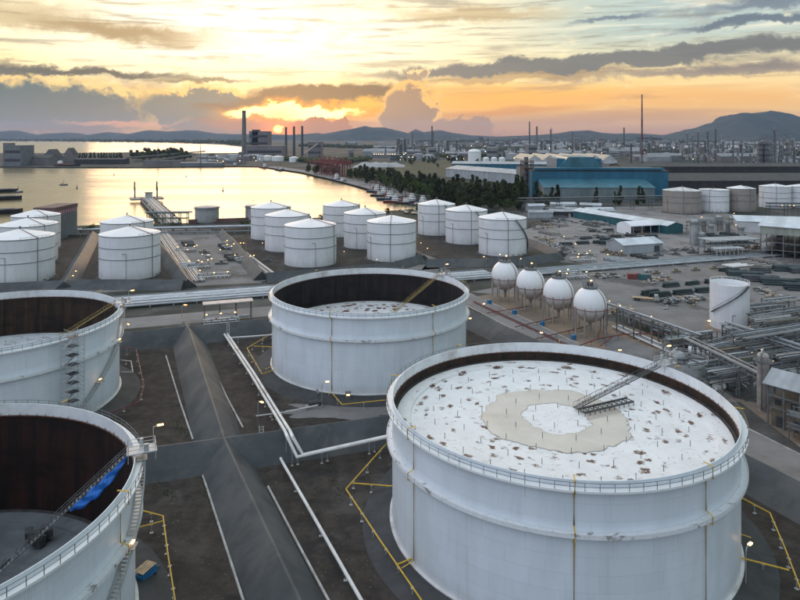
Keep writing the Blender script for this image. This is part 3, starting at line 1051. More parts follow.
def big_tank(label, cx, cy, roof_z, roof_m, inner_m, lad, R=30.0, ladder_m='dullyellow', foam=(), stair=None, legs=True, ladder_to=6.0, seed=0.0, rz=0.0, track=None):
    t = thing('storage_tank', label, 'storage tank', (cx, cy, 0), 0, 'large open tanks with floating roofs')
    k = MB()
    k.lathe([(R + 5.4, .02), (R + 1.5, 1.05), (R + .2, 1.1)], 120)
    k.build('foundation_apron', M['foundation'], t)
    k = MB()
    k.lathe([(R + .5, 1.06), (R + .5, 1.25), (R, 1.27)], 144)
    k.build('base_ring', M['white_dirty'], t)
    k = MB()
    k.lathe([(R, 1.0), (R, HT), (R - .12, HT)], 192)
    k.build('shell', M['shellbig'], t)
    k = MB()
    k.lathe([(R - .12, HT - 2.0), (R - .12, HT)], 192)
    k.build('inner_band', M['band'], t)
    k = MB()
    k.lathe([(R - .12, 1.0), (R - .12, HT - 2.06)], 192)
    k.build('inner_wall', inner_m, t)
    k = MB()
    k.lathe([(R - .14, HT - 2.22), (R - .26, HT - 2.14), (R - .14, HT - 2.03)], 144)
    e = k.build('seal_track', M['rustedge'], t)
    # little brackets that stand on the lower edge of the painted band
    k = MB()
    for i in range(120):
        a = 2 * pi * (i + .3 * random.random()) / 120
        p = ang(a) * (R - .22)
        k.beam((p.x, p.y, HT - 2.2), (p.x, p.y, HT - 1.85 + .25 * random.random()), .06)
    o = k.build('seal_brackets', M['rustedge'], t)
    o['kind'] = 'stuff'
    # walkway round the top, girder below
    k = MB()
    k.lathe([(R + .02, HT - .95), (R + 1.1, HT - .95), (R + 1.1, HT - 1.25), (R + .98, HT - 1.25), (R + .98, HT - 1.05), (R + .02, HT - 1.05)], 192)
    k.build('top_walkway', M['white'], t)
    k = MB()
    ring_rail(k, R + 1.04, HT - .95)
    k.build('handrail', M['midsteel'], t)
    k = MB()
    k.lathe([(R + .02, 15.72), (R + 1.0, 15.70), (R + 1.0, 15.92), (R + 1.08, 15.92), (R + 1.08, 15.30), (R + 1.0, 15.30), (R + 1.0, 15.6), (R + .02, 15.62)], 192)
    k.build('wind_girder', M['girder'], t)
    k = MB()
    for i in range(60):
        a = 2 * pi * i / 60
        p, q = ang(a) * (R + .03), ang(a) * (R + .85)
        k.beam((p.x, p.y, 14.7), (q.x, q.y, 15.5), .12)
    o = k.build('girder_brackets', M['white'], t)
    o['kind'] = 'stuff'
    # floating roof
    k = MB()
    k.lathe([(.01, roof_z + .05), (11, roof_z), (R - 3.4, roof_z), (R - 3.3, roof_z + .35), (R - .75, roof_z + .40), (R - .75, roof_z - .6)], 144)
    roof = k.build('floating_roof', roof_m, t)
    k = MB()
    k.lathe([(R - .75, roof_z + .2), (R - .15, roof_z + .55)], 144)
    k.build('rim_seal', M['seal'], roof)
    if legs:
        for rr, cnt in ((4.5, 6), (9.0, 10), (13.5, 15), (18.0, 20), (22.5, 25)):
            for i in range(cnt):
                a = 2 * pi * (i + .5 * (cnt % 2)) / cnt + rr * .05
                inst('roof_leg', LEG, roof, (rr * cos(a), rr * sin(a), roof_z))
    # gauge platform and rolling ladder
    u = ang(lad)
    tn = Vector((-u.y, u.x, 0))
    pf = MB()
    c0 = u * (R + .9)
    zp = HT + .25
    pf.box((c0.x, c0.y, zp), (4.2, 2.8, .14), lad)
    for sx in (-1.9, 1.9):
        for sy in (-1.25, 1.25):
            q = c0 + u * sx + tn * sy
            pf.beam((q.x, q.y, zp - 1.3), (q.x, q.y, zp + 1.15), .09)
    for zz in (.6, 1.15):
        for s in (-1, 1):
            a_, b_ = c0 + u * 1.9 + tn * 1.25 * s, c0 - u * 1.9 + tn * 1.25 * s
            pf.beam((a_.x, a_.y, zp + zz), (b_.x, b_.y, zp + zz), .07)
        a_, b_ = c0 + u * 1.9 - tn * 1.25, c0 + u * 1.9 + tn * 1.25
        pf.beam((a_.x, a_.y, zp + zz), (b_.x, b_.y, zp + zz), .07)
    pf.build('gauge_platform', M['steel'], t)
    k = MB()
    q = c0 + tn * .9
    k.tube((q.x, q.y, zp), (q.x, q.y, zp + 1.3), .28, 10)
    k.build('gauge_pipe', M['steel'], t)
    k = MB()
    q = c0 - tn * .8 + u * .6
    k.box((q.x, q.y, zp + .55), (.7, .5, 1.0), lad)
    k.build('gauge_housing', M['steel'], t)
    k = MB()
    q = c0 + u * 1.7 + tn * 1.1
    k.tube((q.x, q.y, zp), (q.x, q.y, zp + 2.6), .06, 6)
    k.beam((q.x, q.y, zp + 2.6), (q.x + .9 * u.x, q.y + .9 * u.y, zp + 2.75), .1)
    lp = k.build('lamp_post', M['steel'], t)
    k = MB()
    k.box((q.x + 1.0 * u.x, q.y + 1.0 * u.y, zp + 2.74), (.9, .35, .16), lad)
    k.build('lamp_head', M['lampw'], lp)
    k = MB()
    lt = lad + .06
    a_ = u * (R - 1.2)
    b_ = ang(lt) * ladder_to
    lattice(k, (a_.x, a_.y, HT - .1), (b_.x, b_.y, roof_z + .5), .95, .95, 16, .075)
    k.build('rolling_ladder', M[ladder_m], t)
    if track:
        k = MB()
        p0, p1 = ang(track[0]) * track[1], ang(track[2]) * track[3]
        d = (p1 - p0).normalized()
        s_ = Vector((-d.y, d.x, 0)) * .9
        for sg in (-1, 1):
            k.beam(p0 + s_ * sg + Vector((0, 0, roof_z + .75)), p1 + s_ * sg + Vector((0, 0, roof_z + .75)), .28, .3)
        for i in range(11):
            q = p0 + (p1 - p0) * i / 10
            k.beam(q - s_ + Vector((0, 0, roof_z + .70)), q + s_ + Vector((0, 0, roof_z + .70)), .25, .1)
            for sg in (-1, 1):
                k.beam(q + s_ * sg + Vector((0, 0, roof_z)), q + s_ * sg + Vector((0, 0, roof_z + .7)), .12)
        k.build('ladder_track', M['darksteel'], roof)
    # yellow foam risers
    for a in foam:
        k = MB()
        p, q, s_ = ang(a) * (R + .22), ang(a) * (R + 1.3), ang(a) * (R + 2.4)
        k.path([(s_.x, s_.y, 1.4), (p.x, p.y, 1.9), (p.x, p.y, 15.0), (q.x, q.y, 15.1), (q.x, q.y, 16.2), (p.x, p.y, 16.6), (p.x, p.y, HT - 1.4), (q.x, q.y, HT - 1.2), (q.x, q.y, HT + .55), (ang(a) * (R - .2)).to_tuple()[:2] + (HT + .62,)], .085, 6)
        k.build('foam_riser', M['yellow'], t)
    # stair winding down the shell
    if stair:
        a0, a1 = stair
        n = 74
        tr = MB()
        st = MB()
        for i in range(n):
            f = i / (n - 1)
            a = a0 + (a1 - a0) * f
            z = HT - .7 - (HT - 2.0) * f
            tr.box((cos(a) * (R + .75), sin(a) * (R + .75), z), (1.0, .36, .05), a)
        for rr in (R + .22, R + 1.3):
            pts = []
            for i in range(38):
                f = i / 37
                a = a0 + (a1 - a0) * f
                pts.append((cos(a) * rr, sin(a) * rr, HT - .7 - (HT - 2.0) * f))
            st.path(pts, .11, 5)
            if rr > R + 1:
                for dz in (.55, 1.1):
                    st.path([(p[0], p[1], p[2] + dz) for p in pts], .045, 4)
                for p in pts:
                    st.beam(p, (p[0], p[1], p[2] + 1.1), .06)
        for f in (.0, .34, .67):
            a = a0 + (a1 - a0) * f
            st.box((cos(a) * (R + .9), sin(a) * (R + .9), HT - .75 - (HT - 2.0) * f), (1.5, 1.8, .08), a)
        sp = tr.build('stair_treads', M['steel'], t)
        sp['kind'] = 'stuff'
        st.build('stair_stringer', M['steel'], t)
        for f in (.36, .69):
            k = MB()
            a = a0 + (a1 - a0) * f
            k.box((cos(a) * (R + 1.4), sin(a) * (R + 1.4), HT + .6 - (HT - 2.0) * f), (.3, .8, .16), a)
            k.build('stair_lamp', M['lampw'], t)
    return t, roof


CA, CB, CC, CD = (28.6, 119.0), (-9.5, 203.4), (-106.0, 170.0), (-67.0, 85.0)
D = radians
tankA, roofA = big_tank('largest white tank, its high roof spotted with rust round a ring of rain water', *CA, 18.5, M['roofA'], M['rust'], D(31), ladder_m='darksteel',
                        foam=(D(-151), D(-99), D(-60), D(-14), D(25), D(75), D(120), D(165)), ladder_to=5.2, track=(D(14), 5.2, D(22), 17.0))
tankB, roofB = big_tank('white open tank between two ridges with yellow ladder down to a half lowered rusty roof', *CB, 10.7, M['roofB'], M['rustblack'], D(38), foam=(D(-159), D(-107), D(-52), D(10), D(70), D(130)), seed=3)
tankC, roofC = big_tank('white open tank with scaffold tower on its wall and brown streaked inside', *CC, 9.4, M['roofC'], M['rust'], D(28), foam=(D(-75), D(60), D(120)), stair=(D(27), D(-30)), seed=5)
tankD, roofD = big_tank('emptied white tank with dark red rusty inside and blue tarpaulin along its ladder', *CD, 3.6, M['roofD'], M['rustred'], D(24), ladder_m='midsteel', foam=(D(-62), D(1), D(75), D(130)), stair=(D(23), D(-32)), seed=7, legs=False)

# standing rain water on the roofs
k = MB(); blob_sheet(k, (0, 0), 6.22, 13.22, 18.556, 1.0, 420, .15, 1.5); k.build('silt_edge', M['silt'], roofA)
k = MB(); blob_sheet(k, (0, 0), 6.3, 13.14, 18.562, 1.0, 420, .15, 1.5); k.build('rain_puddle', M['puddle'], roofA)
k = MB(); blob_sheet(k, (6, -24.5), .01, 2.3, 18.93, 4.0, 48, .4); k.build('rain_puddle', M['puddle2'], roofA)
k = MB(); blob_sheet(k, (4, 9), .01, 6.5, 9.46, 2.0, 60, .5); k.build('rain_puddle', M['puddle2'], roofC)
k = MB(); blob_sheet(k, (8, 2), .01, 8.5, 3.66, 5.0, 80, .5); k.build('rain_puddle', M['puddle2'], roofD)
k = MB(); blob_sheet(k, (-6, 14), .01, 5.0, 3.66, 6.0, 60, .5); k.build('rain_puddle', M['puddle2'], roofD)
M['dryplate'] = mat('bare_deck_plate', (.36, .30, .26), .7, .3, .6)
k = MB(); blob_sheet(k, (10, -6), .01, 3.0, 3.67, 8.0, 40, .6); k.build('bare_patch', M['dryplate'], roofD)
# foam dam posts on roof of the second tank: dark rust lumps
k = MB()
for i in range(46):
    a = D(30 + i * 3.2 + random.uniform(-1, 1)); r = random.uniform(17, 27)
    blob_sheet(k, (r * cos(a), r * sin(a)), .01, random.uniform(.4, 1.3), 10.72, i * 1.7, 10, .6)
o = k.build('rust_patches', M['rustedge'], roofB); o['kind'] = 'stuff'

# rubble and cloths left on the emptied tank's floor
k = MB()
for i in range(14):
    k.box((17 + random.uniform(-1.5, 1.5), 8 + random.uniform(-1.5, 1.5), 4.0 + random.uniform(.2, 1.8)), (random.uniform(.8, 2), random.uniform(.8, 2), random.uniform(.6, 1.4)), random.random() * 3)
tag(k.build('debris_heap', M['darksteel'], loc=(CD[0] - 9, CD[1] + 13, 0)), 'dark heap of scrap against the wall inside the emptied tank', 'scrap heap')
k = MB()
pts = [(-7 + i * .9, 2.0 * sin(i * .8) - i * .2, 3.85 + .25 * (i % 3)) for i in range(9)]
k.path(pts, .55, 6)
tag(k.build('cloth', M['bluetarp'], loc=(CD[0] + 2, CD[1] + 9, 0)), 'crumpled blue cloth lying on the floor of the emptied tank', 'tarpaulin')
k = MB()
k.path([(-4, 12, 3.9), (0, 10, 3.8), (3, 13, 3.8), (6, 12, 4.2), (7, 15, 5)], .12, 6)
tag(k.build('hose', M['rubber'], loc=(CD[0], CD[1], 0)), 'thin dark hose curling over the emptied tank floor', 'hose')

# blue tarpaulin hanging beside the rolling ladder
u, tn = ang(D(24)), ang(D(24) - pi / 2)
k = MB()
vs, fs = [], []
nx, nz = 26, 7
for i in range(nx):
    f = i / (nx - 1)
    rr = 28.8 - 7.5 * f
    ztop = HT - .1 - 6.1 * f
    width = .2 + 1.15 * sin(pi * min(1, f * 1.02)) ** .7
    for j in range(nz):
        g = j / (nz - 1)
        off = .62 + width * g * .5 + .18 * sin(i * 1.1 + j)
        p = u * rr + tn * off
        vs.append((p.x, p.y, ztop - width * g * 1.2 + .12 * sin(i * .9 + 2 * j)))
for i in range(nx - 1):
    for j in range(nz - 1):
        fs.append((i * nz + j, (i + 1) * nz + j, (i + 1) * nz + j + 1, i * nz + j + 1))
k.add(vs, fs)
o = k.build('tarpaulin', M['bluetarp'], loc=(CD[0], CD[1], 0))
sm = o.modifiers.new('thickness', 'SOLIDIFY'); sm.thickness = .04
tag(o, 'long blue tarpaulin slung under the ladder of the emptied tank', 'tarpaulin')

# scaffold tower on tank C
a = D(-30)
sc = thing('scaffold_tower', 'tall scaffold tower with dark platforms standing against a white tank wall', 'scaffolding', (CC[0] + cos(a) * 33.2, CC[1] + sin(a) * 33.2, 0), a)
for sx in (-1.3, 1.3):
    for sy in (-2.1, 2.1):
        MB().tube((sx, sy, 0), (sx, sy, 24.2), .06, 6).build('standard', M['steel'], sc)
for i in range(11):
    z = 1.2 + i * 2.15
    k = MB(); k.box((0, 0, z), (2.5, 2.2, .10)); k.build('platform', M['darksteel'], sc)
    k = MB()
    for dz in (0, 1.0):
        for sy in (-2.1, 2.1):
            k.tube((-1.3, sy, z + dz), (1.3, sy, z + dz), .045, 5)
        for sx in (-1.3, 1.3):
            k.tube((sx, -2.1, z + dz), (sx, 2.1, z + dz), .045, 5)
    s_ = 1 if i % 2 else -1
    k.tube((1.3, -2.1 * s_, z), (1.3, 2.1 * s_, z + 2.1), .045, 5)
    k.beam((-.6, -1.7 * s_, z), (-.6, 1.7 * s_, z + 2.1), .5, .08)
    k.build('ledger', M['steel'], sc)


# ------------------------------------------------------------------ cone roof tanks
def cone_tank_parts(t, R, H, rise, shell, roofm, stairs=None, line=None, rings=(.27, .52), manway=True):
    k = MB(); k.lathe([(R + 1.6, .02), (R + .9, .5), (R, .55)], 64); k.build('foundation', M['foundation'], t)
    k = MB(); k.lathe([(R, .3), (R, H)], 72); k.build('shell', shell, t)
    k = MB(); k.lathe([(R + .12, H - .15), (R + .14, H + .06), (.6, H + rise), (.02, H + rise + .02)], 72); rf = k.build('cone_roof', roofm, t)
    k = MB(); k.lathe([(R + .14, H - .3), (R + .28, H - .1), (R + .14, H + .1)], 72); k.build('eave_ring', M['midsteel'], rf)
    k = MB(); k.tube((0, 0, H + rise - .1), (0, 0, H + rise + 1.1), .35, 10); k.tube((0, 0, H + rise + 1.0), (0, 0, H + rise + 1.3), .6, 10); k.build('vent', M['midsteel'], rf)
    a = line if line is not None else -1.0
    k = MB(); k.path([(R * cos(a) * f, R * sin(a) * f, H + rise * (1 - f) + .25) for f in (.08, .5, 1.0)], .16, 6); k.build('roof_walk', M['redpipe'], rf)
    k = MB(); ring_rail(k, R - .1, H + .05, a - .5, a + .5, 2.2, 1.0); k.build('roof_rail', M['midsteel'], rf)
    for q in rings:
        z = H * (1 - q)
        k = MB(); k.lathe([(R + .02, z + .12), (R + .26, z + .10), (R + .26, z - .1), (R + .02, z - .14)], 72); k.build('stiffening_ring', M['midsteel'], t)
    k = MB()
    k.path([((R + .3) * cos(a), (R + .3) * sin(a), .5), ((R + .3) * cos(a), (R + .3) * sin(a), H + .6)], .14, 6)
    k.build('riser_pipe', M['midsteel'], t)
    if manway:
        b = a - .9
        k = MB()
        k.path([((R + .25) * cos(b), (R + .25) * sin(b), .4), ((R + .25) * cos(b), (R + .25) * sin(b), H * .62), ((R + .25) * cos(b - .13), (R + .25) * sin(b - .13), H * .62)], .10, 6)
        k.build('drain_pipe', M['midsteel'], t)
    if stairs:
        a0, a1 = stairs
        k = MB()
        pts = [((R + .6) * cos(a0 + (a1 - a0) * i / 24), (R + .6) * sin(a0 + (a1 - a0) * i / 24), H - (H - .8) * i / 24) for i in range(25)]
        for p, q in zip(pts, pts[1:]):
            k.beam(p, q, .8, .18)
        for p in pts[::2]:
            k.beam(p, (p[0], p[1], p[2] + 1.1), .07)
        k.path([(p[0], p[1], p[2] + 1.1) for p in pts], .06, 4)
        k.build('stair', M['darksteel'], t)
    k = MB()
    for i in range(3):
        b = a + .2 + i * .25
        k.tube(((R + .1) * cos(b), (R + .1) * sin(b), 1.4), ((R + 1.8) * cos(b), (R + 1.8) * sin(b), 1.4), .25, 8)
    k.build('nozzles', M['midsteel'], t)


def cone_tank(label, px, py, R=14.2, H=21.5, rise=3.3, group=None, shell='shellsmall', roofm='roofwhite', **kw):
    Z0 = G(px, py)[1] + R
    X0 = (px - 400) / F * Z0
    t = thing('cone_roof_tank', label, 'storage tank', (X0, Z0, 0), 0, group)
    cone_tank_parts(t, R, H, rise, M[shell], M[roofm], **kw)
    return t


g6 = 'white cone roof tanks'
cone_tank('frontmost white cone roof tank of the trio at the frame edge by the brown store', 20, 287, 15.2, group=g6, line=-.55)
cone_tank('middle white cone roof tank of the trio in front of the brown store', 28, 268, 14.8, group=g6, line=-.5)
cone_tank('rear white cone roof tank of the trio beside the brown store', 36, 253.5, 13.6, group=g6, line=-.6)
cone_tank('white cone roof tank standing alone beside the dark pipe lane bund', 130, 282, 14.4, group=g6, line=-.4)
cone_tank('white cone roof tank half hidden behind the one beside the pipe lane bund', 127, 263, 14.2, group=g6, line=-.5)
cone_tank('rearmost white cone roof tank on the pipe lane side of the six', 271, 241, 13.6, group=g6, line=-.3)
cone_tank('second white cone roof tank on the pipe lane side of the six', 287.5, 253, 13.8, group=g6, line=-.2)
cone_tank('frontmost white cone roof tank on the pipe lane side of the six', 310.5, 268.5, 14.2, group=g6, line=-.35)
cone_tank('rearmost white cone roof tank in the inner column of the six', 341.5, 238, 13.2, group=g6, line=-.3)
cone_tank('second white cone roof tank in the inner column of the six', 365, 250, 13.4, group=g6, line=-1.0)
cone_tank('frontmost white cone roof tank of the six, just behind the middle open tank', 391.5, 263, 14.1, group=g6, line=-1.6)
g3 = 'white cone roof tanks with diagonal stairs'
cone_tank('rearmost of three white tanks with dark diagonal stairs, nearest the harbour', 436.5, 236.5, 13.4, group=g3, line=-1.5, stairs=(-1.2, .1))
cone_tank('middle of three white tanks with dark diagonal stairs', 466.5, 245.5, 13.8, group=g3, line=-1.45, stairs=(-1.25, .1))
cone_tank('frontmost of three white tanks with dark diagonal stairs, above the gas spheres', 502.5, 257.5, 14.2, group=g3, line=-1.5, stairs=(-1.2, .15))
cone_tank('big brown cone roof tank in front of the dark long shed', 682, 214.5, 16.6, 20.5, 3, shell='shellbrown', roofm='white_dirty', group='tanks in front of the dark long shed', line=-1.9)
cone_tank('white tank squeezed between two brown tanks', 714, 213, 13.0, 20.5, 1.0, group='tanks in front of the dark long shed', line=-2.3)
cone_tank('smaller brown cone roof tank beside the white one', 741, 212.5, 12.4, 21.5, 2.6, shell='shellbrown', group='tanks in front of the dark long shed', line=-1.4)
cone_tank('white cone roof tank behind the black hedge of pipes', 775, 209, 14.0, 21, 2.4, group='tanks in front of the dark long shed', line=-2.0)
cone_tank('white cone roof tank cut off by the picture edge beside its twin', 803, 209, 14.0, 21, 2.4, group='tanks in front of the dark long shed', line=-2.0)


# ------------------------------------------------------------------ gas spheres
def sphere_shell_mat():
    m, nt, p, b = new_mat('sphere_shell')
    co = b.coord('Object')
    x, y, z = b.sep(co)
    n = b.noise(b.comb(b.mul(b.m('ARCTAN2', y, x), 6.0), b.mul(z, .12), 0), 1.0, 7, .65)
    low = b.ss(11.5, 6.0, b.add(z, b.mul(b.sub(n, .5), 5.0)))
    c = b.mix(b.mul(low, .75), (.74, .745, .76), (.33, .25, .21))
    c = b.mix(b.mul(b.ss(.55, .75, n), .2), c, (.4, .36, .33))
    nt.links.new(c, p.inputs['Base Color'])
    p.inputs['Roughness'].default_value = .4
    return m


M['sphere'] = sphere_shell_mat()
M['vesselgrey'] = mat('stained_leg_paint', (.30, .27, .25), .7, .3, .4)


def make_sphere():
    t = thing('gas_sphere', '', 'gas sphere')
    R, zc = 5.75, 10.4
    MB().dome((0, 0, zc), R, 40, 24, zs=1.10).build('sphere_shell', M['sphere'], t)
    k = MB(); k.lathe([(R, zc - 1.0), (R + .22, zc - 1.0), (R + .22, zc - 1.14), (R - .03, zc - 1.14)], 40); k.build('equator_ring', M['redpipe'], t)
    for i in range(9):
        a = 2 * pi * i / 9 + .2
        MB().tube((R * 1.0 * cos(a), R * 1.0 * sin(a), 0), (R * .99 * cos(a), R * .99 * sin(a), zc - .4), .24, 10).build('leg', M['vesselgrey'], t)
    R2 = R * 1.10
    k = MB(); k.lathe([(.1, zc + R2), (2.6, zc + R2 + .1), (2.6, zc + R2 - .5), (2.0, zc + R2 - .8)], 20); ring_rail(k, 2.5, zc + R2 + .1, 0, 2 * pi, 1.2, 1.1)
    k.build('top_platform', M['midsteel'], t)
    k = MB()
    for i in range(4):
        a = i * 1.6 + .3
        k.tube((1.0 * cos(a), 1.0 * sin(a), zc + R2), (1.0 * cos(a), 1.0 * sin(a), zc + R2 + 1.6), .22, 8)
    k.box((.2, -.4, zc + R2 + .8), (.9, .8, .9))
    k.build('relief_valve', M['darksteel'], t)
    k = MB()
    pts = []
    for i in range(15):
        f = i / 14
        el = radians(82 - 112 * f)
        pts.append(((R + .16) * cos(el) * cos(-1.2), (R + .16) * cos(el) * sin(-1.2), zc + 1.1 * (R + .16) * sin(el)))
    pts += [(pts[-1][0], pts[-1][1], 1.0)]
    k.path(pts, .10, 6); k.build('sprinkler_pipe', M['redpipe'], t)
    k = MB(); k.lathe([(.6, 4.9), (.5, 1.0)], 12); k.path([(0, 0, 4.6), (0, 0, 1.0), (-7, -2.2, 1.0), (-9.5, -3.0, .9)], .16, 8); k.build('outlet_pipe', M['vesselgrey'], t)
    k = MB(); k.box((-9.8, -3.1, .8), (1.6, 1.2, 1.5), .3); k.build('valve_block', M['blue'], t)
    k = MB(); k.box((1.2, .8, zc + R2 + 1.8), (.5, .5, .3)); k.build('top_lamp', M['lampw'], t)
    return t


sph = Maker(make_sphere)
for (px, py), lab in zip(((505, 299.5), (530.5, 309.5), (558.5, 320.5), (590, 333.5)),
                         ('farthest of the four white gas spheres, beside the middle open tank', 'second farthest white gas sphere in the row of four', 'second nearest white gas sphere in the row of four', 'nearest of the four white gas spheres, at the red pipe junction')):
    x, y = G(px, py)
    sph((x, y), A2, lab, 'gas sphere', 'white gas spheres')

# small white tank with zigzag stair in the yard
x0, y0 = G(729.5, 334); y0 += 6.6; x0 = (729.5 - 400) / F * y0
t = thing('process_tank', 'slim white open topped tank with dark diagonal stair in the scrap yard', 'storage tank', (x0, y0, 0))
R, H = 6.6, 16.8
k = MB(); k.lathe([(R + 2.2, .03), (R + .8, .7), (R, .72)], 48); k.build('foundation', M['sand'], t)
k = MB(); k.lathe([(R, .5), (R, H), (R - .1, H), (R - .1, H - 2.0), (.1, H - 1.6)], 56); k.build('shell', M['shellsmall'], t)
k = MB(); ring_rail(k, R - .02, H, 0, 2 * pi, 1.6, .9); k.build('roof_rail', M['white'], t)
k = MB()
pts = [((R + .5) * cos(-1.0 - 2.0 * i / 16), (R + .5) * sin(-1.0 - 2.0 * i / 16), H - .2 - 10.2 * i / 16) for i in range(17)]
for p, q in zip(pts, pts[1:]):
    k.beam(p, q, .8, .2)
k.path([(p[0], p[1], p[2] + 1.0) for p in pts], .06, 5)
k.build('stair', M['darksteel'], t)
k = MB(); k.path([((R + .2) * cos(-1.9), (R + .2) * sin(-1.9), .5), ((R + .2) * cos(-1.9), (R + .2) * sin(-1.9), 6.5), ((R + .2) * cos(-1.72), (R + .2) * sin(-1.72), 6.5)], .09, 6); k.build('drain_pipe', M['midsteel'], t)
k = MB(); k.tube((R * cos(.1) + .4, R * sin(.1), .5), (R * cos(.1) + .4, R * sin(.1), H + .5), .16, 6); k.build('riser_pipe', M['midsteel'], t)


# ------------------------------------------------------------------ pipework round the big tanks
def g3(px, py, z=0.0):
    x, y = G(px, py, z)
    return (x, y, z)


def post_line(mb, pts, z, step, r=.06, foot=.18):
    for a, b in zip(pts, pts[1:]):
        L = hypot(b[0] - a[0], b[1] - a[1])
        n = max(1, int(L / step))
        for i in range(n):
            p = lerp(a, b, (i + .5) / n)
            mb.tube((p[0], p[1], 0), (p[0], p[1], z), r, 6)


def pipe_run(name, label, cat, lines, m='pipewhite', r=.2, posts=None, post_m='steel', flange=None):
    """a run of pipes; lines = list of point lists; each pipe is a part of its own"""
    t = thing(name, label, cat, (lines[0][0][0], lines[0][0][1], 0))
    ox, oy = lines[0][0][0], lines[0][0][1]
    for ln in lines:
        k = MB()
        k.path([(p[0] - ox, p[1] - oy, p[2]) for p in ln], r, 8)
        k.build('pipe', M[m], t)
        if posts:
            for a, b in zip(ln, ln[1:]):
                if a[2] < .2 and b[2] < .2:
                    continue
                L = hypot(b[0] - a[0], b[1] - a[1])
                n = max(1, int(L / posts))
                for i in range(n):
                    p = lerp(a, b, (i + .5) / n)
                    q = MB()
                    q.tube((p[0] - ox, p[1] - oy, 0), (p[0] - ox, p[1] - oy, p[2] - r * .6), .09, 6)
                    q.box((p[0] - ox, p[1] - oy, p[2] - r), (.5, .5, .08))
                    q.box((p[0] - ox, p[1] - oy, .04), (.55, .55, .08))
                    q.build('support', M[post_m], t)
    return t


# yellow foam mains on posts
pipe_run('foam_main', 'yellow foam pipe on posts bending round the largest tank towards the ridge', 'pipe',
         [[g3(386, 444, 1.6), g3(346, 489, 1.6), g3(380, 540, 1.6), g3(420, 598, 1.6), g3(455, 650, 1.6)], [g3(351, 483, 1.6), g3(392, 486, 1.6)], [g3(396, 565, 1.6), g3(425, 553, 1.6)]], 'yellow', .13, 5.0)
pipe_run('foam_main', 'yellow foam pipe on posts between the largest tank and the roadside bund', 'pipe',
         [[g3(740, 497, 1.6), g3(770, 513, 1.6), g3(785, 548, 1.6), g3(801, 590, 1.6), g3(812, 625, 1.6)], [g3(738, 557, 1.6), g3(789, 570, 1.6)]], 'yellow', .13, 5.0)
pipe_run('foam_main', 'yellow foam pipe beside the emptied tank and its blue compressor', 'pipe',
         [[g3(140, 510, 1.6), g3(163, 516, 1.6), g3(168, 555, 1.6), g3(175, 600, 1.6), g3(182, 650, 1.6)], [g3(140, 527, 1.6), g3(163, 521, 1.6)]], 'yellow', .12, 5.0)
pipe_run('foam_main', 'yellow foam pipe with a sharp bend beside the middle open tank', 'pipe',
         [[g3(276, 331, 1.6), g3(247, 348, 1.6), g3(262, 374, 1.6), g3(276, 369, 1.6)], [g3(254, 346, 1.6), g3(272, 347, 1.6)]], 'yellow', .12, 6.0)
pipe_run('foam_main', 'yellow foam pipe skirting the foot of the middle open tank', 'pipe',
         [[g3(333, 394, 1.6), g3(342, 404.5, 1.6), g3(385, 400, 1.6)]], 'yellow', .12, 6.0)
# product lines
w = .55
ax, ay, _ = g3(221, 329, 1.2)
l1 = [g3(221, 329, 1.8), g3(250, 373, 1.8), g3(276, 416, 2.6), g3(285, 431, 5.6), g3(287.5, 437, 5.6), g3(297, 457, 2.4), g3(392, 436, 3.0)]
l2 = [(p[0] + 1.1, p[1] + (1.0 if i > 4 else .0), p[2]) for i, p in enumerate(l1)]
pipe_run('product_line', 'pair of pale pipes crossing the bund and elbowing towards the largest tank', 'pipe', [l1, l2], 'pipewhite', .36, 8.0)
pipe_run('product_line', 'single pale pipe running along the ridge beside the largest tank', 'pipe', [[g3(278, 453, .3), g3(283, 463, 1.3), g3(310, 510, 1.3), g3(360, 598, 1.3), g3(390, 650, 1.3)]], 'pipewhite', .30, 12.0)
pipe_run('product_line', 'thin pale pipe crossing the bund floor in front of the middle open tank', 'pipe', [[g3(256, 416, .8), g3(285, 412, .8), g3(318, 405, .8)]], 'pipewhite', .16, 8.0)
pipe_run('product_line', 'pale pipe on the ground ahead of the middle open tank beside the roadside bund', 'pipe', [[g3(226, 338, 1.8), g3(250, 336.5, 1.8), g3(276, 334.5, 1.8)]], 'pipewhite', .25, 8.0)
pipe_run('fire_main', 'pinkish fire main beside the tank with scaffolding', 'pipe', [[g3(118, 347, 2.2), g3(136, 349, 2.2), g3(144, 386, 2.2), g3(139, 402, 1.0), g3(108, 414, .8)]], 'redpipe', .13, 9.0)
pipe_run('fire_main', 'white drain line beside the tank with scaffolding', 'pipe', [[g3(121, 360, 1.2), g3(131, 361, 1.2), g3(133, 372, 1.2), g3(121, 372, 1.2)]], 'pipewhite', .11, 7.0)

# pump set with lamp in front of the middle open tank
x, y = G(314, 407)
t = thing('pump_set', 'dark valve and pump set at the foot of the middle open tank', 'pump', (x, y, 0), .3)
k = MB(); k.box((0, 0, .2), (4.5, 2.4, .4)); k.build('plinth', M['concrete'], t)
k = MB(); k.tube((-1.4, 0, 1.1), (.6, 0, 1.1), .6, 14); k.build('motor', M['darksteel'], t)
k = MB(); k.lathe([(.05, .4), (.9, .5), (.9, 1.5), (.05, 1.7)], 14, (1.2, 0, 0)); k.build('casing', M['darksteel'], t)
k = MB(); k.path([(1.2, 0, 1.4), (1.2, 0, 3.4), (1.2, 2.6, 3.4)], .25, 8); k.build('discharge_pipe', M['midsteel'], t)
x, y = G(348, 402)
t = thing('control_cabinet', 'small lit control cabinet at the foot of the middle open tank', 'cabinet', (x, y, 0), .2)
k = MB(); k.box((0, 0, 1.3), (1.2, .8, 2.4)); k.box((0, 0, 2.56), (1.5, 1.1, .12)); k.build('cabinet', M['midsteel'], t)
k = MB(); k.box((0, -.45, 2.05), (.8, .08, .35)); k.build('lamp', M['lampw'], t)
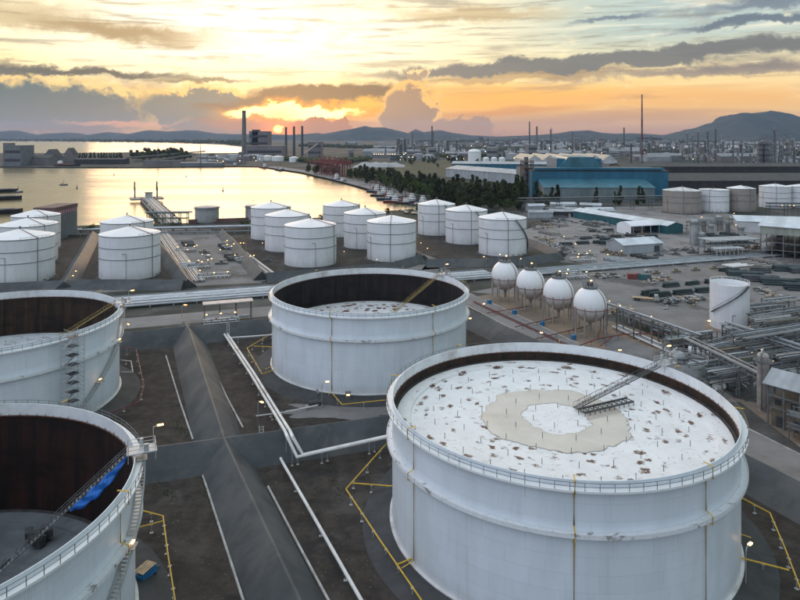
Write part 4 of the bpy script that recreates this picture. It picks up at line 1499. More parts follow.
k = MB(); pc = G(338, 410); blob_sheet(k, (0, 0), .01, 13, .020, 3.3, 70, .5, 1.8); k.v = [(v[0] * 1.25 + pc[0], v[1] * .42 + pc[1], v[2]) for v in k.v]
structure(k.build('pale_floor_patch', M['yard'], smooth=False))  # paler ragged patch on the ground before the middle open tank

# blue compressor trailer near the emptied tank
x, y = G(146, 580)
t = thing('compressor_trailer', 'blue compressor trailer with timber on top beside the emptied tank', 'compressor', (x, y, 0), 1.2)
k = MB(); k.box((0, 0, 1.15), (3.2, 1.7, 1.1)); k.box((.2, 0, 1.85), (2.4, 1.5, .35)); k.build('housing', M['blue'], t)
k = MB(); k.box((0, 0, .5), (3.6, 1.3, .18)); k.beam((1.7, 0, .5), (3.2, 0, .45), .14); k.build('chassis', M['darksteel'], t)
for sx in (-.8, .8):
    for sy in (-.85, .85):
        k = MB(); k.tube((sx, sy - .14, .4), (sx, sy + .14, .4), .4, 16); k.build('wheel', M['rubber'], t)
M['timber'] = mat('bare_timber', (.42, .31, .20), .8, .25, 1.2)
for i in range(4):
    k = MB(); k.box((-.2, -.75 + i * .5, 2.13), (3.0, .42, .1)); k.build('plank', M['timber'], t)

# ladder rungs fixed on the bund slopes
for px, py, lab in ((262, 458, 'grey steel ladder laid on the cross bund beside the paired pipes'), (228, 341, 'grey steel ladder laid on the bund behind the middle open tank')):
    a = g3(px, py, .3); b_ = (a[0] - 1.2, a[1] + 4.9, 4.9)
    k = MB()
    for s_ in (-.45, .45):
        k.beam((s_, 0, .35), (b_[0] - a[0] + s_, b_[1] - a[1], 5.1), .10)
    for i in range(12):
        p = lerp((0, 0, .4), (b_[0] - a[0], b_[1] - a[1], 5.1), (i + .5) / 12)
        k.beam((p[0] - .45, p[1], p[2]), (p[0] + .45, p[1], p[2]), .07)
    tag(k.build('bund_ladder', M['steel'], loc=(a[0], a[1], 0)), lab, 'ladder')


# ------------------------------------------------------------------ lamps
def make_lamp(h, head, hm, size=.9):
    def f():
        t = thing('street_lamp', '', 'lamp post')
        k = MB(); k.path([(0, 0, 0), (0, 0, h - .5), (.25, 0, h), (1.2, 0, h + .15)], .09, 6); k.build('pole', M['steel'], t)
        k = MB(); k.box((1.4, 0, h + .1), (size, .4, .2)); k.build('lamp_head', M[hm], t)
        return t
    return f


lampN = Maker(make_lamp(6.5, 1, 'lampw'))
lampO = Maker(make_lamp(5.0, 1, 'lampo', 1.1))
lampM = Maker(make_lamp(7.0, 1, 'lampw', .55))
near_lamps = [
    (258, 428, 0, 'lit lamp on a short pole by the bund floor corner under the middle open tank'),
    (322, 408, 0, 'lit lamp on a pole over the pump set'),
    (746, 590, 0, 'lit lamp by the foot of the largest tank near the roadside bund'),
    (467, 338, 0, 'lit lamp at the foot of the middle open tank on the road side'),
    (127, 338, 1, 'orange lamp between the road and the tank with scaffolding'),
    (182, 318, 1, 'orange lamp beside the road where the pipes cross'),
    (615, 372, 0, 'lit lamp on the concrete apron behind the largest tank'),
    (282, 318, 0, 'lit lamp on a thin pole by the road behind the middle open tank'),
    (482, 322, 0, 'lamp pole on the bund by the straight road'),
    (538, 352, 0, 'second lamp pole on the bund by the straight road'),
    (705, 340, 0, 'lit lamp on a pole in the scrap yard by the pipe bridge'),
]
for px, py, kd, lab in near_lamps:
    (lampO if kd else lampN)(G(px, py), random.uniform(-1, 1), lab, 'lamp post', 'lamp posts round the big tanks')


# ------------------------------------------------------------------ pipe corridors
def corridor(name, label, p0, p1, offs, rad, zs, mats, sleeper=9.0, cat='pipeline'):
    """parallel pipes from p0 to p1, each pipe a part; concrete sleepers under them"""
    t = thing(name, label, cat, (p0[0], p0[1], 0))
    d = Vector((p1[0] - p0[0], p1[1] - p0[1]))
    L = d.length
    d.normalize()
    n = Vector((-d.y, d.x))
    for i, o in enumerate(offs):
        k = MB()
        a = n * o
        b = a + d * L
        k.path([(a.x, a.y, zs[i % len(zs)]), (a.x + d.x * L * .5, a.y + d.y * L * .5, zs[i % len(zs)]), (b.x, b.y, zs[i % len(zs)])], rad[i % len(rad)], 8)
        k.build('pipe', M[mats[i % len(mats)]], t)
    w = max(offs) - min(offs) + 1.6
    c = (max(offs) + min(offs)) / 2
    cnt = int(L / sleeper)
    z = min(zs)
    sl = MB().box((0, 0, (z - .35) / 2), (.6, w, max(.2, z - .35))).mesh('sleeper', M['concrete'])
    for i in range(cnt):
        q = d * (i + .5) * L / cnt + n * c
        inst('sleeper', sl, t, (q.x, q.y, 0), atan2(d.y, d.x))
    return t


random.seed(5)
c0 = (-60.0, 291.0)
offs = [-9, -7.9, -6.8, -5.9, -5.0, -4.2, -3.0, -2.1, -1.2, -.3, .9, 1.8, 3.0, 3.9, 4.7, 6.2, 7.4, 8.6]
corridor('pipeline_corridor', 'broad band of silver pipes crossing behind the big tanks beside the road', along(c0, -190), along(c0, 112), offs, (.42, .36, .45, .3, .38), (1.0, 1.0, 1.15), ('pipe', 'pipe', 'pipegrey', 'pipe', 'pipewhite'))
corridor('pipeline_corridor', 'broad band of bluish pipes crossing the open yard behind the spheres', along(c0, 122), along(c0, 420), offs[:14], (.42, .36, .45, .3, .38), (1.0, .9, 1.1), ('pipe', 'pipegrey', 'pipe', 'pipegrey'))
corridor('pipeline_lane', 'pipe lane beside the bund running back to the jetty', G(196, 283), G(161, 233), [-4, -3, -2.1, -1, 0, 1.2, 2.2, 3.4], (.34, .3, .4), (.9, 1.0), ('pipe', 'pipewhite', 'pipegrey'))
corridor('pipeline_lane', 'short pipe lane with lit valves beside the six tanks', G(272, 279), G(226, 243), [-3.4, -2.4, -1.4, -.4, .7, 1.8], (.36, .3), (.9, 1.05), ('pipewhite', 'pipe', 'pipegrey'))
corridor('pipeline_lane', 'pipe lane along the shore in front of the harbour', G(60, 233.5), G(255, 229), [-3, -1.8, -.6, .8, 2.2], (.5, .4), (2.6, 2.3), ('pipe', 'pipegrey'))
corridor('pipeline_lane', 'pipe lane across the shore behind the six tanks', G(60, 236.5), G(255, 232.5), [-2, -.8, .6, 1.9], (.4, .35), (1.4, 1.2), ('pipegrey', 'pipe'))


def manifold(label, p, rz, n=6, w=14.0, seed=0):
    """valves and headers standing across a pipe lane"""
    rnd = random.Random(seed)
    t = thing('valve_manifold', label, 'valve manifold', (p[0], p[1], 0), rz)
    for j in range(3):
        k = MB(); k.path([(-w / 2, j * 2.2, 1.4 + .3 * j), (w / 2, j * 2.2, 1.4 + .3 * j)], .3, 8); k.build('header_pipe', M['pipe' if j % 2 else 'pipewhite'], t)
    for i in range(n):
        x = -w / 2 + (i + .5) * w / n
        k = MB(); k.path([(x, -2.5, .9), (x, 6.5, .9)], .24, 8); k.build('branch_pipe', M['pipe'], t)
        k = MB(); k.tube((x, 1.0 + (i % 3), .9), (x, 1.0 + (i % 3), 2.6), .13, 6); k.tube((x, 1.0 + (i % 3), 2.5), (x, 1.0 + (i % 3), 2.62), .5, 12); k.box((x, 1.0 + (i % 3), .95), (.9, .7, .8)); k.build('valve', M[rnd.choice(['midsteel', 'redpipe', 'steel'])], t)
    k = MB()
    for s in (-1, 1):
        for yy in (-1.5, 6.0):
            k.tube((s * w * .45, yy, 0), (s * w * .45, yy, 3.2), .1, 6)
        k.beam((s * w * .45, -1.5, 3.2), (s * w * .45, 6.0, 3.2), .14)
    for yy in (-1.5, 6.0):
        k.beam((-w * .45, yy, 3.2), (w * .45, yy, 3.2), .14)
    k.build('frame', M['midsteel'], t)
    for i in range(3):
        k = MB(); k.box((-w * .4 + i * w * .4, rnd.choice([-1.5, 6.0]), 3.45), (.6, .35, .25)); k.build('lamp', M['lampw'], t)
    return t


manifold('valve manifold across the pipe lane beside the single cone roof tank', G(199, 269), A1, 6, 12, 1)
manifold('valve manifold where the pipe lane meets the silver pipe band', G(214, 279), A1, 8, 16, 2)
manifold('lit valve manifold on the near end of the lane by the six tanks', G(246, 262), A1 + .3, 6, 10, 3)
manifold('lit valve manifold halfway up the lane by the six tanks', G(233, 249), A1 + .3, 6, 11, 4)
manifold('lit valve manifold at the far end of the jetty pipe lane', G(186, 252), A1, 6, 12, 5)
manifold('low valve manifold by the road above the bund pipes', G(222, 327), A1, 7, 13, 6)
manifold('valve manifold behind the spheres beside the bluish pipe band', G(575, 279), A1, 7, 14, 7)
manifold('valve manifold at the far side of the spheres by the road', G(505, 278), A1, 6, 12, 8)
manifold('lit valve manifold beside the bund of the diagonal stair tanks', G(585, 262), A1, 6, 14, 9)

# shelter with thin pinkish roof over the road manifold
x, y = G(228, 320)
t = thing('shelter', 'open shelter with thin pale roof on posts beside the silver pipe band', 'shelter', (x, y, 0), A1)
M['pinkroof'] = mat('pale_pink_roof', (.52, .45, .42), .6, .12, .3)
k = MB(); k.box((0, 0, 7.0), (18.5, 4.6, .35)); k.build('roof', M['pinkroof'], t)
for sx in (-8.6, -3, 3, 8.6):
    for sy in (-1.8, 1.8):
        MB().box((sx, sy, 3.4), (.28, .28, 6.8)).build('post', M['midsteel'], t)
k = MB(); k.path([(-8, 0, 1.2), (8, 0, 1.2)], .4, 8); k.path([(-3, -3, 1.9), (-3, 3, 1.9)], .3, 8); k.build('pipe', M['pipe'], t)


# ------------------------------------------------------------------ buildings
def building(name, label, cat, p, rz, L, W, H, rise, wall, roof, eave=.6, ridge='x', door=None, group=None, mono=False, openf=False):
    """gabled hall: origin at the near corner, length along local x, width along local y"""
    t = thing(name, label, cat, (p[0], p[1], 0), rz, group)
    k = MB()
    if not openf:
        if mono:
            vs = [(0, 0, 0), (L, 0, 0), (L, W, 0), (0, W, 0), (0, 0, H), (L, 0, H), (L, W, H + rise), (0, W, H + rise)]
            fs = [(0, 1, 5, 4), (1, 2, 6, 5), (2, 3, 7, 6), (3, 0, 4, 7)]
        elif ridge == 'x':
            vs = [(0, 0, 0), (L, 0, 0), (L, W, 0), (0, W, 0), (0, 0, H), (L, 0, H), (L, W, H), (0, W, H), (0, W / 2, H + rise), (L, W / 2, H + rise)]
            fs = [(0, 1, 5, 4), (2, 3, 7, 6), (1, 2, 6, 9, 5), (3, 0, 4, 8, 7)]
        else:
            vs = [(0, 0, 0), (L, 0, 0), (L, W, 0), (0, W, 0), (0, 0, H), (L, 0, H), (L, W, H), (0, W, H), (L / 2, 0, H + rise), (L / 2, W, H + rise)]
            fs = [(0, 1, 5, 8, 4), (2, 3, 7, 9, 6), (1, 2, 6, 5), (3, 0, 4, 7)]
        k.add(vs, fs)
        k.build('wall', M[wall], t, smooth=False)
    e, th = eave, .18
    k = MB()

    def slab(q):
        n = len(q)
        k.add([(a, b, c + .06) for a, b, c in q] + [(a, b, c + .06 + th) for a, b, c in q], [tuple(range(n)), tuple(n + i for i in reversed(range(n)))] + [(i, (i + 1) % n, n + (i + 1) % n, n + i) for i in range(n)])
    if mono:
        s = rise / W
        slab([(-e, -e, H - e * s), (L + e, -e, H - e * s), (L + e, W + e, H + rise + e * s), (-e, W + e, H + rise + e * s)])
    elif ridge == 'x':
        s = rise / (W / 2)
        slab([(-e, -e, H - e * s), (L + e, -e, H - e * s), (L + e, W / 2, H + rise), (-e, W / 2, H + rise)])
        slab([(-e, W / 2, H + rise), (L + e, W / 2, H + rise), (L + e, W + e, H - e * s), (-e, W + e, H - e * s)])
    else:
        s = rise / (L / 2)
        slab([(-e, -e, H - e * s), (L / 2, -e, H + rise), (L / 2, W + e, H + rise), (-e, W + e, H - e * s)])
        slab([(L / 2, -e, H + rise), (L + e, -e, H - e * s), (L + e, W + e, H - e * s), (L / 2, W + e, H + rise)])
    k.build('roof', M[roof], t, smooth=False)
    if door:
        for (fx, w_, h_) in door:
            q = MB(); q.box((L * fx, -.04, h_ / 2), (w_, .12, h_)); q.build('door', M['darksteel'], t)
    return t


M['wh_wall'] = corrugated('grey_cladding', (.34, .37, .40), 1.0, 0)
M['wh_roof'] = corrugated('pale_roof_sheet', (.56, .60, .64), 1.0, 0, .4)
M['annexewall'] = corrugated('annexe_cladding', (.15, .19, .20), 1.6, 0)
M['bluewall'] = corrugated('blue_cladding', (.007, .105, .175), 2.4, 0, .45, .15)
M['blueroof'] = corrugated('blue_roof_sheet', (.036, .135, .18), 2.0, 0, .4, .2)
M['greyroof'] = corrugated('grey_roof_sheet', (.30, .32, .34), 2.0, 0, .5, .2)
M['darkroof'] = corrugated('dark_brown_roof', (.046, .044, .043), 3.0, 0, .75, .35)
M['darkwall'] = corrugated('dark_brown_cladding', (.028, .026, .027), 3.0, 0, .7, .25)
M['tealwall'] = corrugated('teal_cladding', (.02, .10, .12), 1.5, 0)
M['cream'] = corrugated('cream_roof_sheet', (.42, .365, .28), 2.5, 1, .6)
M['sage'] = corrugated('sage_fascia', (.30, .32, .27), 1.2, 0, .6, .12, dirt=(.2, .19, .16))
M['brown'] = mat('brown_cladding', (.15, .09, .085), .7, .25, .1)
M['fabric'] = mat('white_membrane', (.72, .74, .77), .5, .06, .1)
M['pinkstrip'] = mat('pink_strip', (.55, .22, .30), .6, .1, .5)  # pink paint standing in for the strip lights on the harbour store
M['lightshed'] = mat('pale_shed_wall', (.48, .49, .50), .6, .15, .1, col2=(.3, .29, .28), amt=.3, sharp=.3)

building('warehouse', 'grey walled warehouse with pale pitched roof on the yard by the bluish pipe band', 'warehouse', G(623.5, 254.5), A1, 28.5, 16.5, 5.4, 2.6, 'wh_wall', 'wh_roof', door=((.85, 4, 4),))
x, y = G(631, 235)
t = thing('fabric_hall', 'white arched membrane hall with open side beyond the grey walled warehouse', 'hall', (x, y, 0), A1)
k = MB(); vs = []; n = 14
for i in range(n + 1):
    f = i / n
    yy = 16 * f
    zz = 6.0 + 2.6 * sin(pi * f)
    vs += [(0, yy, zz), (34, yy, zz)]
k.add(vs, [(2 * i, 2 * i + 1, 2 * i + 3, 2 * i + 2) for i in range(n)])
rf = k.build('roof', M['fabric'], t); mod = rf.modifiers.new('thickness', 'SOLIDIFY'); mod.thickness = .2
k = MB(); k.add([(0.05, 0, 0)] + [(.05, 16 * i / n, 6 + 2.6 * sin(pi * i / n) - .15) for i in range(n + 1)] + [(.05, 16, 0)], [tuple(range(n + 3))]); k.build('end_wall', M['fabric'], t, smooth=False)
k = MB(); k.box((17, 15.9, 3), (34, .15, 6)); k.build('back_wall', M['lightshed'], t)
for i in range(5):
    MB().box((2 + i * 7.6, .2, 3), (.4, .4, 6)).build('post', M['steel'], t)
building('long_shed', 'long pale roofed shed with teal upper wall behind the membrane hall', 'shed', G(683, 233), pi / 2 + A2, 104, 15, 6.0, 2.2, 'tealwall', 'wh_roof')

# open frame works hall on the right edge
x, y = G(760, 256)
t = thing('works_hall', 'tall works hall with sage fascia over open steel frames at the picture edge', 'hall', (x, y, 0), radians(-38))
k = MB(); k.box((32, 20, 15.6), (64, 40, 4.6)); k.build('fascia', M['sage'], t)
k = MB(); k.add([(-1, -1, 17.95), (65, -1, 17.95), (65, 20, 21.5), (-1, 20, 21.5), (65, 41, 17.95), (-1, 41, 17.95)], [(0, 1, 2, 3), (3, 2, 4, 5)]); rf = k.build('roof', M['wh_roof'], t, smooth=False); mod = rf.modifiers.new('thickness', 'SOLIDIFY'); mod.thickness = .3
for i in range(12):
    for sy in (0.3, 20, 39.7):
        MB().box((.4 + i * 5.7, sy, 6.6), (.5, .5, 13.2)).build('column', M['midsteel'], t)
for zz in (4.2, 8.6):
    MB().box((32, .3, zz), (63, .35, .45)).build('beam', M['midsteel'], t)
    k = MB(); k.box((32, 20, zz - .3), (62, 38, .2)); k.build('deck', M['darksteel'], t)
k = MB()
rnd = random.Random(8)
for i in range(26):
    k.box((rnd.uniform(3, 60), rnd.uniform(3, 20), rnd.choice([1.2, 5.4, 9.8])), (rnd.uniform(1, 4), rnd.uniform(1, 3), rnd.uniform(1, 2.4)))
o = k.build('machinery', M['darksteel'], t); o['kind'] = 'stuff'
building('roofed_store', 'long low store with pale roof behind the sage fascia hall', 'shed', G(737, 232), radians(-14), 70, 22, 8, 3.0, 'lightshed', 'wh_roof')
# steel frame with flat canopy
x, y = G(712, 257)
t = thing('steel_frame', 'grey steel frame carrying a flat roof beside the bluish pipe band', 'steel frame', (x, y, 0), A1 * .6)
k = MB(); k.box((16, 6, 9.3), (33, 13, .4)); k.build('upper_roof', M['greyroof'], t)
k = MB(); k.box((8, -2.5, 5.6), (18, 5, .35)); k.build('lower_roof', M['wh_roof'], t)
for i in range(9):
    MB().box((i * 4, -.2, 4.6), (.3, .3, 9.2)).build('post', M['midsteel'], t)
    MB().box((i * 4, 12, 4.6), (.3, .3, 9.2)).build('post', M['midsteel'], t)
for i in range(7):
    MB().box((i * 2.8 - .4, -4.7, 2.8), (.3, .3, 5.6)).build('post', M['steel'], t)
for i in range(4):
    MB().path([(0, 2 + i * 2.4, 6.4), (34, 2 + i * 2.4, 6.4)], .35, 8).build('pipe', M['pipe'], t)

M['vessel'] = mat('grey_vessel', (.33, .34, .345), .5, .15, .2, col2=(.22, .18, .15), amt=.3, sharp=.3)


def vessel(label, px, py, R, H, m='vessel', group=None, name='vertical_vessel', plat=True, dome=.5):
    x, y = G(px, py)
    t = thing(name, label, 'process vessel', (x, y, 0), random.uniform(-1, 1), group)
    k = MB(); k.lathe([(R * .9, 0), (R * .9, 1), (R, 1.05), (R, H), (R * .75, H + R * .7 * dome), (.02, H + R * dome)], 28); k.build('shell', M[m], t)
    if plat:
        k = MB(); k.lathe([(R, H - 1.2), (R + .9, H - 1.2), (R + .9, H - 1.35), (R, H - 1.4)], 24); ring_rail(k, R + .85, H - 1.2, 0, 2 * pi, 1.4, 1.0); k.build('platform', M['midsteel'], t)
        k = MB()
        for s in (-.3, .3):
            k.beam((R + .35, s, .2), (R + .35, s, H), .07)
        for i in range(int(H / .8)):
            k.beam((R + .35, -.3, .5 + i * .8), (R + .35, .3, .5 + i * .8), .05)
        k.build('ladder', M['steel'], t)
    k = MB(); k.path([(-R - .25, 0, .5), (-R - .25, 0, H + 1), (0, 0, H + R * .5 + 1), (0, 0, H)], .16, 6); k.build('overhead_pipe', M['pipe'], t)
    return t


vessel('tall grey vertical vessel beside the long pale roofed shed', 694, 245, 2.7, 15.5)
vessel('short grey vessel at the foot of the tall one by the shed', 702, 247, 1.9, 8.5)


# ------------------------------------------------------------------ blue works and sheds behind
p = G(532, 198.5)
t = building('steelworks', 'huge bright blue clad works hall behind the trees', 'factory', p, -.03, 152, 120, 31, 2.0, 'bluewall', 'darkroof', 1.0)
k = MB(); k.box((60, 60, 38), (52, 60, 12)); k.build('roof_monitor', M['bluewall'], t)
k = MB(); k.add([(34, 24, 32), (46, 24, 46), (76, 24, 46), (88, 24, 32), (34, 90, 32), (46, 90, 46), (76, 90, 46), (88, 90, 32)], [(0, 1, 2, 3), (7, 6, 5, 4), (0, 4, 5, 1), (1, 5, 6, 2), (2, 6, 7, 3)]); k.build('roof_cowl', M['blueroof'], t, smooth=False)
k = MB(); k.box((76, 8, 33.4), (145, 14, 2.2)); k.build('roof_walk', M['bluewall'], t)
building('annexe', 'grey annexe with pale blue sloping roof in front of the blue works hall', 'factory', (p[0] + 6, p[1] - 34), -.03, 118, 33, 15, 7, 'annexewall', 'blueroof', 1.0, mono=True)
q0, q1 = G(523, 184.5), G(446, 176.8)
building('long_hall', 'long grey roofed industrial hall with ribbed side beside the blue works', 'factory', q0, atan2(q1[1] - q0[1], q1[0] - q0[0]) + pi, hypot(q1[0] - q0[0], q1[1] - q0[1]), 46, 14.5, 5, 'wh_wall', 'greyroof', 1.0)
bb = bpy.data.objects['long_hall']
bb.location = (q1[0], q1[1], 0)
building('low_hall', 'bluish low roof behind the long grey roofed hall', 'factory', G(452, 171), -.18, 190, 50, 15, 4, 'bluewall', 'greyroof', 1.0)
x, y = G(527, 196)
t = thing('furnace_tower', 'dark rusty furnace tower between the long grey hall and the blue works', 'tower', (x, y, 0))
for sx in (-6, 6):
    for sy in (-6, 6):
        MB().box((sx, sy, 21), (1.2, 1.2, 42)).build('column', M['rustedge'], t)
for i in range(6):
    MB().box((0, 0, 5 + i * 7), (13.6, 13.6, .7)).build('deck', M['rustedge'], t)
k = MB(); k.tube((-1, 0, 0), (-1, 0, 46), 2.6, 16); k.build('flue', M['midsteel'], t)
k = MB(); k.box((2.5, 2, 18), (6, 6, 12)); k.build('hopper', M['darksteel'], t)
building('dark_shed', 'long dark brown shed with streaked roof behind the brown tanks', 'factory', G(661, 193), .02, 280, 90, 15, 7, 'darkwall', 'darkroof', 1.0)
building('dark_shed', 'black ridge roof standing over the long dark shed', 'factory', (G(640, 186)[0], G(640, 186)[1] + 70), .02, 330, 60, 24, 4, 'darkwall', 'darkroof', 1.0)
for i in range(6):
    px = 540 + i * 15
    building('sawtooth_hall', ('first', 'second', 'third', 'fourth', 'fifth', 'last')[i] + ' cream gabled bay counted along the store behind the blue works', 'warehouse', G(px - 12, 163.6), 0, 36, 210, 9, 13, 'lightshed', 'cream', .5, 'y', group='cream gabled bays behind the blue works')
M['plantgrey'] = mat('grey_render', (.15, .16, .175), .7, .2, .1)
# brown harbour store
x, y = G(34, 241)
t = thing('harbour_store', 'brown roofed store with pink strips standing by the water behind the trio of tanks', 'warehouse', (x, y, 0), .0)
k = MB(); k.box((7, 15, 10), (14, 30, 20)); k.build('wall', M['plantgrey'], t)
k = MB(); k.box((7, 15, 21), (14.6, 30.6, 2.6)); k.build('roof', M['brown'], t)
for i in range(9):
    MB().box((14.1, 2 + i * 3.1, 18.6), (.12, 1.3, 2.6)).build('strip', M['pinkstrip'], t)
k = MB(); k.box((6, -.05, 3), (5, .14, 6)); k.build('door', M['darksteel'], t)

# small tanks on the shore
vessel('squat grey tank on the shore beyond the jetty pipes', 207, 222.5, 9.4, 13, 'vessel', name='shore_tank', dome=.06)
vessel('squat grey tank behind the rearmost of the six tanks', 254, 221, 7, 13, 'vessel', name='shore_tank', dome=.06)
k = MB(); a = G(189, 224); b_ = G(262, 221.5); k.beam((0, 0, 1.8), (b_[0] - a[0], b_[1] - a[1], 1.8), .6, 3.6)
tag(k.build('shore_wall', M['brown'], loc=(a[0], a[1], 0)), 'long low dark red wall along the shore behind the pipe lanes', 'wall')

# green gantry over the jetty root
x, y = G(147, 228)
t = thing('pipe_gantry', 'green steel gantry carrying pipes at the root of the jetty', 'gantry', (x, y, 0), .06)
M['green'] = mat('green_steel', (.05, .10, .075), .6, .3, .3)
for i in range(6):
    for sy in (0, 5):
        MB().box((i * 6, sy, 5.5), (.5, .5, 11)).build('column', M['green'], t)
    MB().box((i * 6, 2.5, 11), (.5, 5.4, .5)).build('cross_beam', M['green'], t)
for sy in (0, 5):
    for zz in (7, 11.2):
        MB().box((15, sy, zz), (31, .45, .5)).build('beam', M['green'], t)
for i in range(4):
    MB().path([(-2, .8 + i * 1.2, 11.8), (33, .8 + i * 1.2, 11.8)], .4, 8).build('pipe', M['pipegrey'], t)

# ------------------------------------------------------------------ process area beyond the largest tank
def pipe_bridge(label, p0, p1, H, npipe=5, bay=9.0, w=4.2, m='midsteel', tiers=1, mats=('pipegrey', 'midsteel', 'pipegrey', 'pipe', 'vesselgrey'), seed=0):
    rnd = random.Random(seed)
    d = Vector((p1[0] - p0[0], p1[1] - p0[1]))
    L = d.length
    t = thing('pipe_bridge', label, 'pipe rack', (p0[0], p0[1], 0), atan2(d.y, d.x))
    n = max(1, round(L / bay))
    for i in range(n + 1):
        x = L * i / n
        for s in (-w / 2, w / 2):
            MB().box((x, s, H / 2), (.32, .32, H)).build('post', M[m], t)
        for q in range(tiers):
            MB().box((x, 0, H - q * 2.6 - .2), (.3, w + .6, .35)).build('cross_beam', M[m], t)
    for q in range(tiers):
        for s in (-w / 2, w / 2):
            MB().box((L / 2, s, H - q * 2.6 - .6), (L + .4, .22, .3)).build('side_beam', M[m], t)
        for i in range(npipe):
            if rnd.random() < .3 and i not in (0, npipe - 1):
                continue
            y = -w / 2 + .4 + i * (w - .8) / max(1, npipe - 1)
            r = rnd.choice([.14, .2, .27])
            MB().path([(-1.5, y, H - q * 2.6 + r), (L + 1.5, y, H - q * 2.6 + r)], r, 8).build('pipe', M[rnd.choice(mats)], t)
    return t


pipe_bridge('long pipe bridge on tall posts passing the nearest sphere', G(604, 326), G(696, 362), 8.6, 4, 8.5, 3.0, seed=1)
pipe_bridge('pipe bridge crossing behind the slim white yard tank towards the picture edge', G(755, 344), G(840, 330), 9.5, 6, 9, 5, tiers=2, seed=2)
pipe_bridge('pipe bridge running down beside the small open tank to the works shed', G(690, 366), G(768, 408), 8.0, 5, 8, 4, seed=3)
pipe_bridge('low pipe bridge linking the slim white tank and the tall rack', G(700, 372), G(770, 350), 7.5, 4, 8, 3.6, seed=4)
pipe_bridge('pipe rack with two tiers above the works shed at the picture edge', G(742, 372), G(850, 352), 10.5, 7, 9, 6, tiers=2, seed=5)
pipe_bridge('pipe rack in front of the works yard by the picture edge', G(728, 352), G(838, 392), 9.0, 6, 9, 5, tiers=2, seed=6)
corridor('pipeline_lane', 'pale ground pipes under the pipe bridge beside the spheres', G(616, 328), G(700, 366), [-1.6, -.7, .3, 1.3], (.3, .26, .36), (.8, .9), ('pipewhite', 'pipe', 'pipegrey'))
corridor('pipeline_lane', 'dark edged pipe trench along the sphere pad', G(474, 302.5), G(692, 404), [-.4, .4], (.22, .2), (.45, .45), ('redpipe', 'darksteel'), sleeper=12)
pipe_run('fire_main', 'red fire main branching from the nearest sphere to the pipe bridge', 'pipe', [[g3(560, 353, 1.5), g3(597, 339, 1.5), g3(625, 334, 1.6), g3(670, 333, 1.6)], [g3(597, 339, 1.5), g3(600, 330, 1.5)], [g3(612, 337, 1.5), g3(600, 346, 1.4)]], 'redpipe', .20, 6.0, 'midsteel')
for i, (a, b_) in enumerate((((487, 313), (530, 306)), ((515, 327), (558, 317)), ((535, 339), (588, 326)))):
    pipe_run('fire_main', ('red fire main ahead of the farthest sphere', 'red fire main ahead of the second farthest sphere', 'red fire main ahead of the second nearest sphere')[i], 'pipe', [[g3(*a, 1.2), g3(*b_, 1.2)]], 'redpipe', .17, 6.0, 'midsteel')

# small open tank behind the largest tank
x, y = G(692, 387)
t = thing('settling_tank', 'squat grey open settling tank with dark cover beside the largest tank', 'storage tank', (x, y + 5, 0))
R = 6.2
k = MB(); k.lathe([(R, 0), (R, 6.2), (R - .15, 6.2), (R - .15, 5.0), (.1, 5.1)], 40); k.build('shell', M['vessel'], t)
k = MB(); ring_rail(k, R + .1, 6.2, 0, 2 * pi, 1.6, 1.0); k.build('handrail', M['steel'], t)
k = MB()
for i in range(7):
    a = i * .9
    k.beam((0, 0, 6.6), (R * cos(a), R * sin(a), 6.0), .5, .25)
k.build('cover_beam', M['darksteel'], t)
k = MB(); k.path([(-R - 1, -2, 0), (-R - 1, -2, 6.8), (0, -2, 6.9)], .25, 8); k.build('inlet_pipe', M['pipegrey'], t)
vessel('small dark vessel squeezed between the settling tank and the pipe bridge', 677, 379, 2.2, 7.0)
# white horizontal drum
x, y = G(701, 361)
t = thing('horizontal_drum', 'white horizontal drum lying on saddles near the slim white tank', 'process vessel', (x, y, 0), radians(-28))
k = MB(); k.path([(-3.6, 0, 3.0), (-3.2, 0, 3.0), (3.2, 0, 3.0), (3.6, 0, 3.0)], 1.15, 18); k.build('shell', M['white'], t)
for sx in (-2.2, 2.2):
    MB().box((sx, 0, 1.0), (.5, 1.8, 2.0)).build('saddle', M['concrete'], t)
vessel('grey column with small platform next to the works shed', 763, 410, 1.4, 14.0, 'vesselgrey')

# works shed with grey pitched roof at the right edge
x, y = G(768, 425)
t = thing('works_shed', 'open works shed with grey pitched roof at the picture edge', 'shed', (x, y, 0), radians(-50))
k = MB(); k.add([(-1, -1, 10.2), (15, -1, 10.2), (15, 5, 12.6), (-1, 5, 12.6), (15, 11, 10.2), (-1, 11, 10.2)], [(0, 1, 2, 3), (3, 2, 4, 5)]); rf = k.build('roof', M['greyroof'], t, smooth=False); mod = rf.modifiers.new('thickness', 'SOLIDIFY'); mod.thickness = .2
for i in range(5):
    for sy in (0, 10):
        MB().box((i * 3.5, sy, 5.1), (.35, .35, 10.2)).build('post', M['midsteel'], t)
M['shedwall'] = mat('stained_shed_wall', (.20, .16, .115), .85, .3, .25, col2=(.09, .08, .07), amt=.4, sharp=.3)
for zz in (4.6, 7.4):
    MB().box((7, 0, zz), (14.3, .3, .3)).build('beam', M['midsteel'], t)
k = MB(); k.box((7, 5, 3.6), (13, 8.6, 7.0)); k.build('inner_wall', M['shedwall'], t)
for i in range(4):
    k = MB(); k.box((2 + i * 3.5, .62, 5.9), (1.4, .12, 1.3)); k.build('window', M['glass'], t)
for i in range(3):
    k = MB(); k.box((2.5 + i * 4, .62, 1.3), (1.8, .14, 2.6)); k.build('door', M['darksteel'], t)
x, y = G(789, 441)
t = thing('access_platform', 'steel access platform with stairs in front of the works shed', 'platform', (x, y, 0), radians(-50))
for sx in (0, 4, 8):
    for sy in (0, 3):
        MB().box((sx, sy, 3.6), (.25, .25, 7.2)).build('post', M['midsteel'], t)
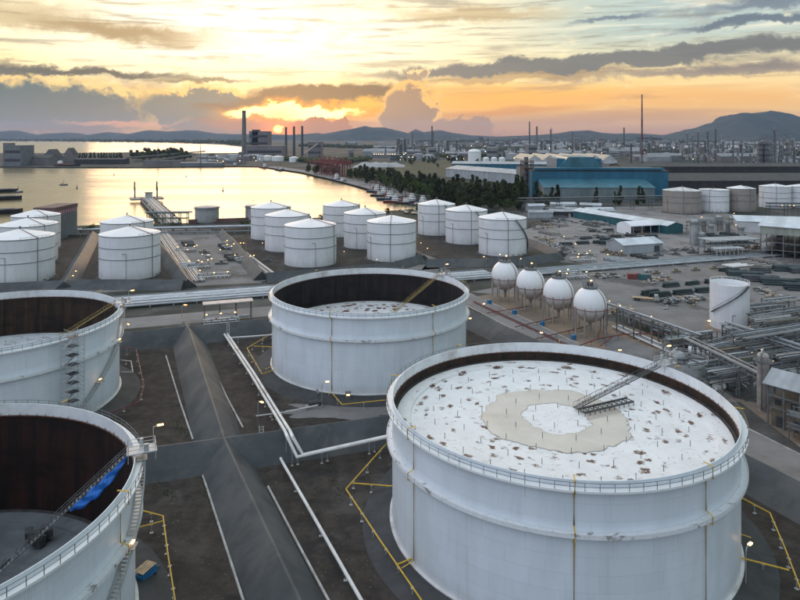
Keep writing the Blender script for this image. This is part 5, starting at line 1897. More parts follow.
for zz in (3.2, 6.0):
    MB().box((4, 1.5, zz), (9, 3.6, .2)).build('deck', M['midsteel'], t)
    k = MB()
    for yy in (-.2, 3.2):
        k.beam((-.4, yy, zz + 1.1), (8.4, yy, zz + 1.1), .08)
    k.build('handrail', M['steel'], t)

# tall posts and risers seen in the tangle
rnd = random.Random(21)
for i, (px, py, H) in enumerate(((742, 366, 9), (752, 384, 8), (786, 368, 12), (776, 350, 12), (792, 344, 10), (735, 388, 7), (720, 382, 6), (754, 332, 9), (770, 330, 9), (786, 326, 10))):
    t = thing('pump_skid', 'small pump skid with risers in the pipe tangle beyond the largest tank', 'pump skid', G(px, py) + (0,), rnd.uniform(-1, 1), 'pump skids in the pipe tangle')
    k = MB(); k.box((0, 0, .3), (4.4, 2.6, .6)); k.build('plinth', M['concrete'], t)
    k = MB(); k.tube((-1.3, 0, 1.3), (1.0, 0, 1.3), .6, 12); k.build('motor', M['midsteel'], t)
    for j in range(3):
        xx = -1.6 + j * 1.5
        k = MB(); k.path([(xx, .8, .6), (xx, .8, H * .4 + j), (xx + rnd.uniform(-2, 2), 3.0, H * .4 + j)], .2, 7); k.build('riser', M[rnd.choice(['pipe', 'pipegrey', 'midsteel'])], t)
    k = MB()
    for sx in (-2, 2):
        for sy in (-1.2, 1.2):
            k.beam((sx, sy, 0), (sx, sy, H * .5), .16)
        k.beam((sx, -1.2, H * .5), (sx, 1.2, H * .5), .16)
    for sy in (-1.2, 1.2):
        k.beam((-2, sy, H * .5), (2, sy, H * .5), .16)
    k.build('frame', M['midsteel'], t)


# ------------------------------------------------------------------ yard clutter
def make_container():
    t = thing('shipping_container', '', 'container')
    k = MB(); k.box((0, 0, 1.35), (6.1, 2.44, 2.5)); k.build('body', M['cont'], t)
    for i in range(12):
        pass
    k = MB()
    for sx in (-3.0, 3.0):
        for sy in (-1.2, 1.2):
            k.box((sx, sy, 1.35), (.16, .16, 2.66))
    k.build('corner_post', M['cont'], t)
    k = MB(); k.box((3.08, 0, 1.35), (.06, 2.2, 2.3)); k.build('door', M['cont'], t)
    return t


def cmat(name, c):
    M[name] = corrugated(name, c, .5, 0, .6, .15, dirt=(.14, .09, .06))
    return name


def container(col, p, rz, label, n=1):
    M['cont'] = M[col]
    t = make_container()
    t.location = (p[0], p[1], 0)
    t.rotation_euler = (0, 0, rz)
    tag(t, label, 'container')


cmat('contred', (.22, .045, .04)); cmat('contteal', (.03, .13, .15)); cmat('contblue', (.03, .09, .20))
container('contred', G(634, 279), A1 - .4, 'rust red container beside a teal one in the scrap yard')
container('contteal', G(644, 279.5), A1 - .4, 'teal container standing next to the rust red one')
container('contblue', G(606, 223), A1, 'blue container lying by the white membrane hall')

# flatbed truck
x, y = G(646, 301)
t = thing('flatbed_truck', 'parked flatbed truck with timber bed standing in the open yard', 'truck', (x, y, 0), radians(-22))
k = MB(); k.box((0, 0, .85), (10.5, 1.1, .35)); k.build('chassis', M['darksteel'], t)
for i in range(4):
    MB().box((-1.2, -1.05 + i * .7, 1.3), (8.4, .62, .25)).build('plank', M['timber'], t)
k = MB(); k.add([(3.3, -1.2, .7), (5.3, -1.2, .7), (5.3, 1.2, .7), (3.3, 1.2, .7), (3.3, -1.2, 3.0), (4.8, -1.2, 3.0), (4.8, 1.2, 3.0), (3.3, 1.2, 3.0), (5.3, -1.2, 1.9), (5.3, 1.2, 1.9)], [(0, 1, 8, 5, 4), (3, 7, 6, 9, 2), (0, 4, 7, 3), (4, 5, 6, 7), (5, 8, 9, 6), (1, 2, 9, 8), (0, 3, 2, 1)])
cab = k.build('cab', M['steel'], t, smooth=False)
k = MB(); k.add([(5.32, -1.0, 1.95), (5.32, 1.0, 1.95), (4.86, 1.0, 2.9), (4.86, -1.0, 2.9)], [(0, 1, 2, 3)]); k.build('windscreen', M['glass'], cab, smooth=False)
for sx in (-4.2, -2.9, 4.1):
    for sy in (-1.0, 1.0):
        MB().tube((sx, sy - .15, .5), (sx, sy + .15, .5), .5, 14).build('wheel', M['rubber'], t)


def pipe_stack(label, p, rz, L, rows, cols, r, m, group):
    t = thing('pipe_stack', label, 'pipe stack', (p[0], p[1], 0), rz, group)
    me = MB().path([(-L / 2, 0, 0), (L / 2, 0, 0)], r, 10).mesh('stacked_pipe', M[m])
    for j in range(rows):
        for i in range(cols - j):
            inst('stacked_pipe', me, t, (random.uniform(-.4, .4), (i - (cols - j) / 2 + .5) * 2.05 * r, r + .15 + j * 1.75 * r))
    for sx in (-L * .3, L * .3):
        MB().box((sx, 0, .08), (.3, cols * 2.1 * r, .15)).build('bearer', M['timber'], t)
    return t


M['tealsteel'] = mat('teal_coated_steel', (.034, .052, .056), .6, .3, .4, rand=.4)
gs = 'pipe stacks in the storage yard'
for i, (px, py, L, r_, m) in enumerate(((746, 277, 16, .5, 'tealsteel'), (760, 281, 16, .5, 'darksteel'), (778, 284.5, 14, .5, 'tealsteel'), (760, 272, 9, .45, 'darksteel'), (790, 271, 16, .5, 'tealsteel'), (805, 273, 14, .45, 'darksteel'), (802, 290, 14, .5, 'tealsteel'))):
    pipe_stack(('long teal pipe stack nearest the steel frame', 'dark pipe stack in the middle of the yard row', 'teal pipe stack at the near end of the yard row', 'short dark pipe stack behind the yard row', 'teal pipe stack below the works hall', 'dark pipe stack below the works hall at the edge', 'teal pipe stack cut by the picture edge')[i], G(px, py), A1 - .55, L, 3, 6, r_, m, gs)
pipe_stack('pale thin pipes stacked on the yard in front of the grey walled warehouse', G(655, 263.5), A1, 16, 2, 8, .25, 'pipe', gs)
pipe_stack('pale slab bundle by the steel frame beside the bluish pipes', G(738, 266), A1, 15, 1, 9, .4, 'pipewhite', gs)
# piles of rubble and scrap
rnd = random.Random(4)
scr = 'scrap piles in the open yard'
names = ['behind the rust red container', 'beside the flatbed truck', 'next to the white membrane hall', 'between sheds by the grey walled warehouse', 'at the edge of the sphere pad', 'behind the teal pipe stacks', 'along the bluish pipe band', 'in front of the slim white tank',
         'by the tall grey vessel', 'near the low bund end', 'before the trees in the dark lot', 'below the long pale roofed shed', 'under the lamps of the dark lot', 'beside the blue container', 'in the lot behind the spheres']
spots = [(655, 281), (668, 303), (600, 232), (590, 238), (615, 311), (765, 293), (605, 277), (695, 300), (680, 250), (560, 247), (545, 228), (560, 222), (545, 240), (598, 224), (572, 254)]
for nm, (px, py) in zip(names, spots):
    x, y = G(px, py)
    t = thing('scrap_pile', 'scrap pile of pipes and plates ' + nm, 'scrap pile', (x, y, 0), rnd.uniform(0, 3), scr)
    s = y / 300
    for j in range(3):
        k = MB()
        for i in range(16):
            k.box((rnd.gauss(0, 4.5) * s, rnd.gauss(0, 2.2) * s, rnd.uniform(.15, 1.4)), (rnd.uniform(.4, 3.4), rnd.uniform(.3, 1.2), rnd.uniform(.2, .9)), rnd.uniform(0, 3))
        o = k.build(('scrap_metal', 'scrap_timber', 'scrap_plate')[j], (M['darksteel'], M['timber'] if px % 2 else M['midsteel'], M['steel'] if j else M['rustedge'])[j], t)
        o['kind'] = 'stuff'


# ------------------------------------------------------------------ pipe modules that fill the tangle
def pipe_module(label, p, rz, w, d, H, seed):
    rnd = random.Random(seed)
    t = thing('pipe_module', label, 'pipe rack', (p[0], p[1], 0), rz, 'pipe modules in the tangle')
    for sx in (0, w / 2, w):
        for sy in (0, d):
            MB().box((sx, sy, H / 2), (.28, .28, H)).build('post', M['midsteel'], t)
        MB().box((sx, d / 2, H - .15), (.26, d + .4, .3)).build('cross_beam', M['midsteel'], t)
        MB().box((sx, d / 2, H * .55), (.24, d + .4, .26)).build('cross_beam', M['midsteel'], t)
    for sy in (0, d):
        MB().box((w / 2, sy, H - .2), (w + .3, .24, .3)).build('side_beam', M['midsteel'], t)
    for z in (H + .2, H * .55 + .3):
        for i in range(5):
            r = rnd.choice([.12, .16, .22, .28])
            y = .4 + i * (d - .8) / 4
            x1 = w + rnd.uniform(-1, 3)
            pts = [(rnd.uniform(-3, 0), y, z + r), (x1, y, z + r)]
            if rnd.random() < .6:
                pts += [(x1, y, rnd.uniform(.6, 2.0)), (x1 + rnd.uniform(1, 3), y, .7)]
            MB().path(pts, r, 7).build('pipe', M[rnd.choice(['pipegrey', 'midsteel', 'vesselgrey', 'pipe', 'pipegrey'])], t)
    for i in range(4):
        r = rnd.choice([.5, .7, .9])
        x, y = rnd.uniform(1, w - 1), rnd.uniform(1, d - 1)
        if rnd.random() < .5:
            k = MB(); k.lathe([(.05, .2), (r, .4), (r, 2.6), (.05, 3.0)], 12, (x, y, 0))
        else:
            k = MB(); k.path([(x - 1.6, y, 1.5), (x - 1.3, y, 1.5), (x + 1.3, y, 1.5), (x + 1.6, y, 1.5)], r, 12)
        k.build('drum', M[rnd.choice(['vessel', 'midsteel', 'darksteel', 'white_dirty'])], t)
    k = MB()
    for zz in (H + .9, H + .45):
        k.beam((0, -.3, zz), (w, -.3, zz), .06)
    for i in range(7):
        k.beam((w * i / 6, -.3, H - .1), (w * i / 6, -.3, H + .9), .06)
    k.build('handrail', M['dullyellow' if rnd.random() < .4 else 'midsteel'], t)
    return t


for i, (px, py, w, d, H, a, lab) in enumerate((
        (706, 392, 11, 6, 5.5, A1, 'pipe module right behind the rim of the largest tank'), (722, 398, 10, 5, 6, A1, 'pipe module beside the road bend near the works shed'),
        (716, 376, 12, 6, 7, A1, 'pipe module under the low pipe bridge'), (738, 384, 12, 6, 6.5, A1, 'pipe module next to the grey column with platform'),
        (744, 362, 12, 7, 8, A1, 'pipe module below the slim white tank'), (762, 374, 12, 6, 7, A1, 'pipe module in front of the two tier rack'),
        (766, 352, 14, 7, 9, A1, 'pipe module between the two tier racks'), (782, 388, 12, 6, 8, A1, 'pipe module behind the works shed roof'),
        (784, 340, 14, 7, 8, A1, 'pipe module at the back of the tangle'), (794, 366, 14, 7, 9, A1, 'pipe module at the picture edge in the tangle'),
        (672, 356, 9, 4, 4.5, A1, 'low pipe module beside the concrete apron'), (690, 350, 9, 4, 4.5, A1, 'low pipe module at the end of the sphere bridge'),
        (756, 326, 12, 6, 6, A1, 'pipe module beside the slim white tank'), (775, 320, 14, 6, 6.5, A1, 'pipe module at the edge of the storage yard'),
        (620, 322, 10, 3.5, 4, -1.1, 'low pipe module beside the nearest sphere'), (640, 330, 10, 3.5, 4, -1.1, 'low pipe module under the sphere pipe bridge'))):
    pipe_module(lab, G(px, py), a, w, d, H, 100 + i)


# ------------------------------------------------------------------ trees
def leaf_mat(name, c1, c2):
    m, nt, p, b = new_mat(name)
    oi = nt.nodes.new('ShaderNodeObjectInfo')
    n = b.noise(b.coord('Object'), .9, 3, .6)
    c = b.mix(b.ss(.3, .7, n), c1, c2)
    c = b.mix(1.0, c, b.mix(oi.outputs['Random'], (.55, .60, .55), (1.65, 1.5, 1.35)), 'MULTIPLY')
    nt.links.new(c, p.inputs['Base Color'])
    p.inputs['Roughness'].default_value = .8
    p.inputs['Specular IOR Level'].default_value = .2
    return m


M['leafdark'] = leaf_mat('dark_foliage', (.020, .032, .016), (.058, .070, .030))
M['leafgreen'] = leaf_mat('green_foliage', (.030, .055, .016), (.075, .105, .032))
M['bark'] = mat('bark', (.10, .075, .055), .9, .3, .8)


def make_tree(seed, H, spread, kind, leafm, n=420):
    def f():
        rnd = random.Random(seed)
        t = thing('tree', '', 'tree')
        tr = MB()
        tr.path([(0, 0, 0), (.15, .1, H * .3), (-.1, .2, H * .6), (0, 0, H * .9)], H * .018, 6)
        lobes = []
        for i in range(9):
            z = H * (.3 + .6 * rnd.random()) if kind == 'round' else H * (.15 + .75 * i / 8)
            rr = spread * (.55 if kind == 'round' else .5 * (1.05 - z / H))
            a = rnd.uniform(0, 2 * pi)
            c = Vector((cos(a) * rr, sin(a) * rr, z))
            tr.path([(0, 0, z * .6), (c.x * .6, c.y * .6, z * .92)], H * .008, 5)
            lobes.append((c, spread * rnd.uniform(.32, .55) * (1 if kind == 'round' else (1.15 - .8 * z / H))))
        tr.build('trunk', M['bark'], t)
        vs, fs = [], []
        for i in range(n):
            c, r = rnd.choice(lobes)
            d = Vector((rnd.gauss(0, 1), rnd.gauss(0, 1), rnd.gauss(0, 1))).normalized() * r * rnd.uniform(.55, 1.1)
            p = c + Vector((d.x, d.y, d.z * (.8 if kind == 'round' else 1.3)))
            s = H * rnd.uniform(.022, .05)
            u = Vector((rnd.gauss(0, 1), rnd.gauss(0, 1), rnd.gauss(0, 1))).normalized()
            v = u.orthogonal().normalized()
            w = u.cross(v)
            o = len(vs)
            vs += [p + v * s, p + w * s * .8, p - v * s * .9, p - w * s]
            fs.append((o, o + 1, o + 2, o + 3))
        k = MB(); k.add(vs, fs)
        k.build('crown', M[leafm], t, smooth=False)
        return t
    return f


TREES = [Maker(make_tree(1, 12, 5.0, 'round', 'leafgreen', 800)), Maker(make_tree(2, 14, 5.5, 'round', 'leafdark', 900)), Maker(make_tree(3, 19, 4.6, 'tall', 'leafdark', 950)), Maker(make_tree(4, 16, 4.2, 'tall', 'leafdark', 850)), Maker(make_tree(6, 9, 5.0, 'round', 'leafgreen', 700))]


def trees(line, n, kinds, label, group, jit=(3, 1.5), smin=.75, smax=1.25, seed=0):
    rnd = random.Random(seed)
    for i in range(n):
        f = (i + rnd.uniform(-.4, .4)) / max(1, n - 1) * (len(line) - 1)
        f = min(max(f, 0), len(line) - 1.001)
        px, py = lerp(line[int(f)], line[int(f) + 1], f - int(f))
        p = G(px + rnd.gauss(0, jit[0]), py + rnd.gauss(0, jit[1]))
        TREES[rnd.choice(kinds)](p, rnd.uniform(0, 6.3), label, 'tree', group, rnd.uniform(smin, smax))


trees([(436, 203), (470, 206), (524, 206)], 34, (2, 3, 1), 'tall dark tree in the dense belt behind the diagonal stair tanks', 'tall dark belt trees', (2, 2.0), 1.15, 1.7, 1)
trees([(436, 199), (480, 200), (525, 200)], 26, (2, 3, 1), 'dark tree in the rear of the dense belt under the long grey hall', 'rear belt trees', (2, 1.5), 1.1, 1.5, 12)
trees([(470, 210), (500, 209), (520, 209)], 9, (0, 4), 'small bright green tree fronting the dark belt', 'green trees fronting the belt', (3, 1), .8, 1.1, 2)
trees([(356, 180), (386, 185), (410, 189), (436, 194)], 44, (1, 1, 3, 0), 'bushy dark tree in the belt beside the fishing harbour', 'harbour belt trees', (3, 1.6), 1.2, 1.7, 3)
trees([(400, 192), (420, 196), (440, 199)], 14, (1, 0, 3), 'dark tree just behind the moored boats', 'trees behind the boats', (3, 1.2), 1.2, 1.6, 13)
trees([(588, 203.8), (612, 204), (622, 204.4), (640, 204.8)], 6, (2, 3, 4), 'dark tree in front of the grey annexe', 'trees before the annexe', (9, .7), .7, 1.3, 4)
trees([(536, 207), (560, 207.5)], 4, (2, 1), 'dark tree at the corner of the blue works lot', 'trees by the blue works lot', (2, .8), 1.0, 1.4, 5)
trees([(240, 228.5), (248, 227)], 2, (0, 4), 'small green tree by the dark red shore wall', 'trees by the shore wall', (.5, .2), .6, .7, 6)
trees([(84, 232), (100, 231), (112, 230)], 6, (4, 0), 'low green bush on the shore beside the brown roofed store', 'shore bushes', (2, .6), .5, .7, 7)
trees([(320, 221), (418, 213), (430, 211)], 12, (4, 0), 'low green bush on the shore behind the six tanks', 'bushes behind the six tanks', (3, .5), .55, .8, 8)
trees([(310, 171), (318, 174), (352, 178)], 12, (1,), 'dark tree behind the red cranes', 'trees behind the cranes', (3, .8), .9, 1.2, 9)
trees([(136, 160.5), (160, 158.8), (188, 160.5)], 44, (1, 0), 'tree on the wooded hump of the peninsula', 'peninsula trees', (3, .9), 1.9, 2.6, 10)
trees([(76, 160.5), (122, 160.5)], 22, (3,), 'small pointed tree in the row along the peninsula', 'pointed peninsula trees', (.4, .2), 1.35, 1.55, 11)
trees([(395, 163), (425, 164), (440, 162), (470, 164)], 22, (1, 0), 'tree round the dry field beyond the harbour belt', 'trees round the dry field', (4, 1.6), .9, 1.3, 14)
trees([(446, 163), (462, 160)], 6, (1,), 'dark tree beside the far white storage tank', 'trees beside the far white tank', (3, 1), 1.0, 1.3, 15)


# far woods that read as a mass
def woods(name, label, line, n, seed, smin=8, smax=18):
    rnd = random.Random(seed)
    k = MB()
    for i in range(n):
        f = rnd.random() * (len(line) - 1)
        px, py = lerp(line[int(f)], line[min(len(line) - 1, int(f) + 1)], f - int(f))
        x, y = G(px + rnd.gauss(0, 2), py + rnd.gauss(0, .35))
        s = rnd.uniform(smin, smax)
        for q in range(5):
            c = Vector((x + rnd.gauss(0, s * .5), y + rnd.gauss(0, s * .5), s * rnd.uniform(.25, .75)))
            r = s * rnd.uniform(.3, .55)
            u = Vector((rnd.gauss(0, 1), rnd.gauss(0, 1), rnd.gauss(0, 1))).normalized()
            v = u.orthogonal().normalized(); w = u.cross(v)
            k.add([c + u * r, c + v * r, c - u * r, c - v * r, c + w * r, c - w * r], [(0, 1, 4), (1, 2, 4), (2, 3, 4), (3, 0, 4), (1, 0, 5), (2, 1, 5), (3, 2, 5), (0, 3, 5)])
    o = k.build(name, M['leafdark'], smooth=False)
    o['kind'] = 'stuff'
    tag(o, label, 'woods')


woods('woods', 'dark far off woods along the shore below the hills', [(-40, 140.6), (60, 141.0), (150, 142.0), (230, 143.6), (244, 144.6)], 500, 1, 14, 40)
woods('woods', 'dark scattered far off trees between the refinery blocks', [(300, 146), (360, 148), (420, 150), (500, 152), (560, 149), (640, 152), (720, 156), (800, 156)], 900, 2, 9, 22)
woods('woods', 'dark woods round the power station', [(250, 158), (300, 161), (330, 165), (370, 160)], 260, 3, 7, 14)
woods('woods', 'dark thickets among the refinery yards', [(380, 154), (450, 157), (520, 156), (600, 154), (700, 159), (820, 160)], 700, 6, 6, 13)
woods('woods', 'far off woods at the foot of the mountain', [(420, 142), (560, 142), (700, 143), (830, 144)], 700, 4, 12, 34)


# ------------------------------------------------------------------ power station
M['haze_concrete'] = mat('chimney_concrete', (.16, .145, .14), .8, .15, .05)
M['plantwall'] = corrugated('plant_cladding', (.18, .16, .16), 6, 0, .7)
M['windowband'] = mat('window_band', (.04, .04, .045), .4, .2, .1)


def chimney(label, px, py, ptop, R, m='haze_concrete', bands=True, group=None):
    x, y = G(px, py)
    H = CH + (YH - ptop) / F * y
    t = thing('chimney', label, 'chimney', (x, y, 0), 0, group)
    k = MB(); k.lathe([(R * 1.15, 0), (R, H * .5), (R * .85, H), (R * .6, H), (R * .6, H - 4)], 28); k.build('shaft', M[m], t)
    k = MB(); k.lathe([(R * .9, H - 6), (R * 1.15, H - 5.5), (R * 1.15, H - 4.5), (R * .88, H - 4)], 28); k.build('gallery', M['darksteel'], t)
    return t


chimney('tall thick concrete chimney rising over the harbour power station', 244, 153, 110.5, 9.0)
for px, pt, l in ((286, 127, 'first of three dark stacks in front of the setting sun'), (294, 126.5, 'middle of three dark stacks near the setting sun'), (302.2, 126, 'last of three dark stacks next to the power station hall')):
    chimney(l, px, 156, pt, 4.2, 'darksteel', group='three dark power station stacks')


def block(name, label, cat, px0, px1, py, ptop, depth, wall, roofm=None, bands=0, group=None, rz=0.0):
    a, b_ = G(px0, py), G(px1, py)
    L = b_[0] - a[0]
    H = CH + (YH - ptop) / F * a[1]
    t = thing(name, label, cat, (a[0], a[1], 0), rz, group)
    k = MB(); k.box((L / 2, depth / 2, H / 2), (L, depth, H)); k.build('wall', M[wall], t)
    k = MB(); k.box((L / 2, depth / 2, H + .5), (L * 1.01, depth * 1.01, 1.0)); k.build('roof', M[roofm or wall], t)
    for i in range(bands):
        k = MB(); k.box((L / 2, -.15, H * (i + .7) / (bands + .4)), (L * .92, .4, H * .32 / (bands + .4))); k.build('window_band', M['windowband'], t)
    return t


block('boiler_house', 'tall boiler house of the power station beside the thick chimney', 'power station', 249, 268, 155, 131.5, 70, 'plantwall', bands=3)
block('boiler_house', 'lower turbine hall attached to the boiler house', 'power station', 246, 283, 157.5, 146, 60, 'plantwall', bands=1)
block('boiler_house', 'stepped top house on the boiler house roof', 'power station', 252, 258, 155, 130, 40, 'darkwall')
block('boiler_house', 'gas plant block behind the three dark stacks', 'power station', 308, 321, 157, 142, 60, 'plantwall', bands=2)
for i, (px, py, R, l) in enumerate(((267, 160.5, 17, 'first white storage tank before the power station'), (278, 161, 17, 'second white storage tank before the power station'), (294, 162, 13, 'third white storage tank before the power station'))):
    x, y = G(px, py)
    t = thing('shore_tank', l, 'storage tank', (x, y, 0), 0, 'white tanks before the power station')
    k = MB(); k.lathe([(R, 0), (R, 13)], 32); k.build('shell', M['white'], t)
    k = MB(); k.lathe([(R + .1, 13), (.2, 15.5)], 32); k.build('cone_roof', M['roofwhite'], t)


# conveyor from the power station hall
def conveyor(label, a, b_, za, zb):
    t = thing('conveyor', label, 'conveyor', (a[0], a[1], 0))
    d = (b_[0] - a[0], b_[1] - a[1])
    k = MB(); k.beam((0, 0, za), (d[0], d[1], zb), 4, 3.4); k.build('gallery', M['plantwall'], t)
    for i in range(5):
        f = (i + .5) / 5
        k = MB(); k.beam((d[0] * f - 3, d[1] * f, 0), (d[0] * f, d[1] * f, za + (zb - za) * f - 1), .8); k.beam((d[0] * f + 3, d[1] * f, 0), (d[0] * f, d[1] * f, za + (zb - za) * f - 1), .8); k.build('trestle', M['midsteel'], t)
    return t


conveyor('long inclined conveyor on trestles between the stacks and the gas plant block', G(304, 160), G(318, 157), 18, 46)
conveyor('long level conveyor crossing the wooded peninsula', G(128, 163), G(205, 160), 14, 26)
conveyor('conveyor dipping to the pier sheds of the peninsula', G(150, 164), G(196, 160.5), 8, 18)


# ------------------------------------------------------------------ red quay cranes
M['cranered'] = mat('crane_red', (.17, .040, .042), .6, .2, .1)


def make_crane():
    t = thing('quay_crane', '', 'crane')
    for sx in (-8, 8):
        for sy in (-7, 7):
            MB().box((sx, sy, 14), (1.6, 1.6, 28)).build('leg', M['cranered'], t)
        MB().box((sx, 0, 27), (1.4, 15, 1.8)).build('portal_beam', M['cranered'], t)
        MB().box((sx, 0, 5), (1.2, 15, 1.4)).build('sill_beam', M['cranered'], t)
    for sy in (-4, 4):
        MB().box((-8, sy, 29), (52, 1.4, 2.0)).build('boom', M['cranered'], t)
    k = MB(); k.beam((6, 0, 29), (0, 0, 42), 1.2); k.beam((-7, 0, 29), (0, 0, 42), 1.2); k.beam((0, 0, 42), (-32, 0, 30), .6); k.beam((0, 0, 42), (18, 0, 30), .6)
    k.build('pylon', M['cranered'], t)
    k = MB(); k.box((10, 0, 32), (9, 7, 4.5)); k.build('machine_house', M['cranered'], t)
    k = MB(); k.box((-10, 0, 26.5), (2.6, 2.6, 2.6)); k.build('cab', M['white'], t)
    return t


crane = Maker(make_crane)
for i, nm in enumerate(('first', 'second', 'third', 'fourth', 'fifth', 'sixth')):
    f = i / 5
    crane(G(319 + 26 * f, 174.0 + 3.6 * f), .5, nm + ' of the red cranes on the quay counted from the power station', 'crane', 'red quay cranes', .82)


# ------------------------------------------------------------------ boats
def hull(mb, L, B, Hh, z0, sheer=.5):
    vs, fs = [], []
    n = 12
    for i in range(n + 1):
        f = i / n
        w = B / 2 * min(1, (1 - f) * 3.0 + .02) ** .6 * (.85 + .15 * min(1, f * 5))
        x = -L / 2 + L * f
        top = z0 + Hh + sheer * (f ** 3) * 1.6
        vs += [(x, -w * .7, z0), (x, w * .7, z0), (x, w, top), (x, -w, top)]
    for i in range(n):
        a = i * 4
        for j in range(4):
            fs.append((a + j, a + (j + 1) % 4, a + 4 + (j + 1) % 4, a + 4 + j))
    fs += [(0, 1, 2, 3), tuple(n * 4 + j for j in (3, 2, 1, 0))]
    mb.add(vs, fs)


M['hullblue'] = mat('blue_hull', (.03, .06, .12), .5, .25, .2)
M['hullred'] = mat('red_hull', (.20, .04, .035), .5, .25, .2)
M['hullblack'] = mat('black_hull', (.025, .025, .03), .5, .25, .2)


def make_boat(L, hm, lvl, mast):
    def f():
        t = thing('moored_boat', '', 'boat')
        B = L * .26
        k = MB(); hull(k, L, B, L * .11, -.4, L * .05); k.build('hull', M[hm], t, smooth=False)
        k = MB(); k.box((-.02 * L, 0, L * .11 - .25), (L * .86, B * .92, .2)); k.build('deck', M['midsteel'], t)
        z = L * .10
        for i in range(lvl):
            k = MB(); k.box((L * (.08 - .01 * i), 0, z + L * .05), (L * (.34 - .09 * i), B * (.75 - .12 * i), L * .10)); h = k.build('deckhouse', M['white'], t)
            k = MB(); k.box((L * (.08 - .01 * i), 0, z + L * .065), (L * (.345 - .09 * i), B * (.755 - .12 * i), L * .025)); k.build('window_band', M['windowband'], h)
            z += L * .10
        k = MB(); k.tube((L * .02, 0, z), (L * .02, 0, z + mast * L), .02 * L, 6); k.beam((L * .02, -B * .3, z + mast * L * .7), (L * .02, B * .3, z + mast * L * .7), .012 * L); k.build('mast', M['darksteel'], t)
        k = MB(); k.box((-L * .16, 0, L * .2), (L * .08, B * .3, L * .16)); k.build('funnel', M['hullred' if hm != 'hullred' else 'hullblack'], t)
        k = MB(); k.beam((-L * .3, 0, L * .1), (-L * .38, 0, L * .42), .015 * L); k.build('derrick', M['darksteel'], t)
        return t
    return f


BOATS = [Maker(make_boat(26, 'hullblue', 3, .3)), Maker(make_boat(22, 'hullblack', 2, .45)), Maker(make_boat(24, 'hullred', 3, .35)), Maker(make_boat(15, 'hullblue', 1, .5))]
spots = [(342, 182.5, 1, -.9, 'dark workboat moored alone at the quay below the red cranes'), (336, 180.8, 0, -.9, 'blue tug astern of the lone workboat at the quay'), (376, 192.5, 0, -.5, 'blue tug at the outer end of the fishing harbour'), (383, 194.6, 2, -.7, 'red hulled tug beside the outermost blue tug'),
         (379, 196.4, 1, -.4, 'black tug lying across the harbour mouth'), (390, 196.5, 1, -.9, 'black tug in the middle of the moored cluster'), (388, 200.2, 0, -.3, 'blue tug nearest the six tanks'), (396, 198.8, 3, -.9, 'small boat between two tugs'), (394, 202.8, 2, -.3, 'red hulled tug nearest the shore bushes'),
         (402, 201.0, 3, -.7, 'small blue boat behind the red tug'), (405, 204.0, 1, -.3, 'black boat in the inner corner of the harbour'), (411, 203.0, 0, -.9, 'blue boat moored against the inner quay'), (416, 205.5, 3, -.4, 'small boat at the innermost berth'), (422, 204.5, 2, -.8, 'red hulled boat at the innermost berth'),
         (234, 165.9, 1, .1, 'dark coaster at the berth below the power station'), (264, 168.0, 2, -.6, 'red hulled boat at the quay corner by the power station'), (280, 170.6, 1, -.6, 'pale deckhouse boat along the power station quay')]
for px, py, kd, rz, lab in spots:
    x, y = G(px, py, WL)
    BOATS[kd]((x, y, WL), rz, lab, 'boat', 'boats moored in the harbour', 1.15 if py < 190 else 1.0)
for px, py, L, lab in ((18, 192.4, 12, 'small dark motor boat under way near the frame edge'), (63.5, 185.2, 12, 'small dark boat crossing the open harbour with a faint wake')):
    x, y = G(px, py, WL)
    BOATS[3]((x, y, WL), .2, lab, 'boat', 'boats under way', .8)
for i, (px, py, lab) in enumerate(((114, 175, 'dark channel buoy in front of the peninsula gap'), (186, 177, 'dark channel buoy off the pier'), (77, 188.5, 'small buoy near the crossing boat'), (223, 191, 'dark channel buoy off the power station berth'))):
    x, y = G(px, py, WL)
    t = thing('buoy', lab, 'buoy', (x, y, WL), 0, 'channel buoys')
    k = MB(); k.lathe([(.1, -.5), (1.3, -.3), (1.3, .8), (.5, 1.0), (.25, 3.6), (.02, 3.7)], 12); k.build('float', M['hullblack'], t)
    k = MB(); k.box((0, 0, 4.0), (1.0, 1.0, .9)); k.build('topmark', M['hullred'], t)
# barges at the left frame edge
for i, (px, py, lab) in enumerate(((-2, 192.5, 'rearmost of three dark barges at the frame edge'), (-1, 200, 'middle of three dark barges at the frame edge'), (-5, 214, 'nearest of three dark barges at the frame edge'))):
    x, y = G(px, py, WL)
    t = thing('barge', lab, 'barge', (x, y, WL), .35, 'barges at the frame edge')
    k = MB(); hull(k, 46, 12, 4.0, -.6, .8); k.build('hull', M['hullblack'], t, smooth=False)
    k = MB(); k.box((-12, 0, 6.0), (12, 9, 6)); h = k.build('deckhouse', M['lightshed'], t)
    k = MB(); k.box((-12, 0, 7.0), (12.2, 9.2, 1.0)); k.build('window_band', M['windowband'], h)
    k = MB(); k.box((6, 0, 4.2), (20, 8, 1.6)); k.build('hatch', M['midsteel'], t)
    k = MB(); k.tube((-9, 0, 9), (-9, 0, 17), .3, 6); k.build('mast', M['darksteel'], t)
# coaster at the peninsula
x, y = G(68, 167.2, WL)
t = thing('coaster', 'dark coaster with red superstructure berthed at the peninsula', 'ship', (x, y, WL), .02)
k = MB(); hull(k, 58, 14, 6, -.6, 2); k.build('hull', M['hullblack'], t, smooth=False)
for i in range(3):
    k = MB(); k.box((-19 + i * .6, 0, 7.5 + i * 3.2), (11 - i * 2, 11 - i * 2, 3.2)); h = k.build('deckhouse', M['hullred' if i == 0 else 'white'], t)
k = MB(); k.box((4, 0, 6.2), (28, 9, 2.0)); k.build('hatch', M['hullred'], t)
for sx in (-6, 16):
    MB().tube((sx, 0, 6), (sx, 0, 20), .5, 6).build('mast', M['darksteel'], t)

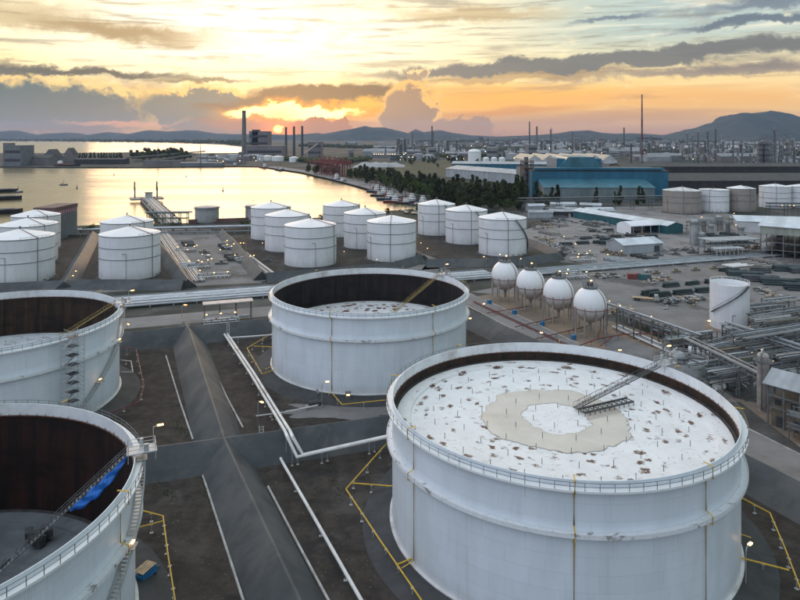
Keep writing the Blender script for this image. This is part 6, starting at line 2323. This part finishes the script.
# ------------------------------------------------------------------ jetty
pa, pb = G(172, 224), G(147, 199.5)
L = hypot(pb[0] - pa[0], pb[1] - pa[1])
t = thing('jetty', 'concrete loading jetty with pipes running out into the harbour', 'jetty', (pa[0], pa[1], 0), atan2(pb[1] - pa[1], pb[0] - pa[0]))
k = MB(); k.box((L / 2, 0, .6), (L, 15, 1.2)); k.build('deck', M['vesselgrey'], t)
for i in range(14):
    for sy in (-6.6, 6.2):
        k = MB(); k.box((L * (i + .5) / 14, sy, 2.2), (random.uniform(2, 5), 1.2, random.uniform(1.2, 3.0))); k.build('valve_house', M[random.choice(['midsteel', 'darksteel', 'vessel'])], t)
k = MB(); k.box((L + 6, 0, .7), (24, 34, 1.6)); k.build('head_platform', M['vesselgrey'], t)
for i in range(12):
    for sy in (-6, 6):
        MB().tube((i * L / 11, sy, -3), (i * L / 11, sy, .2), .8, 10).build('pile', M['concrete'], t)
for i in range(6):
    MB().path([(-12, -5 + i * 1.4, 2.2), (L + 2, -5 + i * 1.4, 2.2)], .4, 8).build('pipe', M[('pipe', 'pipegrey', 'pipewhite')[i % 3]], t)
for sx, sy in ((L + 4, -11), (L + 8, 12)):
    k = MB(); k.tube((sx, sy, 1), (sx, sy, 13), .8, 8); k.path([(sx, sy, 13), (sx + 3, sy, 19), (sx + 9, sy, 9)], .5, 8); k.build('loading_arm', M['midsteel'], t)
k = MB(); k.box((L + 2, -2, 4.4), (8, 7, 6)); k.build('control_house', M['lightshed'], t)
k = MB(); k.box((L + 2, -2, 7.6), (9, 8, .5)); k.build('control_house_roof', M['darksteel'], t)
for sy in (-7.3, 7.3):
    k = MB()
    for zz in (1.8, 2.4):
        k.beam((0, sy, zz), (L, sy, zz), .14)
    for i in range(30):
        k.beam((i * L / 29, sy, 1.2), (i * L / 29, sy, 2.4), .14)
    k.build('handrail', M['midsteel'], t)

M['farroof2'] = corrugated('dull_roof_sheet', (.17, .175, .18), 3.0, 0, .6, .2)
# ------------------------------------------------------------------ peninsula works
block('silo_block', 'tall grey silo block at the tip of the peninsula', 'silo', 4, 21, 166.2, 145.8, 55, 'plantgrey', 'midsteel', 2)
block('silo_block', 'head house standing on the silo block', 'silo', 3, 9, 166.0, 143.4, 25, 'plantwall')
building('pier_shed', 'long low conveyor shed between silo block and coaster', 'shed', G(24, 165.4), 0, 62, 40, 18, 6, 'plantwall', 'darkroof')
building('pier_shed', 'steep gabled store on the peninsula beside the coaster', 'shed', G(42, 164.6), 0, 34, 40, 16, 22, 'plantgrey', 'darkroof', ridge='y')
building('pier_shed', 'peaked transit store standing behind the coaster', 'shed', G(64, 163.4), 0, 22, 30, 24, 16, 'plantwall', 'darkroof', ridge='y')
building('pier_shed', 'long flat roofed shed under the row of pointed trees', 'shed', G(74, 164.2), 0, 128, 30, 12, 3, 'darkwall', 'darkroof')
building('pier_shed', 'long dark pier shed in front of the wooded hump', 'shed', G(143, 165.6), 0, 92, 26, 10, 3, 'plantwall', 'darkroof')
building('pier_shed', 'low pier shed between mast and power station berth', 'shed', G(180, 166), 0, 100, 22, 7, 2, 'plantgrey', 'farroof2')
for px, py, pt, l in ((158, 166.2, 143, 'slender mast on the pier in front of the wooded hump'), (200.5, 166, 142.5, 'slender dark mast at the pier end')):
    x, y = G(px, py); H = CH + (YH - pt) / F * y
    t = thing('mast', l, 'mast', (x, y, 0), 0)
    k = MB(); k.lathe([(1.5, 0), (.7, H * .8), (.3, H)], 8); k.build('shaft', M['midsteel'], t)
    k = MB(); k.box((0, 0, H * .8), (6, .6, .6)); k.box((0, 0, H * .62), (5, .6, .6)); k.build('crossarm', M['midsteel'], t)
random.seed(31)
for i in range(22):
    px = random.uniform(196, 262); py = random.uniform(156, 165)
    a = G(px, py)
    building('port_shed', 'small grey port shed on the power station shore', 'shed', a, random.uniform(-.2, .2), random.uniform(14, 44), random.uniform(12, 26), random.uniform(6, 14), random.uniform(2, 4), random.choice(['plantgrey', 'lightshed', 'plantwall', 'plantwall']), random.choice(['greyroof', 'farroof2', 'darkroof', 'darkroof']), group='port sheds on the power station shore')

# ------------------------------------------------------------------ far refinery
M['col'] = mat('column_grey', (.12, .122, .13), .6, .2, .05, rand=.3)


def make_column(R, H, seed):
    def f():
        t = thing('process_column', '', 'process column')
        rnd = random.Random(seed)
        k = MB(); k.lathe([(R * 1.3, 0), (R, 6), (R, H * .62), (R * .8, H * .66), (R * .8, H), (.05, H + R * .5)], 16); k.build('shell', M['col'], t)
        for i in range(5):
            z = H * (.25 + .17 * i)
            k = MB(); k.lathe([(R * .8, z), (R * 1.7, z), (R * 1.7, z + .7), (R * .8, z + .7)], 12); k.build('platform', M['midsteel'], t)
        k = MB(); k.path([(R * 1.5, 0, 0), (R * 1.5, 0, H + 3), (0, 0, H + 4), (0, 0, H)], R * .28, 6); k.build('overhead_pipe', M['pipe'], t)
        k = MB()
        for i in range(3):
            a = rnd.uniform(0, 6.2)
            k.box((cos(a) * R * 2, sin(a) * R * 2, H * (.15 + .12 * i)), (R * 1.6, R * 1.6, H * .10))
        k.build('exchanger', M['steel'], t)
        return t
    return f


COLS = [Maker(make_column(2.6, 48, 1)), Maker(make_column(1.7, 62, 2)), Maker(make_column(4.0, 40, 3))]


def make_frame_block(seed, m):
    def f():
        rnd = random.Random(seed)
        t = thing('process_structure', '', 'process unit')
        for sx in (-10, 0, 10):
            for sy in (-6, 6):
                MB().box((sx, sy, 14), (1, 1, 28)).build('column', M['midsteel'], t)
        for i in range(4):
            MB().box((0, 0, 6 + i * 7), (21.5, 13.5, .7)).build('deck', M['midsteel'], t)
        for i in range(7):
            MB().lathe([(.1, 0), (rnd.uniform(1.5, 3), .3), (rnd.uniform(1.5, 3), 5), (.1, 6)], 12, (rnd.uniform(-8, 8), rnd.uniform(-4, 4), rnd.choice([0.2, 6.5, 13.5, 20.5, 27.5]))).build('drum', M[m], t)
        return t
    return f


FRS = [Maker(make_frame_block(1, 'steel')), Maker(make_frame_block(2, 'pipewhite')), Maker(make_frame_block(3, 'midsteel'))]


def make_far_tank(R, H):
    def f():
        t = thing('far_tank', '', 'storage tank')
        k = MB(); k.lathe([(R, 0), (R, H)], 28); k.build('shell', M['fartank'], t)
        k = MB(); k.lathe([(R + .2, H), (.2, H + R * .16)], 28); k.build('cone_roof', M['fartank'], t)
        return t
    return f


M['fartank'] = mat('far_tank_paint', (.38, .39, .41), .6, .12, .05, rand=.3)
FTS = [Maker(make_far_tank(16, 15)), Maker(make_far_tank(10, 16))]


def make_far_hall(L, W, H, wall, roof, flat):
    def f():
        t = building('far_hall', 'x', 'hall', (0, 0), 0, L, W, H, 1.0 if flat else 6, wall, roof, .5)
        if flat:
            for i in range(2):
                k = MB(); k.box((L / 2, -.15, H * (.3 + .4 * i)), (L * .9, .4, H * .16)); k.build('window_band', M['windowband'], t)
        return t
    return f


M['farwall'] = mat('far_pale_wall', (.20, .205, .215), .7, .2, .05, rand=.4)
M['farroof'] = corrugated('far_roof_sheet', (.20, .21, .225), 3.0, 0, .6, .2)
FHS = [Maker(make_far_hall(80, 40, 14, 'farwall', 'farroof', False)), Maker(make_far_hall(60, 34, 10, 'farwall', 'farroof', False)), Maker(make_far_hall(40, 24, 22, 'farwall', 'farwall', True)), Maker(make_far_hall(110, 50, 12, 'plantwall', 'farroof', False)), Maker(make_far_hall(26, 26, 34, 'farwall', 'farroof', True))]
random.seed(77)


def region(px, py):
    """words for a spot of the far refinery, named by what stands round it"""
    if px < 440:
        a = 'beyond the harbour belt trees'
    elif px < 525:
        a = 'beyond the long grey hall'
    elif px < 635:
        a = 'beyond the cream gabled bays'
    elif px < 690:
        a = 'round the red flare mast'
    else:
        a = 'under the mountain'
    b_ = 'nearer' if py > 155 else ('middle' if py > 148 else 'hazy')
    return b_, a


def scatter(makers, n, lo, hi, name, cat, smin, smax, rot=.3, bias=None):
    for i in range(n):
        px = random.uniform(*lo)
        py = hi[0] + (hi[1] - hi[0]) * random.random() ** 1.2
        if 528 < px < 625 and py > 159:
            py -= 10
        if 640 < px and py > 164:
            py = 164
        d, a = region(px, py)
        random.choice(makers)(G(px, py), random.uniform(-rot, rot), '%s %s %s' % (d, name, a), cat, '%s %s %s' % (d, name, a), random.uniform(smin, smax))


scatter(FHS, 78, (345, 830), (144, 163), 'pale works building', 'hall', .7, 1.5)
scatter(FHS, 60, (480, 830), (142.5, 150), 'pale works building', 'hall', .9, 1.7)
scatter(FTS, 62, (400, 830), (143, 162), 'white storage tank', 'storage tank', .6, 1.3)
scatter(COLS, 66, (385, 830), (144, 160), 'slender process column', 'process column', .7, 1.5)
scatter(COLS, 44, (670, 830), (150, 164), 'slender process column', 'process column', .7, 1.35)
scatter(FRS, 70, (380, 830), (144.5, 162), 'steel process frame', 'process unit', .7, 1.4, .8)
scatter(FRS, 26, (680, 830), (155, 165), 'steel process frame', 'process unit', .8, 1.3, .8)

scatter(COLS, 46, (400, 700), (147, 158), 'slender process column', 'process column', .6, 1.2)
scatter(FRS, 50, (400, 830), (146, 160), 'steel process frame', 'process unit', .7, 1.3, .8)
scatter(FHS, 70, (345, 830), (143, 158), 'pale works building', 'hall', .45, 1.0)
# singled out landmarks
x, y = G(642, 163)
H = CH + (YH - 97) / F * y
t = thing('flare_mast', 'very tall thin red and white lattice flare mast above the refinery', 'mast', (x, y, 0))
nseg = 9
for i in range(nseg):
    z0, z1 = H * i / nseg, H * (i + 1) / nseg
    k = MB()
    w0 = 3.2 - 2.0 * i / nseg
    w1 = 3.2 - 2.0 * (i + 1) / nseg
    for a in range(4):
        c0_, s0_ = cos(a * pi / 2 + .6), sin(a * pi / 2 + .6)
        c1_, s1_ = cos(a * pi / 2 + .6 + pi / 2), sin(a * pi / 2 + .6 + pi / 2)
        k.beam((c0_ * w0, s0_ * w0, z0), (c0_ * w1, s0_ * w1, z1), .7)
        k.beam((c0_ * w0, s0_ * w0, z0), (c1_ * w1, s1_ * w1, z1), .45)
    k.tube((0, 0, z0), (0, 0, z1), .8, 8)
    k.build('segment', M['cranered' if i % 2 else 'midsteel'], t)
k = MB(); k.lathe([(1.4, H - 1), (1.8, H + 5), (.3, H + 8)], 10); k.build('flare_tip', M['darksteel'], t)
chimney('slim dark stack in front of the red flare mast', 631, 166, 143.5, 2.2, 'darksteel')
chimney('thin stack over the far refinery above the furnace tower', 529.5, 150, 121.5, 3.5, 'darksteel')
chimney('thicker pale stack next to the thin one above the blue works', 536.8, 150, 126.5, 5.0)
chimney('dark stack between the gabled bays and the flare mast', 624, 152, 127.5, 3.4, 'darksteel')
chimney('dark stack below the mountain slope', 715.5, 156, 128.8, 3.0, 'darksteel')
chimney('second dark stack below the mountain slope', 707.5, 157, 131.5, 3.4, 'darksteel')
chimney('thin stack over the lit plant beyond the harbour belt', 432, 154, 126, 3.0, 'darksteel')
for px, l in ((398.5, 'first of two dark columns over the lit plant'), (404.5, 'second of two dark columns over the lit plant')):
    x, y = G(px, 156)
    COLS[2]((x, y), 0, l, 'process column', None, 1.55)
# big structure and columns on the right
x, y = G(763, 170)
t = thing('coker_tower', 'broad dark drum tower rising under the mountain behind the white tanks', 'process tower', (x, y, 0))
for sx in (-6.5, 6.5):
    k = MB(); k.lathe([(6, 0), (6, 52), (4, 57), (.1, 58)], 24, (sx, 0, 0)); k.build('drum', M['col'], t)
for sx in (-13, 0, 13):
    for sy in (-8, 8):
        MB().box((sx, sy, 33), (.9, .9, 66)).build('column', M['midsteel'], t)
for i in range(6):
    MB().box((0, 0, 12 + i * 10.6), (28, 18, .6)).build('deck', M['midsteel'], t)
k = MB()
for sx in (-4, 6):
    k.beam((sx - 2, 0, 65), (sx, 0, 76), .5); k.beam((sx + 2, 0, 65), (sx, 0, 76), .5)
k.build('derrick', M['midsteel'], t)
for px, py, s in ((774, 172, 1.35), (781, 171, 1.1), (787, 172, 1.25), (794, 170, 1.0), (750, 169, .8), (742, 168, .7), (733, 168, 1.0)):
    COLS[random.choice((0, 1))](G(px, py), .5, 'tall process column crowding round the broad drum tower', 'process column', 'columns round the drum tower', s)
for px, py, R, l in ((757.5, 174, 8.5, 'white round gas holder before the drum tower'), (743, 172.5, 6.5, 'smaller white round gas holder before the drum tower')):
    x, y = G(px, py)
    t = thing('gas_holder', l, 'gas sphere', (x, y, 0))
    MB().dome((0, 0, R * 1.1), R, 24, 12).build('sphere_shell', M['white'], t)
    for i in range(8):
        a = i * pi / 4
        MB().tube((R * .95 * cos(a), R * .95 * sin(a), 0), (R * .95 * cos(a), R * .95 * sin(a), R), .5, 6).build('leg', M['steel'], t)
x, y = G(474.5, 163)
t = thing('storage_silo', 'big white domed storage tank beyond the long grey hall', 'storage tank', (x, y, 0))
k = MB(); k.lathe([(17, 0), (17, 30), (13, 34), (6, 36.5), (.1, 37)], 40); k.build('shell', M['white'], t)
k = MB(); k.lathe([(17.1, 29), (17.8, 29.4), (17.1, 29.8)], 40); k.build('ring', M['midsteel'], t)
for px, l in ((486, 'first small white silo next to the domed tank'), (494, 'second small white silo next to the domed tank'), (502, 'third small white silo next to the domed tank')):
    x, y = G(px, 164)
    t = thing('storage_silo', l, 'silo', (x, y, 0), 0, 'small white silos')
    k = MB(); k.lathe([(8, 0), (8, 15), (4, 17.5), (.1, 18)], 24); k.build('shell', M['white'], t)
    k = MB(); k.box((3, 0, 18.5), (3, 2, 1.5)); k.build('hatch', M['midsteel'], t)
# pale stockpile heap by the field
M['gravel'] = mat('pale_gravel', (.30, .30, .31), .95, .2, .05)
k = MB(); vs = []; nx, ny = 40, 8
pa = G(352, 167.5)
for i in range(nx + 1):
    for j in range(ny + 1):
        f, g = i / nx, j / ny
        h = 11 * sin(pi * g) ** .8 * min(1, 6 * f, 6 * (1 - f)) * (.75 + .35 * mnoise.noise(Vector((f * 8, g * 2, 1))))
        vs.append((pa[0] + f * 120, pa[1] + g * 120 + f * 20, max(-.1, h)))
k.add(vs, [(i * (ny + 1) + j, (i + 1) * (ny + 1) + j, (i + 1) * (ny + 1) + j + 1, i * (ny + 1) + j + 1) for i in range(nx) for j in range(ny)])
tag(k.build('stockpile', M['gravel']), 'long pale gravel stockpile beside the dry field', 'stockpile')
building('lit_plant', 'low lit plant building under the two dark columns', 'factory', G(372, 157.5), 0, 110, 40, 14, 4, 'plantgrey', 'farroof2')

# parked cars and sheds along the harbour road
M['carbody'] = mat('car_paint', (.30, .30, .31), .3, .1, .5, rand=.9)


def make_car():
    t = thing('parked_car', '', 'car')
    k = MB(); k.add([(-2.1, -.85, .35), (2.1, -.85, .35), (2.1, .85, .35), (-2.1, .85, .35), (-2.1, -.85, .95), (2.1, -.85, .85), (2.1, .85, .85), (-2.1, .85, .95), (-1.6, -.7, 1.45), (.7, -.7, 1.45), (.7, .7, 1.45), (-1.6, .7, 1.45), (1.3, -.8, .93), (1.3, .8, .93)],
                    [(0, 1, 5, 12, 4), (3, 7, 13, 6, 2), (1, 2, 6, 5), (0, 4, 7, 3), (4, 12, 9, 8), (7, 11, 10, 13), (8, 9, 10, 11), (12, 13, 10, 9), (4, 8, 11, 7), (5, 6, 13, 12)])
    k.build('body', M['carbody'], t, smooth=False)
    k = MB(); k.add([(.72, -.66, 1.42), (1.3, -.74, .97), (1.3, .74, .97), (.72, .66, 1.42)], [(0, 1, 2, 3)]); k.build('windscreen', M['glass'], t, smooth=False)
    for sx in (-1.3, 1.3):
        for sy in (-.82, .82):
            MB().tube((sx, sy - .1, .33), (sx, sy + .1, .33), .33, 10).build('wheel', M['rubber'], t)
    return t


car = Maker(make_car)
random.seed(9)
for i in range(26):
    px, py = lerp((404, 212), (436, 213), random.random())
    car(G(px + random.gauss(0, 2), py + random.uniform(-1.5, 2.5)), random.uniform(-.4, .4), 'parked car in the lot between the boats and the diagonal stair tanks', 'car', 'parked cars by the boats')
for i, (px, py, l) in enumerate(((648, 272, 'pale car parked by the bluish pipe band'), (595, 270, 'dark car on the yard track behind the spheres'), (208, 257, 'car under the canopy beside the jetty pipe lane'))):
    car(G(px, py), A1 + i, l, 'car', None)
for i in range(16):
    px, py = lerp((530, 214), (600, 214), i / 15)
    building('lot_shed', 'small dark shed in the lot in front of the blue works', 'shed', G(px + random.gauss(0, 4), py + random.gauss(0, 3)), random.uniform(-.3, .5), random.uniform(9, 26), random.uniform(6, 12), random.uniform(3, 5.5), 1.5, random.choice(['darkwall', 'wh_wall', 'lightshed']), random.choice(['greyroof', 'darkroof', 'wh_roof']), group='small sheds before the blue works')
# long low gantry in front of the annexe
pipe_bridge('long dark pipe rack crossing in front of the grey annexe', G(520, 211), G(668, 208), 12, 6, 18, 6, 'darksteel', 2, ('midsteel', 'pipegrey'), 9)
pipe_bridge('dark pipe rack behind the sage fascia hall in front of the white tanks', G(768, 217), G(860, 218), 12, 6, 14, 6, 'darksteel', 2, ('midsteel', 'darksteel'), 10)
pipe_bridge('lit pipe rack between the long pale shed and the brown tanks', G(690, 233), G(760, 227), 8, 6, 12, 6, 'midsteel', 2, ('midsteel', 'pipe'), 11)
for i, (px, py, rr, hh) in enumerate(((703, 231, 2.0, 9), (711, 235, 1.6, 7), (719, 230, 2.2, 10), (728, 234, 1.5, 8), (733, 229, 2.0, 9), (741, 237, 1.8, 7))):
    vessel('small process vessel among the lamps between the tall grey vessel and the roofed store', px, py, rr, hh, random.choice(['vessel', 'white_dirty', 'midsteel']), 'small vessels among the lamps')

# ------------------------------------------------------------------ lamps of the works
random.seed(14)


def lamps(mk, pts, label, group, scale=1.0, jit=(0, 0)):
    for px, py in [q for i_, q in enumerate(pts) if i_ % 5 < 3]:
        mk(G(px + random.gauss(0, jit[0]), py + random.gauss(0, jit[1])), random.uniform(0, 6), label, 'lamp post', group, scale)


lamps(lampM, [(190, 262), (196, 258), (202, 268), (206, 250), (212, 262), (221, 262), (226, 252), (232, 258), (236, 247), (240, 266), (246, 255), (214, 272), (199, 276), (222, 243), (228, 270), (252, 270)], 'lit lamp among the pipe lanes between the cone roof tanks', 'lamps among the pipe lanes')
lamps(lampM, [(486, 270), (498, 268), (520, 273), (545, 268), (560, 262), (578, 256), (590, 264), (606, 268), (535, 257), (551, 252), (565, 248), (620, 264)], 'lit lamp along the pipe yard behind the spheres', 'lamps behind the spheres')
lamps(lampM, [(600, 312), (612, 314), (622, 318), (634, 322), (642, 326), (652, 331), (662, 338), (690, 345), (704, 345)], 'lit lamp along the long pipe bridge', 'lamps along the pipe bridge', .7)
lamps(lampM, [(741, 346), (752, 343), (766, 340), (778, 336), (790, 334), (738, 358), (748, 372), (764, 368), (780, 360), (792, 356), (727, 377), (772, 382)], 'lit lamp in the pipe tangle beyond the slim white tank', 'lamps in the pipe tangle', .8)
lamps(lampM, [(700, 226), (706, 232), (713, 229), (720, 235), (725, 226), (731, 230), (738, 235), (744, 226), (716, 240), (704, 240), (751, 231), (735, 222), (757, 226)], 'lit lamp in the small vessel yard by the brown tanks', 'lamps in the vessel yard')
lamps(lampM, [(781, 217), (789, 217), (796, 217)], 'lit lamp on the dark rack before the white tanks', 'lamps on the dark rack', 1.4)
lamps(lampM, [(54, 262), (70, 290), (78, 284), (62, 252), (90, 232), (98, 233), (145, 268), (160, 262)], 'lit lamp by the bunds of the frame edge tanks', 'lamps by the frame edge tanks', .9)
lamps(lampM, [(344, 262), (420, 252), (426, 258), (470, 258), (312, 277), (376, 270), (262, 252)], 'lit lamp at the foot of the cone roof tanks', 'lamps at the cone roof tanks', .8)
FARL = {}
for nm, m_ in (('warm', 'lampfar'), ('cool', 'lampfarc'), ('red', 'lampfarr')):
    def mkf(m_=m_):
        t = thing('far_lamp', '', 'lamp')
        k = MB(); k.tube((0, 0, 0), (0, 0, 14), .22, 5); k.build('pole', M['midsteel'], t)
        k = MB(); k.lathe([(.02, 13.6), (1.0, 14.1), (1.0, 14.9), (.02, 15.4)], 8); k.build('lamp_head', M[m_], t)
        return t
    FARL[nm] = Maker(mkf)
for i in range(120):
    px = random.uniform(400, 815)
    py = random.uniform(145, 163)
    if 528 < px < 640 and py > 158:
        py -= 9
    nm = random.choices(('warm', 'cool', 'red'), (6, 3, 1))[0]
    d, a = region(px, py)
    FARL[nm](G(px, py), 0, '%s tinted lamp of the %s refinery %s' % (nm, d, a), 'lamp', '%s tinted lamps of the %s refinery %s' % (nm, d, a), .7 + .5 * (160 - py) / 15)
for i in range(14):
    FARL['warm'](G(374 + i * 2.3, 158.2), 0, 'warm lamp in the row along the low lit plant', 'lamp', 'lamps along the lit plant', .9)
for i in range(9):
    FARL['warm'](G(612 + random.gauss(0, 14), 152 + random.gauss(0, 1)), 0, 'warm lamp of the glowing units before the flare mast', 'lamp', 'lamps before the flare mast', 1.5)
for px, k_ in ((727, 'cool'), (738, 'cool'), (745, 'cool'), (757, 'red'), (763, 'cool'), (770, 'cool'), (779, 'cool')):
    FARL[k_](G(px, 191), 0, '%s floodlight in the row over the brown tanks' % k_, 'lamp', '%s floodlights over the brown tanks' % k_, .95)
for px in (592, 612, 640):
    FARL['cool'](G(px, 201.5), 0, 'cool lamp on the front of the grey annexe', 'lamp', 'lamps of the annexe', .5)
for i in range(12):
    FARL['warm'](G(random.uniform(205, 260), random.uniform(158, 165)), 0, 'warm lamp on the power station shore', 'lamp', 'lamps on the power station shore', .6)


# ------------------------------------------------------------------ small yard goods
def make_bundle(m, n, L, r):
    def f():
        t = thing('pipe_bundle', '', 'pipe bundle')
        me = MB().path([(-L / 2, 0, 0), (L / 2, 0, 0)], r, 7).mesh('bundled_pipe', M[m])
        q = 0
        for j in range(3):
            for i in range(n - j):
                inst('bundled_pipe', me, t, (.5 * sin(q * 2.3), (i - (n - j) / 2) * 2.1 * r, r + .1 + j * 1.8 * r)); q += 1
        return t
    return f


def make_crates(m):
    def f():
        t = thing('crate_stack', '', 'crate stack')
        for i, (x_, y_, z_) in enumerate(((0, 0, .6), (1.7, .2, .6), (.8, .1, 1.8), (-1.7, .3, .6), (3.3, -.3, .5))):
            k = MB(); k.box((x_, y_, z_), (1.5, 1.4, 1.15), .1 * i); k.build('crate', M[m], t)
        return t
    return f


M['dulltimber'] = mat('grey_timber', (.20, .165, .13), .85, .25, 1.0)
GOODS = [Maker(make_bundle('tealsteel', 4, 9, .35)), Maker(make_bundle('darksteel', 5, 7, .3)), Maker(make_bundle('pipe', 4, 10, .28)), Maker(make_crates('dulltimber')), Maker(make_crates('midsteel')), Maker(make_bundle('vesselgrey', 4, 8, .3))]
GN = ['dark teal pipe bundle', 'black pipe bundle', 'silver pipe bundle', 'timber crate stack', 'grey crate stack', 'brown grey pipe bundle']
random.seed(51)
for (x0_, x1_, y0_, y1_, n_, where) in ((528, 606, 214, 246, 60, 'in the crowded lot before the blue works'), (600, 705, 274, 300, 13, 'in the open yard near the red container'), (745, 812, 262, 296, 16, 'by the long pipe stacks at the picture edge'), (600, 720, 256, 266, 16, 'along the bluish pipe band'), (166, 246, 236, 276, 22, 'beside the pipe lanes between the tanks'), (668, 760, 236, 252, 18, 'round the steel frame with flat roof'), (440, 520, 207, 216, 16, 'under the dark tree belt')):
    k_ = 0
    for i in range(n_):
        if i % 4 == 0:          # short rows of like goods, laid out along the yard lanes
            k_ = random.randrange(len(GOODS)) if x0_ != 166 else random.choice((1, 2, 4))
            row = G(random.uniform(x0_, x1_), random.uniform(y0_, y1_))
            dir_ = random.choice((0, 1))
        st = (i % 4) * (4.2 if dir_ else 12.5)
        p_ = along(row, 0 if dir_ else st, st if dir_ else 0)
        GOODS[k_](p_, A1 + random.gauss(0, .06), GN[k_] + ' ' + where, 'yard goods', GN[k_] + ' ' + where, random.uniform(.8, 1.1))


# ------------------------------------------------------------------ weeds and litter on the tank floor
rnd = random.Random(61)
k = MB()
for (x0_, y0_, x1_, y1_, n_) in ((205, 476, 222, 530, 260), (196, 468, 215, 474, 90), (330, 470, 344, 500, 40), (150, 482, 178, 500, 60), (170, 420, 190, 436, 60)):
    for i in range(n_):
        f = rnd.random()
        p_ = G(x0_ + (x1_ - x0_) * f + rnd.gauss(0, 2.5), y0_ + (y1_ - y0_) * f + rnd.gauss(0, 2.0))
        for q in range(4):
            a_ = rnd.uniform(0, 6.28); h_ = rnd.uniform(.12, .42)
            k.add([(p_[0] - .06 * cos(a_), p_[1] - .06 * sin(a_), .01), (p_[0] + .06 * cos(a_), p_[1] + .06 * sin(a_), .01), (p_[0] + h_ * .7 * sin(a_), p_[1] - h_ * .7 * cos(a_), h_)], [(0, 1, 2)])
o = k.build('weeds', M['leafgreen'], smooth=False); o['kind'] = 'stuff'
tag(o, 'sparse green weeds growing along the ridge gutter', 'weeds')
k = MB()
for i in range(500):
    p_ = G(rnd.uniform(140, 420), rnd.uniform(360, 620)); s_ = rnd.uniform(.04, .11)
    k.box((p_[0], p_[1], .03), (s_, s_ * rnd.uniform(.6, 1.4), s_ * .7), rnd.uniform(0, 3))
o = k.build('gravel', M['vesselgrey'], smooth=False); o['kind'] = 'stuff'
tag(o, 'loose brownish stones scattered over the tank floor', 'gravel')


# ------------------------------------------------------------------ haze over the harbour
def build_haze():
    m = bpy.data.materials.new('evening_haze')
    m.use_nodes = True
    nt = m.node_tree
    nt.nodes.clear()
    v = nt.nodes.new('ShaderNodeVolumePrincipled')
    v.inputs['Color'].default_value = (.46, .64, 1.0, 1)
    v.inputs['Density'].default_value = 2.7e-5
    v.inputs['Anisotropy'].default_value = .35
    out = nt.nodes.new('ShaderNodeOutputMaterial')
    nt.links.new(v.outputs[0], out.inputs['Volume'])
    k = MB()
    k.box((0, FARZ / 2 - 200, 250), (49000, FARZ + 800, 510))
    o = k.build('haze', m, smooth=False)
    o['kind'] = 'stuff'
    return o


build_haze()
